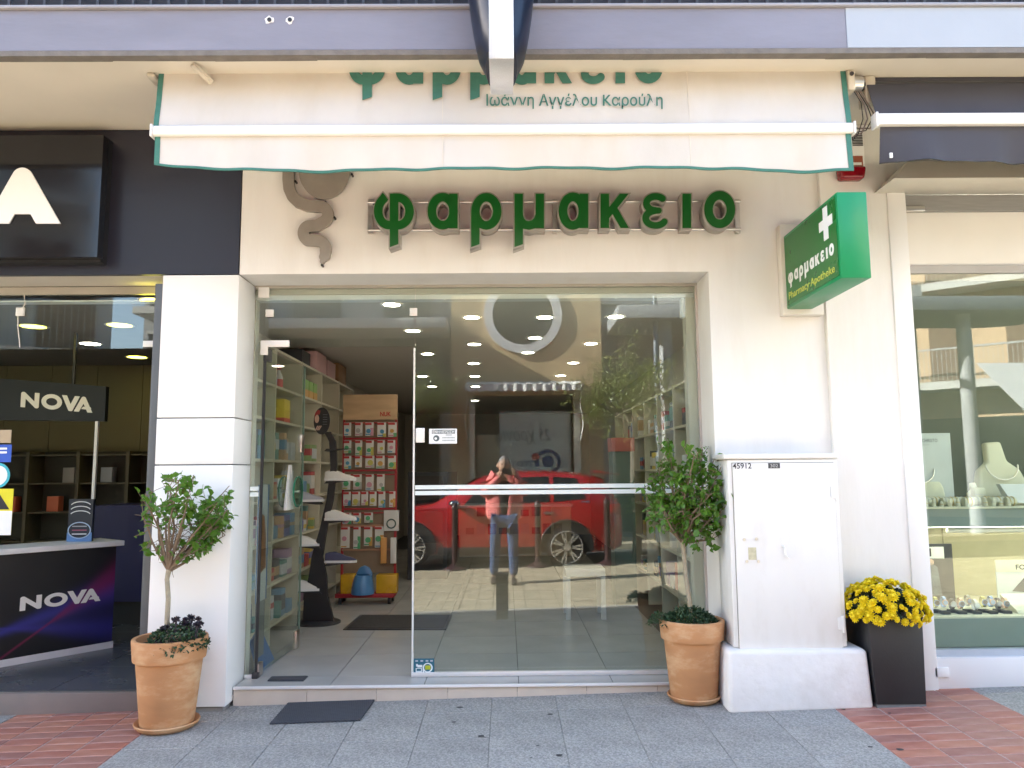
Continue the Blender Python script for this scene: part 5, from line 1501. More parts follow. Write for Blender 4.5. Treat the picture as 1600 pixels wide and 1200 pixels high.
def print_mat():
    m = M('counter_print', (.012, .012, .016), .35, var=.1)
    n = m.node_tree.nodes; L = m.node_tree.links; b = n['Principled BSDF']
    tc = n.new('ShaderNodeTexCoord')
    def math_(op, a, c=None):
        q = n.new('ShaderNodeMath'); q.operation = op
        for k, v in enumerate((a, c)):
            if v is None: continue
            if isinstance(v, (int, float)): q.inputs[k].default_value = v
            else: L.new(v, q.inputs[k])
        return q.outputs[0]
    dt = n.new('ShaderNodeVectorMath'); dt.operation = 'DOT_PRODUCT'; dt.inputs[1].default_value = dirv
    L.new(tc.outputs['Object'], dt.inputs[0])
    o_ = (Vector((A0.x, A0.y, 0)) - Vector((-3.1, .6, 0))).dot(dirv)
    s_ = math_('SUBTRACT', dt.outputs['Value'], o_)
    sp = n.new('ShaderNodeSeparateXYZ'); L.new(tc.outputs['Object'], sp.inputs[0])
    z_ = math_('DIVIDE', sp.outputs['Z'], ztop - NF)
    def band(c0, c1, w0, w1):     # printed brush stroke: centre c0 + c1 s, width w0 + w1 s
        ctr = math_('ADD', math_('MULTIPLY', s_, c1), c0)
        wid = math_('MAXIMUM', math_('ADD', math_('MULTIPLY', s_, w1), w0), .012)
        d = math_('DIVIDE', math_('SUBTRACT', z_, ctr), wid)
        return math_('POWER', 2.718, math_('MULTIPLY', math_('MULTIPLY', d, d), -1.0))
    f1 = band(.10, .33, -.05, .14); f2 = band(.42, -.17, -.09, .16); f3 = band(-.38, .78, -.22, .26)
    src = b.inputs['Base Color'].links[0].from_socket
    for f, c in ((f1, (.05, .05, .36, 1)), (f2, (.045, .04, .30, 1)), (f3, (.22, .015, .08, 1))):
        fd_ = math_('MULTIPLY', f, .62)
        mx = n.new('ShaderNodeMix'); mx.data_type = 'RGBA'; L.new(fd_, mx.inputs['Factor']); L.new(src, mx.inputs[6]); mx.inputs[7].default_value = c
        src = mx.outputs[2]
    L.new(src, b.inputs['Base Color'])
    return m
cbox(0, 1.35, NF + .05, ztop - .045, -.0099, 0).build('front_panel', print_mat(), CT)
cbox(-.02, 1.36, NF, NF + .049, -.36, .005).build('plinth', M('plinth_white', (.72, .72, .75), .4), CT)
cbox(-.03, 1.40, ztop - .039, ztop, -.40, .03).build('top', M('counter_white', (.78, .79, .82), .35), CT, bevel=.004)
hc_ = ztop - NF
a_, b_ = PZ(28, 960, 0), None
sA = (PX(30, 945, -3.4).x)
s0_ = 1.35 - 1.02; sw_ = .86
def s_on_counter(px, py):
    r = ray(px, py); k = ((Vector((A0.x, A0.y, 0)) - CAM_POS).dot(nrm_)) / r.dot(nrm_); p = CAM_POS + r * k
    return (p - Vector((A0.x, A0.y, 0))).dot(dirv), p.z
sn0, zn0 = s_on_counter(30, 955); sn1, zn1 = s_on_counter(160, 938)
sh0 = s_on_counter(30, 933)[1] - zn0
nova_word(CT, lambda u, v, w: on_c(sn0 + u * (sn1 - sn0) / 3.98, (zn0 + zn1) / 2 + (1 - v) * sh0, .003 + w), .002)
# leaflet holder on the counter
lh = T('leaflet_holder', 'dark and blue leaflet stand with white arcs on the counter', 'leaflet stand', tuple(on_c(1.16, ztop, -.08)))
a, c = PY(105, 843, c1.y - .1), PY(143, 779, c1.y - .1)
yl = c1.y - .05
xl0, xl1 = PY(105, 840, yl).x, PY(143, 840, yl).x
zl0, zl1 = ztop + .001, PY(120, 780, yl).z
MB().box(xl0, xl1, yl, yl + .03, zl0, zl1).build('card', M('leaflet_dark', (.03, .035, .05), .4), lh)
MB().box(xl0 - .002, xl1 + .002, yl - .004, yl - .001, zl0, zl0 + .07).build('holder', M('leaflet_blue', (.16, .32, .62), .4), lh)
xm = (xl0 + xl1) / 2; wv = xl1 - xl0
for k in range(3):
    ar = [(xm + wv * .42 * math.cos(R_(t)), yl - .003, zl1 - .055 - .036 * k + .035 * math.sin(R_(t))) for t in range(20, 161, 10)]
    MB().tube(ar, .0038, 5).build('arc', PAPER, lh)
el = [(xm + wv * .46 * math.cos(t * math.pi / 14), yl - .007, zl0 + .088 + .062 * math.sin(t * math.pi / 14)) for t in range(29)]
MB().tube(el, .0045, 5, False).build('ring', M('ring_pale_blue', (.45, .60, .80), .4), lh)
MB().prism([(xm + wv * .44 * math.cos(t * math.pi / 14), zl0 + .088 + .059 * math.sin(t * math.pi / 14)) for t in range(28)], xz, yl - .006, yl - .0045).build('badge', M('leaflet_dark', (.03, .035, .05), .4), lh)
for k in range(3):
    MB().box(xm - wv * .3, xm + wv * .3, yl - .0075, yl - .006, zl0 + .055 + k * .03, zl0 + .063 + k * .03).build('text_line', [PAPER, M('print_pink', (.45, .12, .2), .5), M('print_pale', (.4, .45, .5), .5)][k], lh)
# hanging header board reading NOVA
bY = 1.25
hb = T('header_board', 'black hanging board reading NOVA inside the telecom shop', 'sign', (PY(95, 620, bY).x, bY, PY(95, 660, bY).z))
t0, t1, t2, t3 = PY(14, 590, bY), PY(166, 604, bY), PY(166, 658, bY), PY(14, 655, bY)
MB().hexa([(t0.x - .5, bY, t3.z), (t1.x, bY, t2.z), (t1.x, bY + .05, t2.z), (t0.x - .5, bY + .05, t3.z)], [(t0.x - .5, bY, t0.z + .03), (t1.x, bY, t1.z), (t1.x, bY + .05, t1.z), (t0.x - .5, bY + .05, t0.z + .03)]).build('board', M('board_black', (.012, .014, .017), .4), hb)
na, nb = PY(33, 624, bY), PY(149, 628, bY)
hN = PY(90, 614, bY).z - PY(90, 638, bY).z
nova_word(hb, lambda u, v, w: Vector((na.x + (nb.x - na.x) * u / 3.98, bY - .003 - w, na.z - .04 * u * .35 + hN * (.5 - v))), .002)
pa, pb_ = PY(150, 658, bY), PY(144, 838, bY)
MB().box(pa.x - .012, pa.x + .012, bY + .01, bY + .034, NF, pa.z).build('post', SATIN, hb)
MB().box(t0.x - .4, t0.x - .38, bY + .01, bY + .03, t0.z, 2.71).build('hanger', DARKM, hb)
MB().box(t1.x - .3, t1.x - .28, bY + .01, bY + .03, t1.z - .01, 2.71).build('hanger', DARKM, hb)
# olive wall panels, cabinets and counter block behind
wpan = T('wall_panelling', 'olive wall panelling high in the telecom shop', 'panelling', (-4, 3.2, 1.6))
for k in range(6):
    MB().box(-6.0 + k * .50, -5.505 + k * .50, 3.2, 3.24, 1.75, 2.70).build('panel', OLIVE, wpan)
dsp = T('wall_cabinet', 'brown display cabinet with glass shelves behind the telecom counter', 'cabinet', (-4.3, 3.1, NF))
BRN = M('cabinet_brown', (.10, .085, .05), .5)
for x in (-5.6, -5.05, -4.52, -4.0, -3.66):
    MB().box(x, x + .035, 2.9, 3.18, NF, 1.745).build('upright', BRN, dsp)
for z in (.5, .8, 1.1, 1.4, 1.70):
    MB().box(-5.56, -3.665, 2.93, 3.18, z, z + .015).build('shelf', BRN, dsp)
MB().box(-5.6, -3.63, 3.181, 3.199, NF, 1.745).build('back', M('cabinet_back', (.05, .045, .03), .6), dsp)
for k, (x, z, c_) in enumerate([(-5.3, 1.115, (.6, .12, .05)), (-4.85, 1.115, (.6, .16, .08)), (-4.7, 1.415, (.30, .28, .26)), (-4.3, 1.415, (.30, .32, .36)), (-4.3, .815, (.25, .25, .27)), (-5.2, .515, (.12, .12, .14))]):
    boxthing('phone_box', ['red phone box on the far cabinet shelf', 'orange red phone box beside the glass divider', 'pale phone box on the upper cabinet shelf', 'grey phone box on the upper cabinet shelf', 'grey box on the middle cabinet shelf', 'dark box on the lowest cabinet shelf'][k], 'box', x, x + .12, 2.98, 3.08, z + .001, z + .16, CM(*c_))
blk = T('blue_desk', 'deep blue desk block behind the telecom counter', 'desk', (-3.1, 2.3, NF))
p0, p1 = PY(146, 790, 1.9), PY(228, 940, 1.9)
MB().box(p0.x, -2.33, 1.9, 2.5, p1.z, p0.z).build('front', M('deep_blue', (.012, .012, .075), .4), blk)
MB().box(p0.x, -2.33, 1.95, 2.5, NF, p1.z - .001).build('base', M('desk_base', (.03, .027, .025), .5), blk)
fcab = T('filing_cabinet', 'brown door panel cabinet at the back of the telecom shop', 'cabinet', (-3.2, 3.6, NF))
p0, p1 = PY(196, 690, 3.6), PY(221, 770, 3.6)
MB().box(p0.x, p1.x, 3.6, 3.9, NF, p0.z).build('door', M('brown_door', (.17, .125, .065), .5), fcab)
MB().box(p0.x - .2, p0.x - .003, 3.62, 3.9, NF, p0.z).build('side_panel', M('brown_side', (.09, .07, .04), .5), fcab)
# big fascia sign
fs_ = T('fascia_sign', 'glossy black fascia box with large white letters NOVA', 'sign', (-4.6, -.45, 2.87))
MB().box(-7.0, PY(163, 300, -.40).x, -.40, WY - .005, 2.86, 3.70).build('backing_tray', BLACKP, fs_)
xr = PY(157, 300, -.47).x
MB().box(-6.95, xr, -.47, -.4005, 2.875, 3.685).build('panel', M('gloss_black', (.012, .012, .014), .07, var=.05), fs_)
cF = cell(.25, .25, 0, 200)
fF = lambda u, v, w: PY(u, v, -.471) + Vector((0, -w, 0))
bigA = union(stroke(cF([(146, 318), (352, 680)]), 66 / 4, [(0, cF([(0, 600)])[0][1], 0, 1)]), stroke(cF([(146, 318), (-60, 680)]), 66 / 4, [(0, cF([(0, 600)])[0][1], 0, 1)]),
             stroke(cF([(60, 496), (250, 496)]), 45 / 4, [(*cF([(52, 540)])[0], -.87, -.5), (0, cF([(0, 541)])[0][1], 0, 1)]))
link_mesh('letter', flat_mesh('letter', contour(bigA, -60, 130, 240, 370, .5), .012, fF), fs_, LTW)
bigV = stroke(cF([(-560, 150), (-300, 560), (-80, 150)]), 66 / 4, [(0, cF([(0, 250)])[0][1], 0, -1), (0, cF([(0, 600)])[0][1], 0, 1)])
link_mesh('letter', flat_mesh('letter', contour(bigV, -175, 10, 240, 370, .5), .012, fF), fs_, LTW)

# ================================================================ jeweller (right)
JY = -.30
jw = T('jewellery_window', 'white framed jewellery display window with roller blind and shutter box', 'shopfront', (4.4, JY, .15))
MB().box(2.53, 2.652, WY - .045, JY + .02, .10, 3.33).build('frame', WHITE2, jw, bevel=.004)
MB().box(2.652, 2.662, JY - .012, JY + .02, .16, 3.325).build('gasket', BLACKP, jw)
b = MB().hexa([(2.45, -.62, 3.31), (8, -.62, 3.31), (8, WY - .006, 3.31), (2.45, WY - .006, 3.31)], [(2.64, -.45, 3.49), (8, -.45, 3.49), (8, WY - .006, 3.49), (2.64, WY - .006, 3.49)])
b.build('shutter_box', CREAM, jw, bevel=.004)
MB().box(2.662, 8, JY - .02, JY + .03, 3.20, 3.309).build('shutter_track', M('grey_track', (.32, .32, .31), .45, metal=.3, stretch=(1, 1, 12)), jw)
MB().box(2.67, 8, JY + .012, JY + .016, 2.83, 3.199).build('roller_blind', M('blind_white', (.80, .785, .74), .7, var=.02), jw)
MB().box(2.662, 8, JY - .012, JY + .014, 2.777, 2.8295).build('cross_bar', M('grey_bar', (.40, .39, .37), .45), jw)
p = PY(1420, 328, JY - .03); MB().box(p.x - .03, p.x + .10, JY - .05, JY - .021, p.z - .015, p.z + .02).build('shutter_bolt', STEEL, jw, bevel=.004)
MB().box(2.662, 8, JY, JY + .01, .372, 2.776).build('pane', glass('display_glass', (.93, .98, .94), .06), jw)
MB().box(2.662, 8, JY - .02, JY + .03, .33, .3715).build('bottom_rail', M('rail_blue_grey', (.45, .50, .56), .4), jw)
MB().box(2.652, 8, WY - .03, JY + .04, .10, .329).build('plinth', WHITE2, jw, bevel=.004)
p = PY(1470, 1050, WY - .03); MB().box(p.x - .045, p.x + .045, WY - .045, WY - .0305, p.z - .03, p.z + .03).build('socket_cover', WHITE2, jw, bevel=.004)
# display inside
VEL = M('display_green', (.23, .27, .245), .6, var=.04); IVO = M('display_ivory', (.70, .66, .50), .55, var=.04)
ds = T('jewellery_display_case', 'grey green jewellery display case with pale tops inside the window', 'display case', (4.3, .2, .37))
zs1 = PY(1500, 966, JY + .06).z; zs2 = PY(1500, 792, JY + .12).z
MB().box(2.70, 8, JY + .05, 1.0, .372, zs1).build('lower_plinth', VEL, ds)
MB().box(2.70, 8, JY + .05, 1.0, zs1 + .0005, zs1 + .012).build('lower_top', IVO, ds)
MB().box(2.70, 8, JY + .12, 1.0, zs2 - .13, zs2 - .012).build('shelf_front', VEL, ds)
MB().box(2.70, 8, JY + .11, 1.0, zs2 - .0115, zs2).build('upper_top', IVO, ds)
MB().box(2.70, 8, .55, .58, zs1 + .013, zs2 - .131).build('lower_back', M('display_beige', (.52, .47, .30), .6), ds)
MB().box(2.70, 8, .80, .83, zs2 + .001, 3.0).build('upper_back', M('display_dark', (.10, .11, .09), .6), ds)
for x in (3.25, 3.9, 4.6): MB().box(x, x + .006, .545, .5495, zs1 + .02, zs2 - .14).build('panel_joint', M('joint_olive', (.30, .27, .17), .7), ds)
MB().tube([(2.95, JY + .25, zs2 - .16), (8, JY + .25, zs2 - .16)], .018, 10).build('light_tube', SATIN, ds)
TUBE = M('tube_glow', (1.0, .95, .78), .5, emit=3.2, var=0)
MB().box(2.8, 7.8, JY + .30, JY + .34, zs2 - .145, zs2 - .135).build('led_strip', TUBE, ds)
MB().box(2.8, 7.8, JY + .10, JY + .14, 2.86, 2.87).build('led_strip', TUBE, ds)
def bust(x, y, z, h, label, lean=.0, neck=True):
    o = T('necklace_bust', label, 'bust', (x, y, z))
    w = h * .42
    prof = [(-w, 0), (-w * .98, h * .30), (-w * .80, h * .52), (-w * .38, h * .66), (-w * .30, h * .98), (w * .30, h), (w * .38, h * .68), (w * .80, h * .54), (w * .98, h * .30), (w, 0)]
    MB().prism(prof, lambda u, v, d: (x + u, y + d + v * .25, z + .001 + v), 0, h * .16).build('form', IVO, o, bevel=h * .04, seg=3)
    if neck:
        pts = [(x + w * .62 * math.cos(R_(t)), y - .012 + (h * .45 + h * .22 * math.sin(R_(t))) * .25, z + h * .62 + h * .24 * math.sin(R_(t))) for t in range(180, 361, 12)]
        MB().tube(pts, h * .012, 6).build('necklace', STEEL, o, smooth=True)
ux = lambda px, py, y: PY(px, py, y)
p = ux(1450, 785, .02); bust(p.x - .03, .02, zs2, .40, 'tall ivory necklace bust beside the white jewellery card', 0)
p = ux(1528, 785, .12); bust(p.x, .12, zs2, .15, 'small ivory necklace bust in the middle of the upper shelf')
p = ux(1575, 785, .20); bust(p.x, .20, zs2, .44, 'tall curved ivory bust by the tilted tray')
a, c = ux(1431, 677, .06), ux(1492, 785, .06)
jc = T('jewellery_card', 'tall white jewellery card standing on the upper shelf', 'card', (a.x, .06, zs2))
MB().box(a.x - .02, c.x, .06, .068, zs2 + .001, a.z).build('board', WPL, jc)
t0, t1 = ux(1433, 691, .055), ux(1465, 685.5, .055)
link_mesh('print', text_mesh('print', 'ROCHRISTO', 0, lambda u, v, w: Vector((u, .0585, v)), .012, t0.x, t1.x, t0.z, t1.z), jc, M('print_grey2', (.25, .25, .24), .6))
t0, t1 = ux(1434, 697, .055), ux(1453, 693.5, .055)
link_mesh('print_line', text_mesh('print_line', 'JEWELRY', 0, lambda u, v, w: Vector((u, .0585, v)), .0, t0.x, t1.x, t0.z, t1.z), jc, M('print_pale2', (.45, .45, .42), .6))
random.seed(9)
for k, px in enumerate([1440, 1452, 1466, 1478, 1490, 1502, 1512, 1524, 1545, 1552, 1558, 1570, 1578]):
    p = ux(px, 780, JY + .2 + .02 * (k % 3))
    y = JY + .2 + .03 * (k % 3)
    o = T('bracelet_roll', 'pale bracelet roll with jewellery on the upper shelf', 'display roll', (p.x, y, zs2), 'bracelet rolls')
    MB().tube([(p.x - .03, y, zs2 + .03), (p.x + .03, y, zs2 + .03)], .029, 12).build('roll', IVO, o, smooth=True)
    for j in (-.014, .012):
        MB().tube([(p.x + j, y + .031 * math.cos(t * math.pi / 8), zs2 + .03 + .031 * math.sin(t * math.pi / 8)) for t in range(17)], .0028, 5, False).build('bracelet', STEEL if (k % 2) else M('gold', (.70, .50, .20), .3, metal=1), o)
for k, px in enumerate([1437, 1447, 1459, 1471, 1484, 1497, 1510, 1540, 1552, 1564, 1576]):
    y = JY + .14 + .015 * (k % 2); p = ux(px, 786, y)
    o = T('ring_cone', 'small ivory ring cone on the front edge of the upper shelf', 'ring stand', (p.x, y, zs2), 'ring cones on the upper shelf')
    h_ = .035 + .012 * (k % 3)
    MB().lathe([(.014, .001), (.012, h_ * .5), (.005, h_), (.001, h_ + .002)], (p.x, y, zs2), 12).build('cone', IVO, o, smooth=True)
    MB().tube([(p.x + .0135 * math.cos(t * math.pi / 6), y + .0135 * math.sin(t * math.pi / 6), zs2 + h_ * .5) for t in range(13)], .002, 5, False).build('ring', MATS['gold'] if k % 2 else STEEL, o)
p = ux(1532, 770, .05); o = T('cushion_block', 'upright ivory cushion block on the upper shelf', 'display block', (p.x, .05, zs2))
MB().box(p.x - .04, p.x + .04, .05, .10, zs2 + .001, zs2 + .12).build('block', IVO, o, bevel=.012)
for k in range(2): MB().box(p.x - .041, p.x + .041, .049, .052, zs2 + .04 + k * .03, zs2 + .044 + k * .03).build('bracelet', STEEL, o)
p = ux(1590, 770, .0); o = T('display_tray', 'tilted white tray of rings on the upper shelf', 'tray', (p.x, .0, zs2))
MB().hexa([(p.x - .08, -.06, zs2 + .02), (p.x + .25, -.06, zs2 + .001), (p.x + .25, .02, zs2 + .001), (p.x - .08, .02, zs2 + .02)], [(p.x - .08, .06, zs2 + .14), (p.x + .25, .06, zs2 + .14), (p.x + .25, .10, zs2 + .14), (p.x - .08, .10, zs2 + .14)]).build('tray', WPL, o)
zz = zs1 + .012
wcol = [M('watch_%d' % i, c_, .3, metal=.6) for i, c_ in enumerate([(.55, .55, .55), (.60, .55, .20), (.25, .35, .55), (.08, .08, .09), (.55, .35, .25), (.35, .35, .30)])]
for k, px in enumerate([1450, 1463, 1476, 1489, 1502, 1514, 1525, 1538, 1550, 1561, 1572]):
    y = JY + .14 + .05 * (k % 2); p = ux(px, 950, y)
    o = T('watch', '%s strapped watch with %s dial on a black stand, %s from the white frame' % (['steel', 'gold', 'blue', 'black', 'brown', 'olive'][k % 6], ['white', 'black', 'blue'][k % 3], ['first', 'second', 'third', 'fourth', 'fifth', 'sixth', 'seventh', 'eighth', 'ninth', 'tenth', 'eleventh'][k]), 'watch', (p.x, y, zz), 'watches in the lower display')
    MB().box(p.x - .026, p.x + .026, y - .02, y + .03, zz + .001, zz + .018).build('stand', BLACKP, o)
    cz = zz + .055 + .01 * (k % 3)
    ring = [(p.x, y + .012 + .024 * math.cos(t * math.pi / 9), cz + .034 * math.sin(t * math.pi / 9)) for t in range(19)]
    m = wcol[k % 6]
    b = MB()
    for q0, q1 in zip(ring[:-1], ring[1:]): b.bar(q0, q1, .018, .003, (0, 0, 1) if abs(q0[2] - q1[2]) < .006 else (0, 1, 0))
    b.build('strap', m, o)
    MB().tube([(p.x, y - .016, cz), (p.x, y - .008, cz)], .019, 18).build('case', wcol[(k * 2) % 6], o)
    MB().tube([(p.x, y - .0175, cz), (p.x, y - .0165, cz)], .015, 18).build('dial', [WPL, BLACKP, wcol[2]][k % 3], o)
a, c = ux(1440, 850, .2), ux(1493, 935, .2)
wc = T('watch_poster', 'black framed watch advertisement of a man in a dark jacket', 'poster', (a.x, .2, zz))
MB().box(a.x - .05, c.x, .20, .21, zz + .001, a.z).build('panel', BLACKP, wc)
MB().box(a.x - .05, c.x - .06, .197, .1995, a.z - .10, a.z - .02).build('white_band', WPL, wc)
MB().box(a.x - .03, a.x + .06, .1945, .1965, a.z - .085, a.z - .03).build('dark_block', M('brown_black', (.03, .025, .02), .5), wc)
MB().prism([(a.x - .02, zz + .06), (a.x + .12, zz + .06), (a.x + .10, a.z - .16), (a.x + .06, a.z - .13), (a.x + .0, a.z - .16)], xz, .197, .1995).build('printed_man', M('print_suit', (.10, .12, .14), .5, var=.4, scale=14), wc)
MB().disc((a.x + .055, .1985, a.z - .125), .022, 'y', 16, .003).build('printed_head', SKIN_, wc)
a, c = ux(1555, 875, .1), ux(1600, 945, .1)
fo = T('watch_poster', 'cream and white watch advertisement card at the window edge', 'poster', (c.x, .1, zz))
MB().box(a.x, a.x + .55, .10, .108, zz + .001, a.z - .08).build('panel', WPL, fo)
MB().box(a.x, a.x + .55, .098, .108, a.z - .0795, a.z).build('heading_band', IVO, fo)
t0, t1 = ux(1587, 890, .1), ux(1594, 882, .1)
hh = t1.z - t0.z
link_mesh('print', text_mesh('print', 'FOSSIL', 0, lambda u, v, w: Vector((u, .0975, v)), .02, t0.x, t0.x + hh * 4.6, t0.z, t1.z), fo, BLK)
MB().prism([(a.x + .10, zz + .10), (a.x + .35, zz + .08), (a.x + .34, zz + .18), (a.x + .20, zz + .20)], xz, .0975, .0995).build('printed_shape', M('print_dark', (.06, .06, .06), .5), fo)
o = T('watch_pad', 'ivory sloped pad with a watch at the right of the lower display', 'display pad', (ux(1590, 945, JY + .2).x, JY + .2, zz))
p = ux(1590, 945, JY + .2)
MB().hexa([(p.x - .05, JY + .12, zz + .001), (p.x + .2, JY + .12, zz + .001), (p.x + .2, JY + .3, zz + .001), (p.x - .05, JY + .3, zz + .001)], [(p.x - .05, JY + .14, zz + .02), (p.x + .2, JY + .14, zz + .02), (p.x + .2, JY + .3, zz + .10), (p.x - .05, JY + .3, zz + .10)]).build('pad', IVO, o)
# ================================================================ across the street
def zg(x, y): return G(cl(x, -26, 26), cl(y, -14, 12))
TAN = M('tan_render', (.62, .46, .26), .8, var=.08, scale=1.5, bump=.1, stain=.25, stain_col=(.42, .31, .18))
PALE = M('pale_render', (.62, .61, .56), .8, var=.06, scale=1.5, bump=.1, stain=.2)
GREYR = M('grey_render', (.42, .43, .43), .8, var=.08, scale=1.5, stain=.2)
APRI = M('apricot_render', (.62, .44, .27), .8, var=.06, scale=1.5, stain=.2)
DGL = M('dark_shop_glass', (.02, .022, .022), .12, var=.1)
PANE = M('window_glass', (.05, .06, .065), .08, var=.1)
SHUT = M('brown_shutter', (.17, .10, .06), .6, var=.1)
OY = -12.0
ob = T('shop_house', 'tan rendered shop house with round window across the street', 'building', (.45, OY - 4, zg(.45, OY)))
WINX0, WINX1 = PM(742, 700, OY).x, PM(897, 700, OY).x
WINZ1 = PM(820, 617, OY).z
z0 = zg(.4, OY) - .3
rc = PM(817, 492, OY); rr_out = abs(PM(878, 492, OY).x - rc.x); rr_in = rr_out * .79
wx0, wx1 = PM(705, 600, OY).x, PM(941, 600, OY).x
# wall with shop opening and round opening
hole = [(WINX0, z0 + .35), (WINX1, z0 + .35), (WINX1, WINZ1), (WINX0, WINZ1)]
circ = [(rc.x + rr_in * math.cos(t * math.pi / 24), rc.z + rr_in * math.sin(t * math.pi / 24)) for t in range(48)]
link_mesh('wall', flat_mesh('wall', [[(wx0, z0), (wx1, z0), (wx1, 9.0), (wx0, 9.0)], hole, circ], .3, lambda u, v, w: Vector((u, OY - .3 + w, v))), ob, TAN)
rim = [[(rc.x + r * math.cos(t * math.pi / 24), rc.z + r * math.sin(t * math.pi / 24)) for t in range(48)] for r in (rr_out, rr_in - .01)]
rw = link_mesh('round_window', flat_mesh('round_window', rim, .07, lambda u, v, w: Vector((u, OY + .001 + w, v))), ob, WHITE)
MB().disc((rc.x, OY - .14, rc.z), rr_in + .02, 'y', 40, .02).build('pane', PANE, rw)
MB().box(wx0, wx1, OY - 6, OY - .301, z0, 9.0).build('mass', TAN, ob)
CREAMF = M('cream_frame', (.78, .74, .60), .6)
for x0_, x1_ in ((WINX0 - .12, WINX0), (WINX1, WINX1 + .14)):
    MB().box(x0_, x1_, OY + .001, OY + .05, z0, WINZ1 + .1).build('pilaster', CREAMF, ob)
sw_ = MB().box(WINX0, WINX1, OY - .20, OY - .18, z0 + .35, WINZ1).build('shop_window', M('shop_window_dark', (.045, .05, .045), .15), ob)
zp = PM(820, 642, OY).z
MB().box(WINX0 + .55, WINX1 - .06, OY - .175, OY - .165, z0 + .5, zp).build('window_film', M('film_green', (.60, .66, .58), .6), sw_)
MB().box(WINX0 + .05, WINX0 + .54, OY - .175, OY - .165, z0 + .5, PM(820, 678, OY).z).build('slatted_blind', M('blind_olive', (.42, .40, .27), .6), sw_)
INKB = M('hand_ink', (.04, .05, .05), .6); LBLU = M('logo_blue', (.03, .08, .20), .5); LRED = M('logo_red', (.55, .06, .07), .5)
# lettering, read from the street
fO = lambda u, v, w: Vector((u, OY - .163, v))
xa, xb2 = PM(862, 690, OY).x, PM(772, 690, OY).x
# the street side is read from +y looking to -y, so the writing runs towards -x
tz0, tz1 = PM(820, 694, OY).z, PM(820, 667, OY).z
link_mesh('handwriting', text_mesh('handwriting', '25 χρόνια', 0, lambda u, v, w: Vector((xa + xb2 - u, OY - .163, v)), -.004, xb2, xa, tz0, tz1, shear=.25), sw_, INKB)
lc = PM(857, 721, OY); lr = abs(PM(875, 721, OY).x - lc.x)
ringl = stroke(arc((0, 0), lr, lr * .9, -200, 60), lr * .16)
link_mesh('logo_ring', flat_mesh('logo_ring', contour(ringl, -lr * 1.4, lr * 1.4, -lr * 1.4, lr * 1.4, lr * .05), .002, lambda u, v, w: Vector((lc.x + u, OY - .1635 + w, lc.z - v))), sw_, LBLU)
MB().disc((lc.x, OY - .163, lc.z), lr * .52, 'y', 24, .003).build('logo_disc', LBLU, sw_)
MB().disc((PM(837, 713, OY).x, OY - .1625, PM(837, 713, OY).z), lr * .32, 'y', 16, .003).build('logo_spot', LRED, sw_)
ta, tb = PM(838, 722, OY).x, PM(798, 722, OY).x
link_mesh('logo_word', text_mesh('logo_word', 'ΠΤΟΤ', 0, lambda u, v, w: Vector((ta + tb - u, OY - .163, v)), .03, tb, ta, PM(820, 729, OY).z, PM(820, 720, OY).z), sw_, LBLU)
# white scalloped canopy
cp = T('shop_canopy', 'small white scalloped canopy framing the shop window across the street', 'awning', ((WINX0 + WINX1) / 2, OY + .3, WINZ1))
CNV = M('white_canvas', (.82, .81, .76), .8, var=.05)
cx0, cx1 = PM(727, 603, OY + .4).x, PM(909, 603, OY + .4).x
ct0 = PM(820, 600, OY + .4).z
n = 44
def can(s, t):
    x = cx0 + (cx1 - cx0) * s
    return Vector((x, OY + .02 + .40 * t, ct0 + .10 * (1 - t) + .012 * math.sin(s * 60)))
sheet(can, n, 3, (0, 0, -.004)).build('top', CNV, cp, smooth=True)
sheet(lambda s, t: Vector((cx0 + (cx1 - cx0) * s, OY + .42 + .02 * math.sin(s * 75), ct0 - t * (.13 + .03 * abs(math.sin(s * 34))))), 88, 3, (0, -.004, 0)).build('valance', CNV, cp, smooth=True)
for x in (cx0, cx1):
    zl_ = PM(730, 690, OY + .3).z
    sheet(lambda s, t: Vector((x + .03 * math.sin(9 * t + x), OY + .02 + .40 * s * (1 - .35 * t), ct0 - t * (ct0 - zl_))), 4, 14, (.004, 0, 0)).build('side_drape', CNV, cp, smooth=True)

def house(name, label, x0, x1, y, h, m, floors, wins, rot=0.0, depth=6.0, shut=None, balc=True, ground_dark=True, rail=True):
    cxm = (x0 + x1) / 2
    o = T(name, label, 'building', (cxm, y, zg(cxm, y) - .3))
    b0 = zg(cxm, y) - .3
    MB().box(x0, x1, y - depth, y, b0, h).build('wall', m, o)
    MB().box(x0 - .1, x1 + .1, y - depth - .1, y + .15, h, h + .25).build('cornice', PALE, o)
    if ground_dark:
        MB().box(x0 + .3, x1 - .3, y + .001, y + .03, b0 + .4, 3.0).build('shopfront', DGL, o)
    for f in range(floors):
        zf = 4.1 + f * 3.0
        if zf + 2.3 > h: break
        for k in range(wins):
            xw = x0 + (x1 - x0) * (k + .5) / wins
            w = MB().box(xw - .55, xw + .55, y + .001, y + .05, zf, zf + 2.2).build('window', shut or PANE, o)
            MB().box(xw - .62, xw + .62, y + .001, y + .07, zf + 2.2, zf + 2.28).build('lintel', PALE, w)
        if balc:
            MB().box(x0 + .1, x1 - .1, y + .001, y + 1.05, zf - .28, zf - .05).build('balcony_slab', PALE, o)
            b = MB()
            nb = int((x1 - x0 - .2) / .12)
            for k in range(nb): b.box(x0 + .12 + k * .12, x0 + .135 + k * .12, y + 1.0, y + 1.02, zf - .05, zf + .9)
            b.box(x0 + .1, x1 - .1, y + .98, y + 1.04, zf + .9, zf + .95)
            b.build('railing', M('pale_railing', (.45, .45, .44), .5, metal=.3), o)
    if rot:
        o.rotation_euler = (0, 0, rot)
    return o
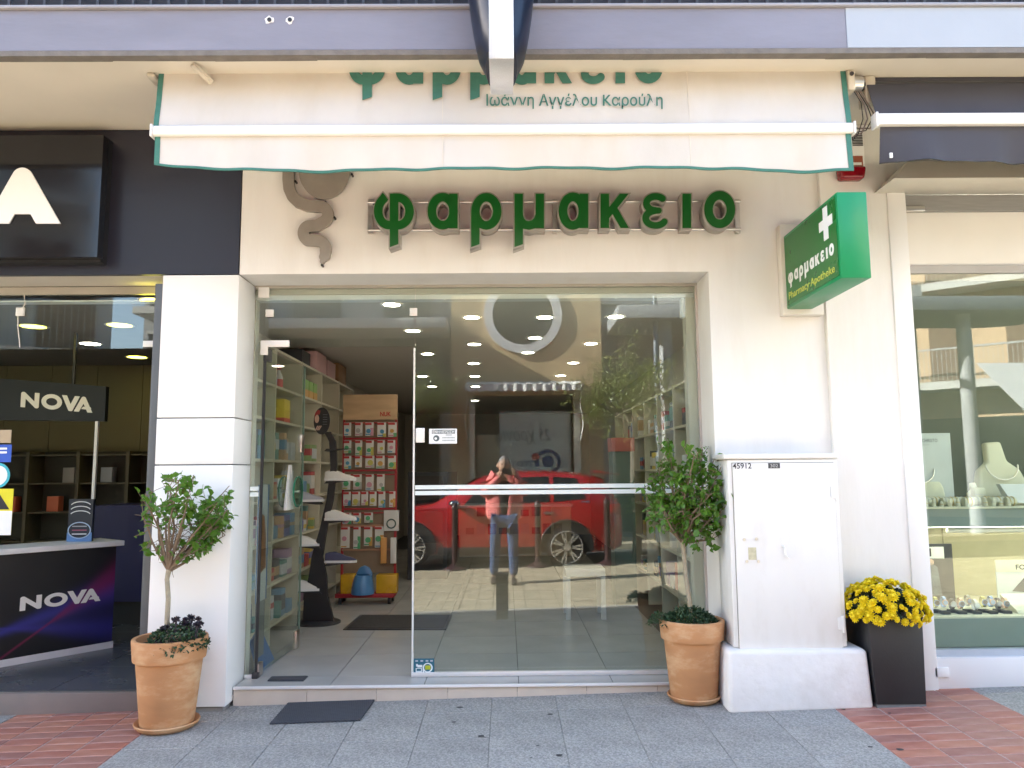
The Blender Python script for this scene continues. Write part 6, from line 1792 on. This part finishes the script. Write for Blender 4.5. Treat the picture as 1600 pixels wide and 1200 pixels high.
# left of the tan house: recessed dark arcade house, pale first floor with slab
house('town_house', 'pale town house with tall windows left of the tan shop house', -7.6, wx0 - .02, OY - .6, 9.2, GREYR, 2, 3, balc=False, shut=M('window_grey', (.16, .18, .17), .3))
sl_ = T('concrete_canopy', 'long concrete canopy over the dark arcade across the street', 'canopy', (-4.4, OY, 4.6))
MB().box(-7.6, wx0 - .05, OY - .58, OY + .75, 4.62, 4.85).build('slab', PALE, sl_, bevel=.02)
MB().box(-7.5, -7.3, OY + .4, OY + .6, zg(-7.4, OY), 4.62).build('column', GREYR, sl_)
house('apartment_house', 'apartment house with brown shutters and balconies up the street', -17, -8.2, OY + 2.5, 10.5, PALE, 2, 5, rot=R_(-28), shut=SHUT)
house('apartment_house', 'tall grey apartment house standing behind the street corner', -12.5, -6.5, OY - 9, 15, GREYR, 4, 4, depth=5)
# right: arcade under a round-ended concrete canopy
house('arcade_house', 'low long house with shaded arcade right of the tan shop house', wx1 + .02, 9.3, OY - .4, 5.35, GREYR, 0, 5, balc=False)
rc_ = T('rounded_canopy', 'dark rounded concrete canopy over the arcade', 'canopy', (5.8, OY + .5, 4.7))
outl = [(wx1 + .15, OY - .35), (9.6, OY - .35)] + [(10.6 + 1.0 * math.cos(R_(t)), OY + .65 + 1.0 * math.sin(R_(t))) for t in range(-90, 91, 15)] + [(wx1 + .15, OY + 1.65)]
MB().prism(outl, lambda u, v, d: (u, v, d), 4.62, 4.92).build('slab', M('canopy_grey', (.30, .32, .33), .7, stain=.3), rc_, bevel=.04)
for x in (3.4, 6.4, 9.4): MB().tube([(x, OY + 1.2, zg(x, OY) - .1), (x, OY + 1.2, 4.62)], .14, 14).build('column', GREYR, rc_, smooth=True)
house('corner_house', 'apricot corner house with sunlit white balconies beyond the arcade', 10.4, 18.6, OY - 6.0, 13, APRI, 3, 4, rot=R_(40), shut=SHUT)
house('end_house', 'white house closing the street view with railed balconies', 17, 27, OY - 2, 11, M('white_render', (.75, .73, .68), .8, var=.05, scale=1.5), 3, 5, rot=R_(48))
pa_ = T('cafe_parasol', 'big white canvas awning sheet of the corner cafe', 'awning', (10.3, OY + 2.2, 2.2))
sheet(lambda s, t: Vector((9.3 + 2.0 * s + .3 * t, OY + 1.7 + 1.3 * t, 3.55 - 1.35 * t)), 6, 6, (0, 0, -.01)).build('canvas', M('cafe_canvas', (.74, .73, .69), .8, var=.03), pa_)
sheet(lambda s, t: Vector((9.6 + 2.0 * s, OY + 3.0, 2.2 - .18 * t)), 12, 1, (0, -.01, 0)).build('valance', MATS['cafe_canvas'], pa_)
for s_ in (9.7, 11.5):
    MB().tube([(s_, OY + 3.0, zg(s_, OY) - .05), (s_, OY + 3.0, 2.2)], .03, 8).build('leg', POWDER, pa_)
# street lamp pole
lp_ = T('street_lamp', 'slim grey street lamp pole on the far pavement', 'street lamp', (3.15, -10.6, zg(3.1, -10.6)))
zb_ = zg(3.15, -10.6)
MB().tube([(3.15, -10.6, zb_), (3.15, -10.6, zb_ + 6.5)], [.07, .045], 12).build('pole', M('lamp_grey', (.20, .23, .26), .45, metal=.4), lp_, smooth=True)
MB().lathe([(.10, 0), (.10, .25), (.07, .3)], (3.15, -10.6, zb_), 14).build('base', MATS['lamp_grey'], lp_)
MB().bar((3.15, -10.6, zb_ + 6.5), (3.15, -9.5, zb_ + 6.7), .08, .06).build('arm', MATS['lamp_grey'], lp_)
MB().box(3.03, 3.27, -9.75, -9.2, zb_ + 6.62, zb_ + 6.70).build('lamp_head', MATS['lamp_grey'], lp_, bevel=.01)
# olive trees
OLV = [leafM('olive_leaf_%d' % i, c, .3, .3) for i, c in enumerate([(.22, .26, .09), (.30, .33, .16), (.10, .13, .045)])]
def olive(x, y, zc_, r, label, seed):
    random.seed(seed)
    zb_ = zg(x, y) - .02
    o = T('olive_tree', label, 'tree', (x, y, zb_))
    top = Vector((x, y, zc_ - r * .7))
    MB().tube([(x, y, zb_), (x + .03, y, zb_ + .6), (x - .02, y, zb_ + 1.2), top], [.085, .07, .06, .05], 10).build('trunk', M('olive_bark', (.19, .16, .12), .9, var=.3, scale=14, bump=.5), o, smooth=True)
    b = MB(); lb = MB()
    for k in range(34):
        tip = Vector((x, y, zc_)) + rv(random.uniform(.55, 1.0) * r) * 1.0
        mid = top.lerp(tip, .5) + rv(.12)
        b.tube([top, mid, tip], [.028, .014, .005], 6)
        for j in range(14):
            e = mid.lerp(tip, random.uniform(.3, 1.1)) + rv(random.uniform(.05, .34) * r)
            for q in range(9):
                lb.cm = random.randrange(3); L = random.uniform(.06, .10)
                add_leaf(lb, e + rv(.10), rv() + Vector((0, 0, .3)), rv(), L, L * .28)
    b.build('branches', MATS['olive_bark'], o); lb.build('crown', OLV, o)
cR = PM(983, 612, -8.0)
olive(cR.x + .05, -7.95, cR.z, 1.0, 'olive tree with sunlit silvery crown behind the parked car', 31)
cL = PM(650, 615, -8.3)
olive(cL.x - .35, -10.9, cL.z + .35, .95, 'smaller olive tree on the far pavement before the dark arcade', 32)
# bollards and the low square post
BOL = M('bollard_iron', (.05, .022, .022), .45, var=.15)
for px in (711, 841, 950, 1085):
    p = PM(px, 880, -7.4); x = p.x; zb_ = zg(x, -7.4) - .022
    o = T('bollard', 'dark iron bollard on a flared round foot along the paved zone', 'bollard', (x, -7.4, zb_), 'bollards along the paved zone')
    MB().lathe([(.001, 0), (.19, 0), (.185, .025), (.10, .055), (.06, .09)], (x, -7.4, zb_), 20).build('foot', BOL, o, smooth=True)
    MB().lathe([(.052, .08), (.05, .95), (.058, .965), (.058, 1.0), (.045, 1.03), (.025, 1.06), (.001, 1.07)], (x, -7.4, zb_), 16).build('shaft', BOL, o, smooth=True)
zb_ = G(-.05, -2.63)
po = T('low_post', 'low dark square post near the kerb', 'post', (-.05, -2.63, zb_))
MB().box(-.11, .01, -2.69, -2.57, zb_ - .02, zb_ + .42).build('shaft', M('post_brown', (.06, .052, .035), .6, var=.2), po, bevel=.006)
MB().box(-.118, .018, -2.698, -2.562, zb_ + .4205, zb_ + .445).build('cap', M('post_cap', (.05, .045, .035), .5), po, bevel=.008)
bn_ = T('stone_bench', 'pale stone bench block on the far pavement', 'bench', (3.9, -9.9, zg(3.9, -10.6)))
zb_ = zg(3.9, -10.7) + .06
MB().box(3.3, 5.0, -11.0, -10.6, zb_ + .28, zb_ + .42).build('seat', KERBST, bn_, bevel=.02)
for x in (3.45, 4.6): MB().box(x, x + .25, -10.95, -10.65, zb_ - .02, zb_ + .28).build('leg', KERBST, bn_)

# ================================================================ red car
zr = zg(-.3, -8.6) - .05
car = T('parked_car', 'red parked SUV with silver alloy wheels beside the bollards', 'car', (-.3, -8.65, zr))
CRED = M('car_red', (.46, .012, .016), .22, var=.03, coat=1.0)
CGL = M('car_glass', (.015, .018, .018), .05, var=.05); CBL = M('car_black', (.02, .02, .02), .55)
NY, CW = -7.74, .90
cyc = NY - CW
#       x      sill  belt  roof  w_sill w_belt w_roof
STN = [(-2.55, .42, .68, .70, .62, .66, .40), (-2.45, .30, .80, .83, .74, .76, .60), (-2.2, .26, .90, .95, .86, .86, .74), (-1.6, .26, .98, 1.03, .90, .89, .74), (-1.25, .26, 1.0, 1.07, .90, .895, .72), (-.85, .26, 1.01, 1.32, .90, .90, .66), (-.45, .26, 1.02, 1.53, .90, .90, .62), (.1, .26, 1.03, 1.615, .90, .90, .62), (.7, .26, 1.05, 1.62, .90, .90, .62), (1.25, .26, 1.07, 1.58, .90, .895, .61), (1.65, .28, 1.08, 1.50, .89, .87, .58), (1.80, .30, 1.08, 1.30, .86, .83, .62), (1.92, .36, 1.05, 1.09, .80, .78, .64), (1.95, .45, .85, .88, .74, .74, .6)]
b = MB(); vs = []; fs = []
def ring_of(s):
    x, si, be, ro, ws, wb, wr = s
    half = [(ws, si), (ws + .02, si + (be - si) * .45), (wb, be), (wr + (wb - wr) * .08, ro - .05 if ro - be > .1 else ro - .01), (wr * .7, ro - .005), (0, ro)]
    pts = [(x, cyc + w, zr + z) for w, z in half] + [(x, cyc - w, zr + z) for w, z in half[-2::-1]]
    return pts
for s in STN: vs += ring_of(s)
n = 11
for i in range(len(STN) - 1):
    for k in range(n): fs.append((i * n + k, i * n + (k + 1) % n, (i + 1) * n + (k + 1) % n, (i + 1) * n + k))
fs.append(tuple(range(n))); fs.append(tuple(range((len(STN) - 1) * n, len(STN) * n)))
b.add(vs, fs)
b.build('body', CRED, car, smooth=True)
def side_pt(x, f, side=1, out=.006):
    """point on the greenhouse side: f = 0 at the belt, 1 at the roof edge"""
    for s, t in zip(STN[:-1], STN[1:]):
        if s[0] <= x <= t[0]:
            q = (x - s[0]) / (t[0] - s[0]); v = [s[k] + (t[k] - s[k]) * q for k in range(7)]
            w = v[5] + ((v[6] + (v[5] - v[6]) * .08) - v[5]) * f
            z = v[2] + ((v[3] - .05) - v[2]) * f
            return Vector((x, cyc + side * (w + out), zr + z))
for side in (1, -1):
    for nm, poly in (('front_window', [(-.72, .08), (-.10, .08), (-.10, .90), (-.35, .90)]), ('rear_window', [(-.03, .08), (.72, .08), (.72, .90), (-.03, .90)]), ('quarter_window', [(.80, .08), (1.32, .14), (1.20, .88), (.80, .90)])):
        MB().add([side_pt(x, f, side) for x, f in poly], [(0, 1, 2, 3)]).build(nm, CGL, car)
    MB().add([side_pt(-1.0, .1, side, .008), side_pt(1.4, .02, side, .008), side_pt(1.4, .07, side, .008), side_pt(-.8, .07, side, .008)], [(0, 1, 2, 3)]).build('window_trim', STEEL, car)
    MB().box(-1.15, .55, cyc + side * .88 - .02, cyc + side * .88 + .05, zr + .24, zr + .36).build('sill_cladding', CBL, car, bevel=.02)
    for wx in (-1.62, 1.0):
        cyw = cyc + side * (CW - .10)
        ar = [(wx + .43 * math.cos(R_(t)), cyc + side * (CW + .012), zr + .35 + .43 * math.sin(R_(t))) for t in range(-8, 189, 8)]
        disc = [(wx + .42 * math.cos(R_(t)), zr + .35 + .42 * math.sin(R_(t))) for t in range(0, 360, 12)]
        MB().prism([p for p in disc if p[1] > zr + .2], xz, cyc + side * (CW - .02), cyc + side * (CW + .022)).build('wheel_arch', CBL, car)
        MB().tube(ar, .025, 6).build('arch_trim', CBL, car)
        wh = MB().tube([(wx, cyw + side * (.02 - .10), zr + .345), (wx, cyw + side * .125, zr + .345)], .345, 32).build('wheel', M('tyre', (.02, .02, .022), .8), car, bevel=.03, smooth=True)
        MB().tube([(wx, cyw + side * .1255, zr + .345), (wx, cyw + side * .128, zr + .345)], .262, 28).build('rim_well', CBL, wh)
        b = MB()
        for k in range(7):
            t = 2 * math.pi * k / 7
            for dt in (-.13, .13):
                b.bar((wx + .04 * math.cos(t), cyw + side * .132, zr + .345 + .04 * math.sin(t)), (wx + .255 * math.cos(t + dt), cyw + side * .132, zr + .345 + .255 * math.sin(t + dt)), .03, .012, (0, 1, 0))
        b.tube([(wx, cyw + side * .128, zr + .345), (wx, cyw + side * .142, zr + .345)], .06, 16)
        rg = [(wx + .262 * math.cos(t * math.pi / 16), cyw + side * .131, zr + .345 + .262 * math.sin(t * math.pi / 16)) for t in range(33)]
        b.tube(rg, .012, 6, False)
        b.build('rim', M('alloy', (.72, .72, .72), .25, metal=.8), wh, smooth=False)
    for x in (-.22, .62):
        MB().box(x, x + .17, cyc + side * .905 - .012, cyc + side * .905 + .018, zr + .90, zr + .93).build('door_handle', STEEL, car, bevel=.008)
    for x in (-.06, .76):
        MB().box(x - .003, x + .003, cyc + side * .915 - .002, cyc + side * .915 + .002, zr + .38, zr + .98).build('door_gap', CBL, car)
    MB().ball((-.86, cyc + side * 1.0, zr + 1.08), .10, 8, .62).build('door_mirror', M('mirror_chrome', (.6, .6, .6), .15, metal=1), car, smooth=True)
    MB().box(1.72, 1.93, cyc + side * .80 - .07, cyc + side * .80 + .07, zr + .88, zr + 1.05).build('tail_lamp', M('tail_red', (.28, .01, .01), .15), car, bevel=.03)
    MB().box(-2.50, -2.2, cyc + side * .70 - .1, cyc + side * .70 + .1, zr + .68, zr + .80).build('headlight', M('headlamp', (.6, .62, .64), .1), car, bevel=.03)
MB().hexa([(-1.2, cyc - .66, zr + 1.075), (-1.2, cyc + .66, zr + 1.075), (-1.19, cyc + .66, zr + 1.09), (-1.19, cyc - .66, zr + 1.09)], [(-.48, cyc - .55, zr + 1.53), (-.48, cyc + .55, zr + 1.53), (-.47, cyc + .55, zr + 1.545), (-.47, cyc - .55, zr + 1.545)]).build('windscreen', CGL, car)
MB().hexa([(1.55, cyc - .56, zr + 1.575), (1.98, cyc - .52, zr + 1.52), (1.98, cyc + .52, zr + 1.52), (1.55, cyc + .56, zr + 1.575)], [(1.55, cyc - .56, zr + 1.61), (1.98, cyc - .52, zr + 1.545), (1.98, cyc + .52, zr + 1.545), (1.55, cyc + .56, zr + 1.61)]).build('roof_spoiler', CRED, car, bevel=.01)
MB().tube([(1.3, cyc + .2, zr + 1.59), (1.42, cyc + .2, zr + 1.80)], .006, 6).build('aerial', CBL, car)

# ================================================================ the photographer
def skin_mesh(name, verts, edges, radii, m, parent, levels=2, root=0, extra=None):
    me = bpy.data.meshes.new(name); me.from_pydata([tuple(v) for v in verts], edges, [])
    o = bpy.data.objects.new(name, me); COL.objects.link(o)
    md = o.modifiers.new('skin', 'SKIN'); md.use_smooth_shade = True
    for i, r in enumerate(radii):
        sv = me.skin_vertices[0].data[i]; sv.radius = r if isinstance(r, tuple) else (r, r); sv.use_root = (i == root)
    ss_ = o.modifiers.new('sub', 'SUBSURF'); ss_.levels = levels; ss_.render_levels = levels
    dg = bpy.context.evaluated_depsgraph_get()
    out = bpy.data.meshes.new_from_object(o.evaluated_get(dg))
    bpy.data.objects.remove(o); bpy.data.meshes.remove(me)
    out.name = name
    if extra is not None:
        bm = bmesh.new(); bm.from_mesh(out); bm.from_mesh(extra); bm.to_mesh(out); bm.free()
    return link_mesh(name, out, parent, m, True)
def head_mesh(c):
    b = MB(); n, k = 16, 22; vs = []; fs = []
    for j in range(n + 1):
        a = math.pi * j / n
        for i in range(k):
            t = 2 * math.pi * i / k
            x, y, z = math.sin(a) * math.cos(t), math.sin(a) * math.sin(t), -math.cos(a)
            w = .079 * (1 - .22 * max(0, -z) ** 1.5); d = .098 * (1 - .16 * max(0, -z) ** 2) + (.012 * max(0, -z) * max(0, y))
            vs.append(c + Vector((x * w, y * d, z * .122)))
    for j in range(n):
        for i in range(k): fs.append((j * k + i, j * k + (i + 1) % k, (j + 1) * k + (i + 1) % k, (j + 1) * k + i))
    b.add(vs, fs); return b.mesh('head')
px_, py_ = -.03, -5.47
gz0 = G(px_, py_) - .02
per = T('person', 'person in pink jacket and jeans holding a phone up with both hands', 'person', (px_, py_, gz0))
def pv(x, y, z): return Vector((px_ + x, py_ + y, gz0 + z))
SKN = M('skin', (.55, .34, .24), .5, var=.06); JKT = M('pink_jacket', (.74, .20, .19), .75, var=.1, scale=14, bump=.4, bscale=16)
JEAN = M('blue_jeans', (.045, .085, .19), .85, var=.25, scale=16, bump=.4, bscale=30); TSH = M('dark_shirt', (.02, .02, .024), .85, var=.1, bump=.3, bscale=20)
HAIR = M('grey_hair', (.30, .30, .29), .8, var=.35, scale=60, bump=.6, bscale=160); SHOE = M('brown_shoe', (.05, .035, .025), .6)
ph_ = Vector((.015, -5.292, 1.50)) - pv(0, 0, 0)
hR = ph_ + Vector((-.085, -.015, -.015)); hL = ph_ + Vector((.085, -.015, .0))
sh, el_r, el_l = 1.42, Vector((-.30, .05, 1.18)), Vector((.29, .06, 1.19))
JV = [(0, 0, .93), (0, -.005, 1.12), (0, -.01, 1.30), (0, -.005, 1.45), (0, .02, 1.52), (0, .035, 1.60), (0, .04, 1.665),
      (-.18, -.01, sh), tuple(el_r), tuple(hR + Vector((-.01, -.03, -.05))), (.18, -.01, sh), tuple(el_l), tuple(hL + Vector((.01, -.03, -.05))),
      (-.10, 0, .90), (-.13, .02, .50), (-.145, -.02, .09), (.10, 0, .90), (.115, .06, .50), (.12, .09, .09)]
JE = [(0, 1), (1, 2), (2, 3), (3, 4), (4, 5), (5, 6), (3, 7), (7, 8), (8, 9), (3, 10), (10, 11), (11, 12), (0, 13), (13, 14), (14, 15), (0, 16), (16, 17), (17, 18)]
JR = [(.12, .085), (.115, .085), (.13, .09), (.10, .08), .055, (.078, .095), (.07, .088), .062, .043, .028, .062, .043, .028, .085, .058, .04, .085, .058, .04]
skin_mesh('body', [pv(*v) for v in JV], JE, JR, SKN, per, extra=head_mesh(pv(0, .035, 1.605)))
# clothes
skin_mesh('shirt', [pv(0, 0, .82), pv(0, 0, 1.10), pv(0, -.005, 1.30), pv(0, -.005, 1.45)], [(0, 1), (1, 2), (2, 3)], [(.165, .125), (.158, .12), (.172, .125), (.13, .09)], TSH, per)
for s_, elb, hd in ((-1, el_r, hR), (1, el_l, hL)):
    wr = hd + Vector((s_ * .012, -.035, -.055))
    V_ = [pv(s_ * .128, -.005, .84), pv(s_ * .128, -.005, 1.10), pv(s_ * .135, -.01, 1.30), pv(s_ * .175, -.012, sh), pv(*elb), pv(*wr)]
    skin_mesh('jacket', V_, [(0, 1), (1, 2), (2, 3), (3, 4), (4, 5)], [(.10, .155), (.10, .155), (.10, .155), .098, .074, .052], JKT, per, root=2)
b = MB().hexa([pv(-.20, -.155, .86), pv(.20, -.155, .86), pv(.20, -.105, .86), pv(-.20, -.105, .86)], [pv(-.19, -.15, 1.44), pv(.19, -.15, 1.44), pv(.19, -.10, 1.44), pv(-.19, -.10, 1.44)])
b.build('jacket_back', JKT, per, bevel=.02)
skin_mesh('jeans', [pv(0, 0, .92), pv(-.10, 0, .86), pv(-.132, .02, .50), pv(-.148, -.02, .10), pv(.10, 0, .86), pv(.118, .06, .50), pv(.123, .09, .10)], [(0, 1), (1, 2), (2, 3), (0, 4), (4, 5), (5, 6)], [(.165, .12), .105, .076, .062, .105, .076, .062], JEAN, per)
for x, y in ((-.15, -.02), (.125, .09)):
    skin_mesh('shoe', [pv(x, y - .06, .05), pv(x, y + .05, .05), pv(x, y + .15, .038), pv(x, y + .20, .032)], [(0, 1), (1, 2), (2, 3)], [(.045, .048), (.046, .05), (.048, .036), (.03, .028)], SHOE, per)
# hair cap, ears, nose, eyes
hm = head_mesh(pv(0, .035, 1.605)); bm = bmesh.new(); bm.from_mesh(hm)
bmesh.ops.scale(bm, vec=(1.07, 1.07, 1.06), space=Matrix.Translation(-pv(0, .032, 1.612)), verts=bm.verts)
lw = pv(0, 0, 0)
bmesh.ops.delete(bm, geom=[f for f in bm.faces if (f.calc_center_median().z - lw.z) < 1.585 + max(0, (f.calc_center_median().y - lw.y - .0)) * .95], context='FACES')
for v_ in bm.verts: v_.co += rv(.004)
bm.to_mesh(hm); bm.free()
link_mesh('hair', hm, per, HAIR, True)
for s_ in (-1, 1):
    MB().ball(pv(s_ * .080, .03, 1.60), .024, 6, 1.4).build('ear', SKN, per, smooth=True)
    MB().ball(pv(s_ * .03, .122, 1.622), .011, 6).build('eye', M('eye_dark', (.03, .02, .02), .3), per, smooth=True)
MB().hexa([pv(-.014, .11, 1.575), pv(.014, .11, 1.575), pv(.010, .145, 1.58), pv(-.010, .145, 1.58)], [pv(-.008, .105, 1.63), pv(.008, .105, 1.63), pv(.005, .118, 1.63), pv(-.005, .118, 1.63)]).build('nose', SKN, per, bevel=.004)
MB().hexa([pv(-.026, .11, 1.538), pv(.026, .11, 1.538), pv(.02, .122, 1.54), pv(-.02, .122, 1.54)], [pv(-.026, .11, 1.55), pv(.026, .11, 1.55), pv(.02, .122, 1.55), pv(-.02, .122, 1.55)]).build('mouth', M('lips', (.30, .12, .10), .5), per)
for s_, hd in ((-1, hR), (1, hL)):
    P0_ = hd + Vector((s_ * .012, -.035, -.055))
    palm = hd + Vector((s_ * .012, -.018, -.018))
    V_ = [P0_, palm]; E_ = [(0, 1)]; Rr = [(.026, .02), (.034, .02)]
    for k in range(4):
        base_ = palm + Vector((s_ * (.012 - .004 * k), .004, .030 - .020 * k + .012))
        f1 = base_ + Vector((-s_ * .004, .026, .008)); f2 = f1 + Vector((-s_ * .022, .012 - .002 * k, .0)); f3 = f2 + Vector((-s_ * (.018 - .002 * k), -.004, 0))
        i = len(V_); V_ += [base_, f1, f2, f3]; E_ += [(1, i), (i, i + 1), (i + 1, i + 2), (i + 2, i + 3)]; Rr += [.010, .009, .0085, .0075]
    tb_ = palm + Vector((-s_ * .01, -.01, -.025)); t1_ = tb_ + Vector((-s_ * .025, -.004, .0)); t2_ = t1_ + Vector((-s_ * .02, .002, .012))
    i = len(V_); V_ += [tb_, t1_, t2_]; E_ += [(1, i), (i, i + 1), (i + 1, i + 2)]; Rr += [.012, .0105, .009]
    skin_mesh('hand', [pv(*v) for v in V_], E_, Rr, SKN, per, 1, 1)
pc_ = pv(*ph_)
phn = T('phone', 'dark phone held sideways in front of the face', 'phone', tuple(pc_ - Vector((0, 0, .04))))
MB().box(pc_.x - .08, pc_.x + .08, pc_.y - .005, pc_.y + .005, pc_.z - .038, pc_.z + .038).build('case', BLACKP, phn, bevel=.004)
MB().box(pc_.x + .045, pc_.x + .07, pc_.y + .005, pc_.y + .0075, pc_.z - .01, pc_.z + .03).build('camera_bump', M('phone_bump', (.06, .06, .065), .3), phn, bevel=.001)
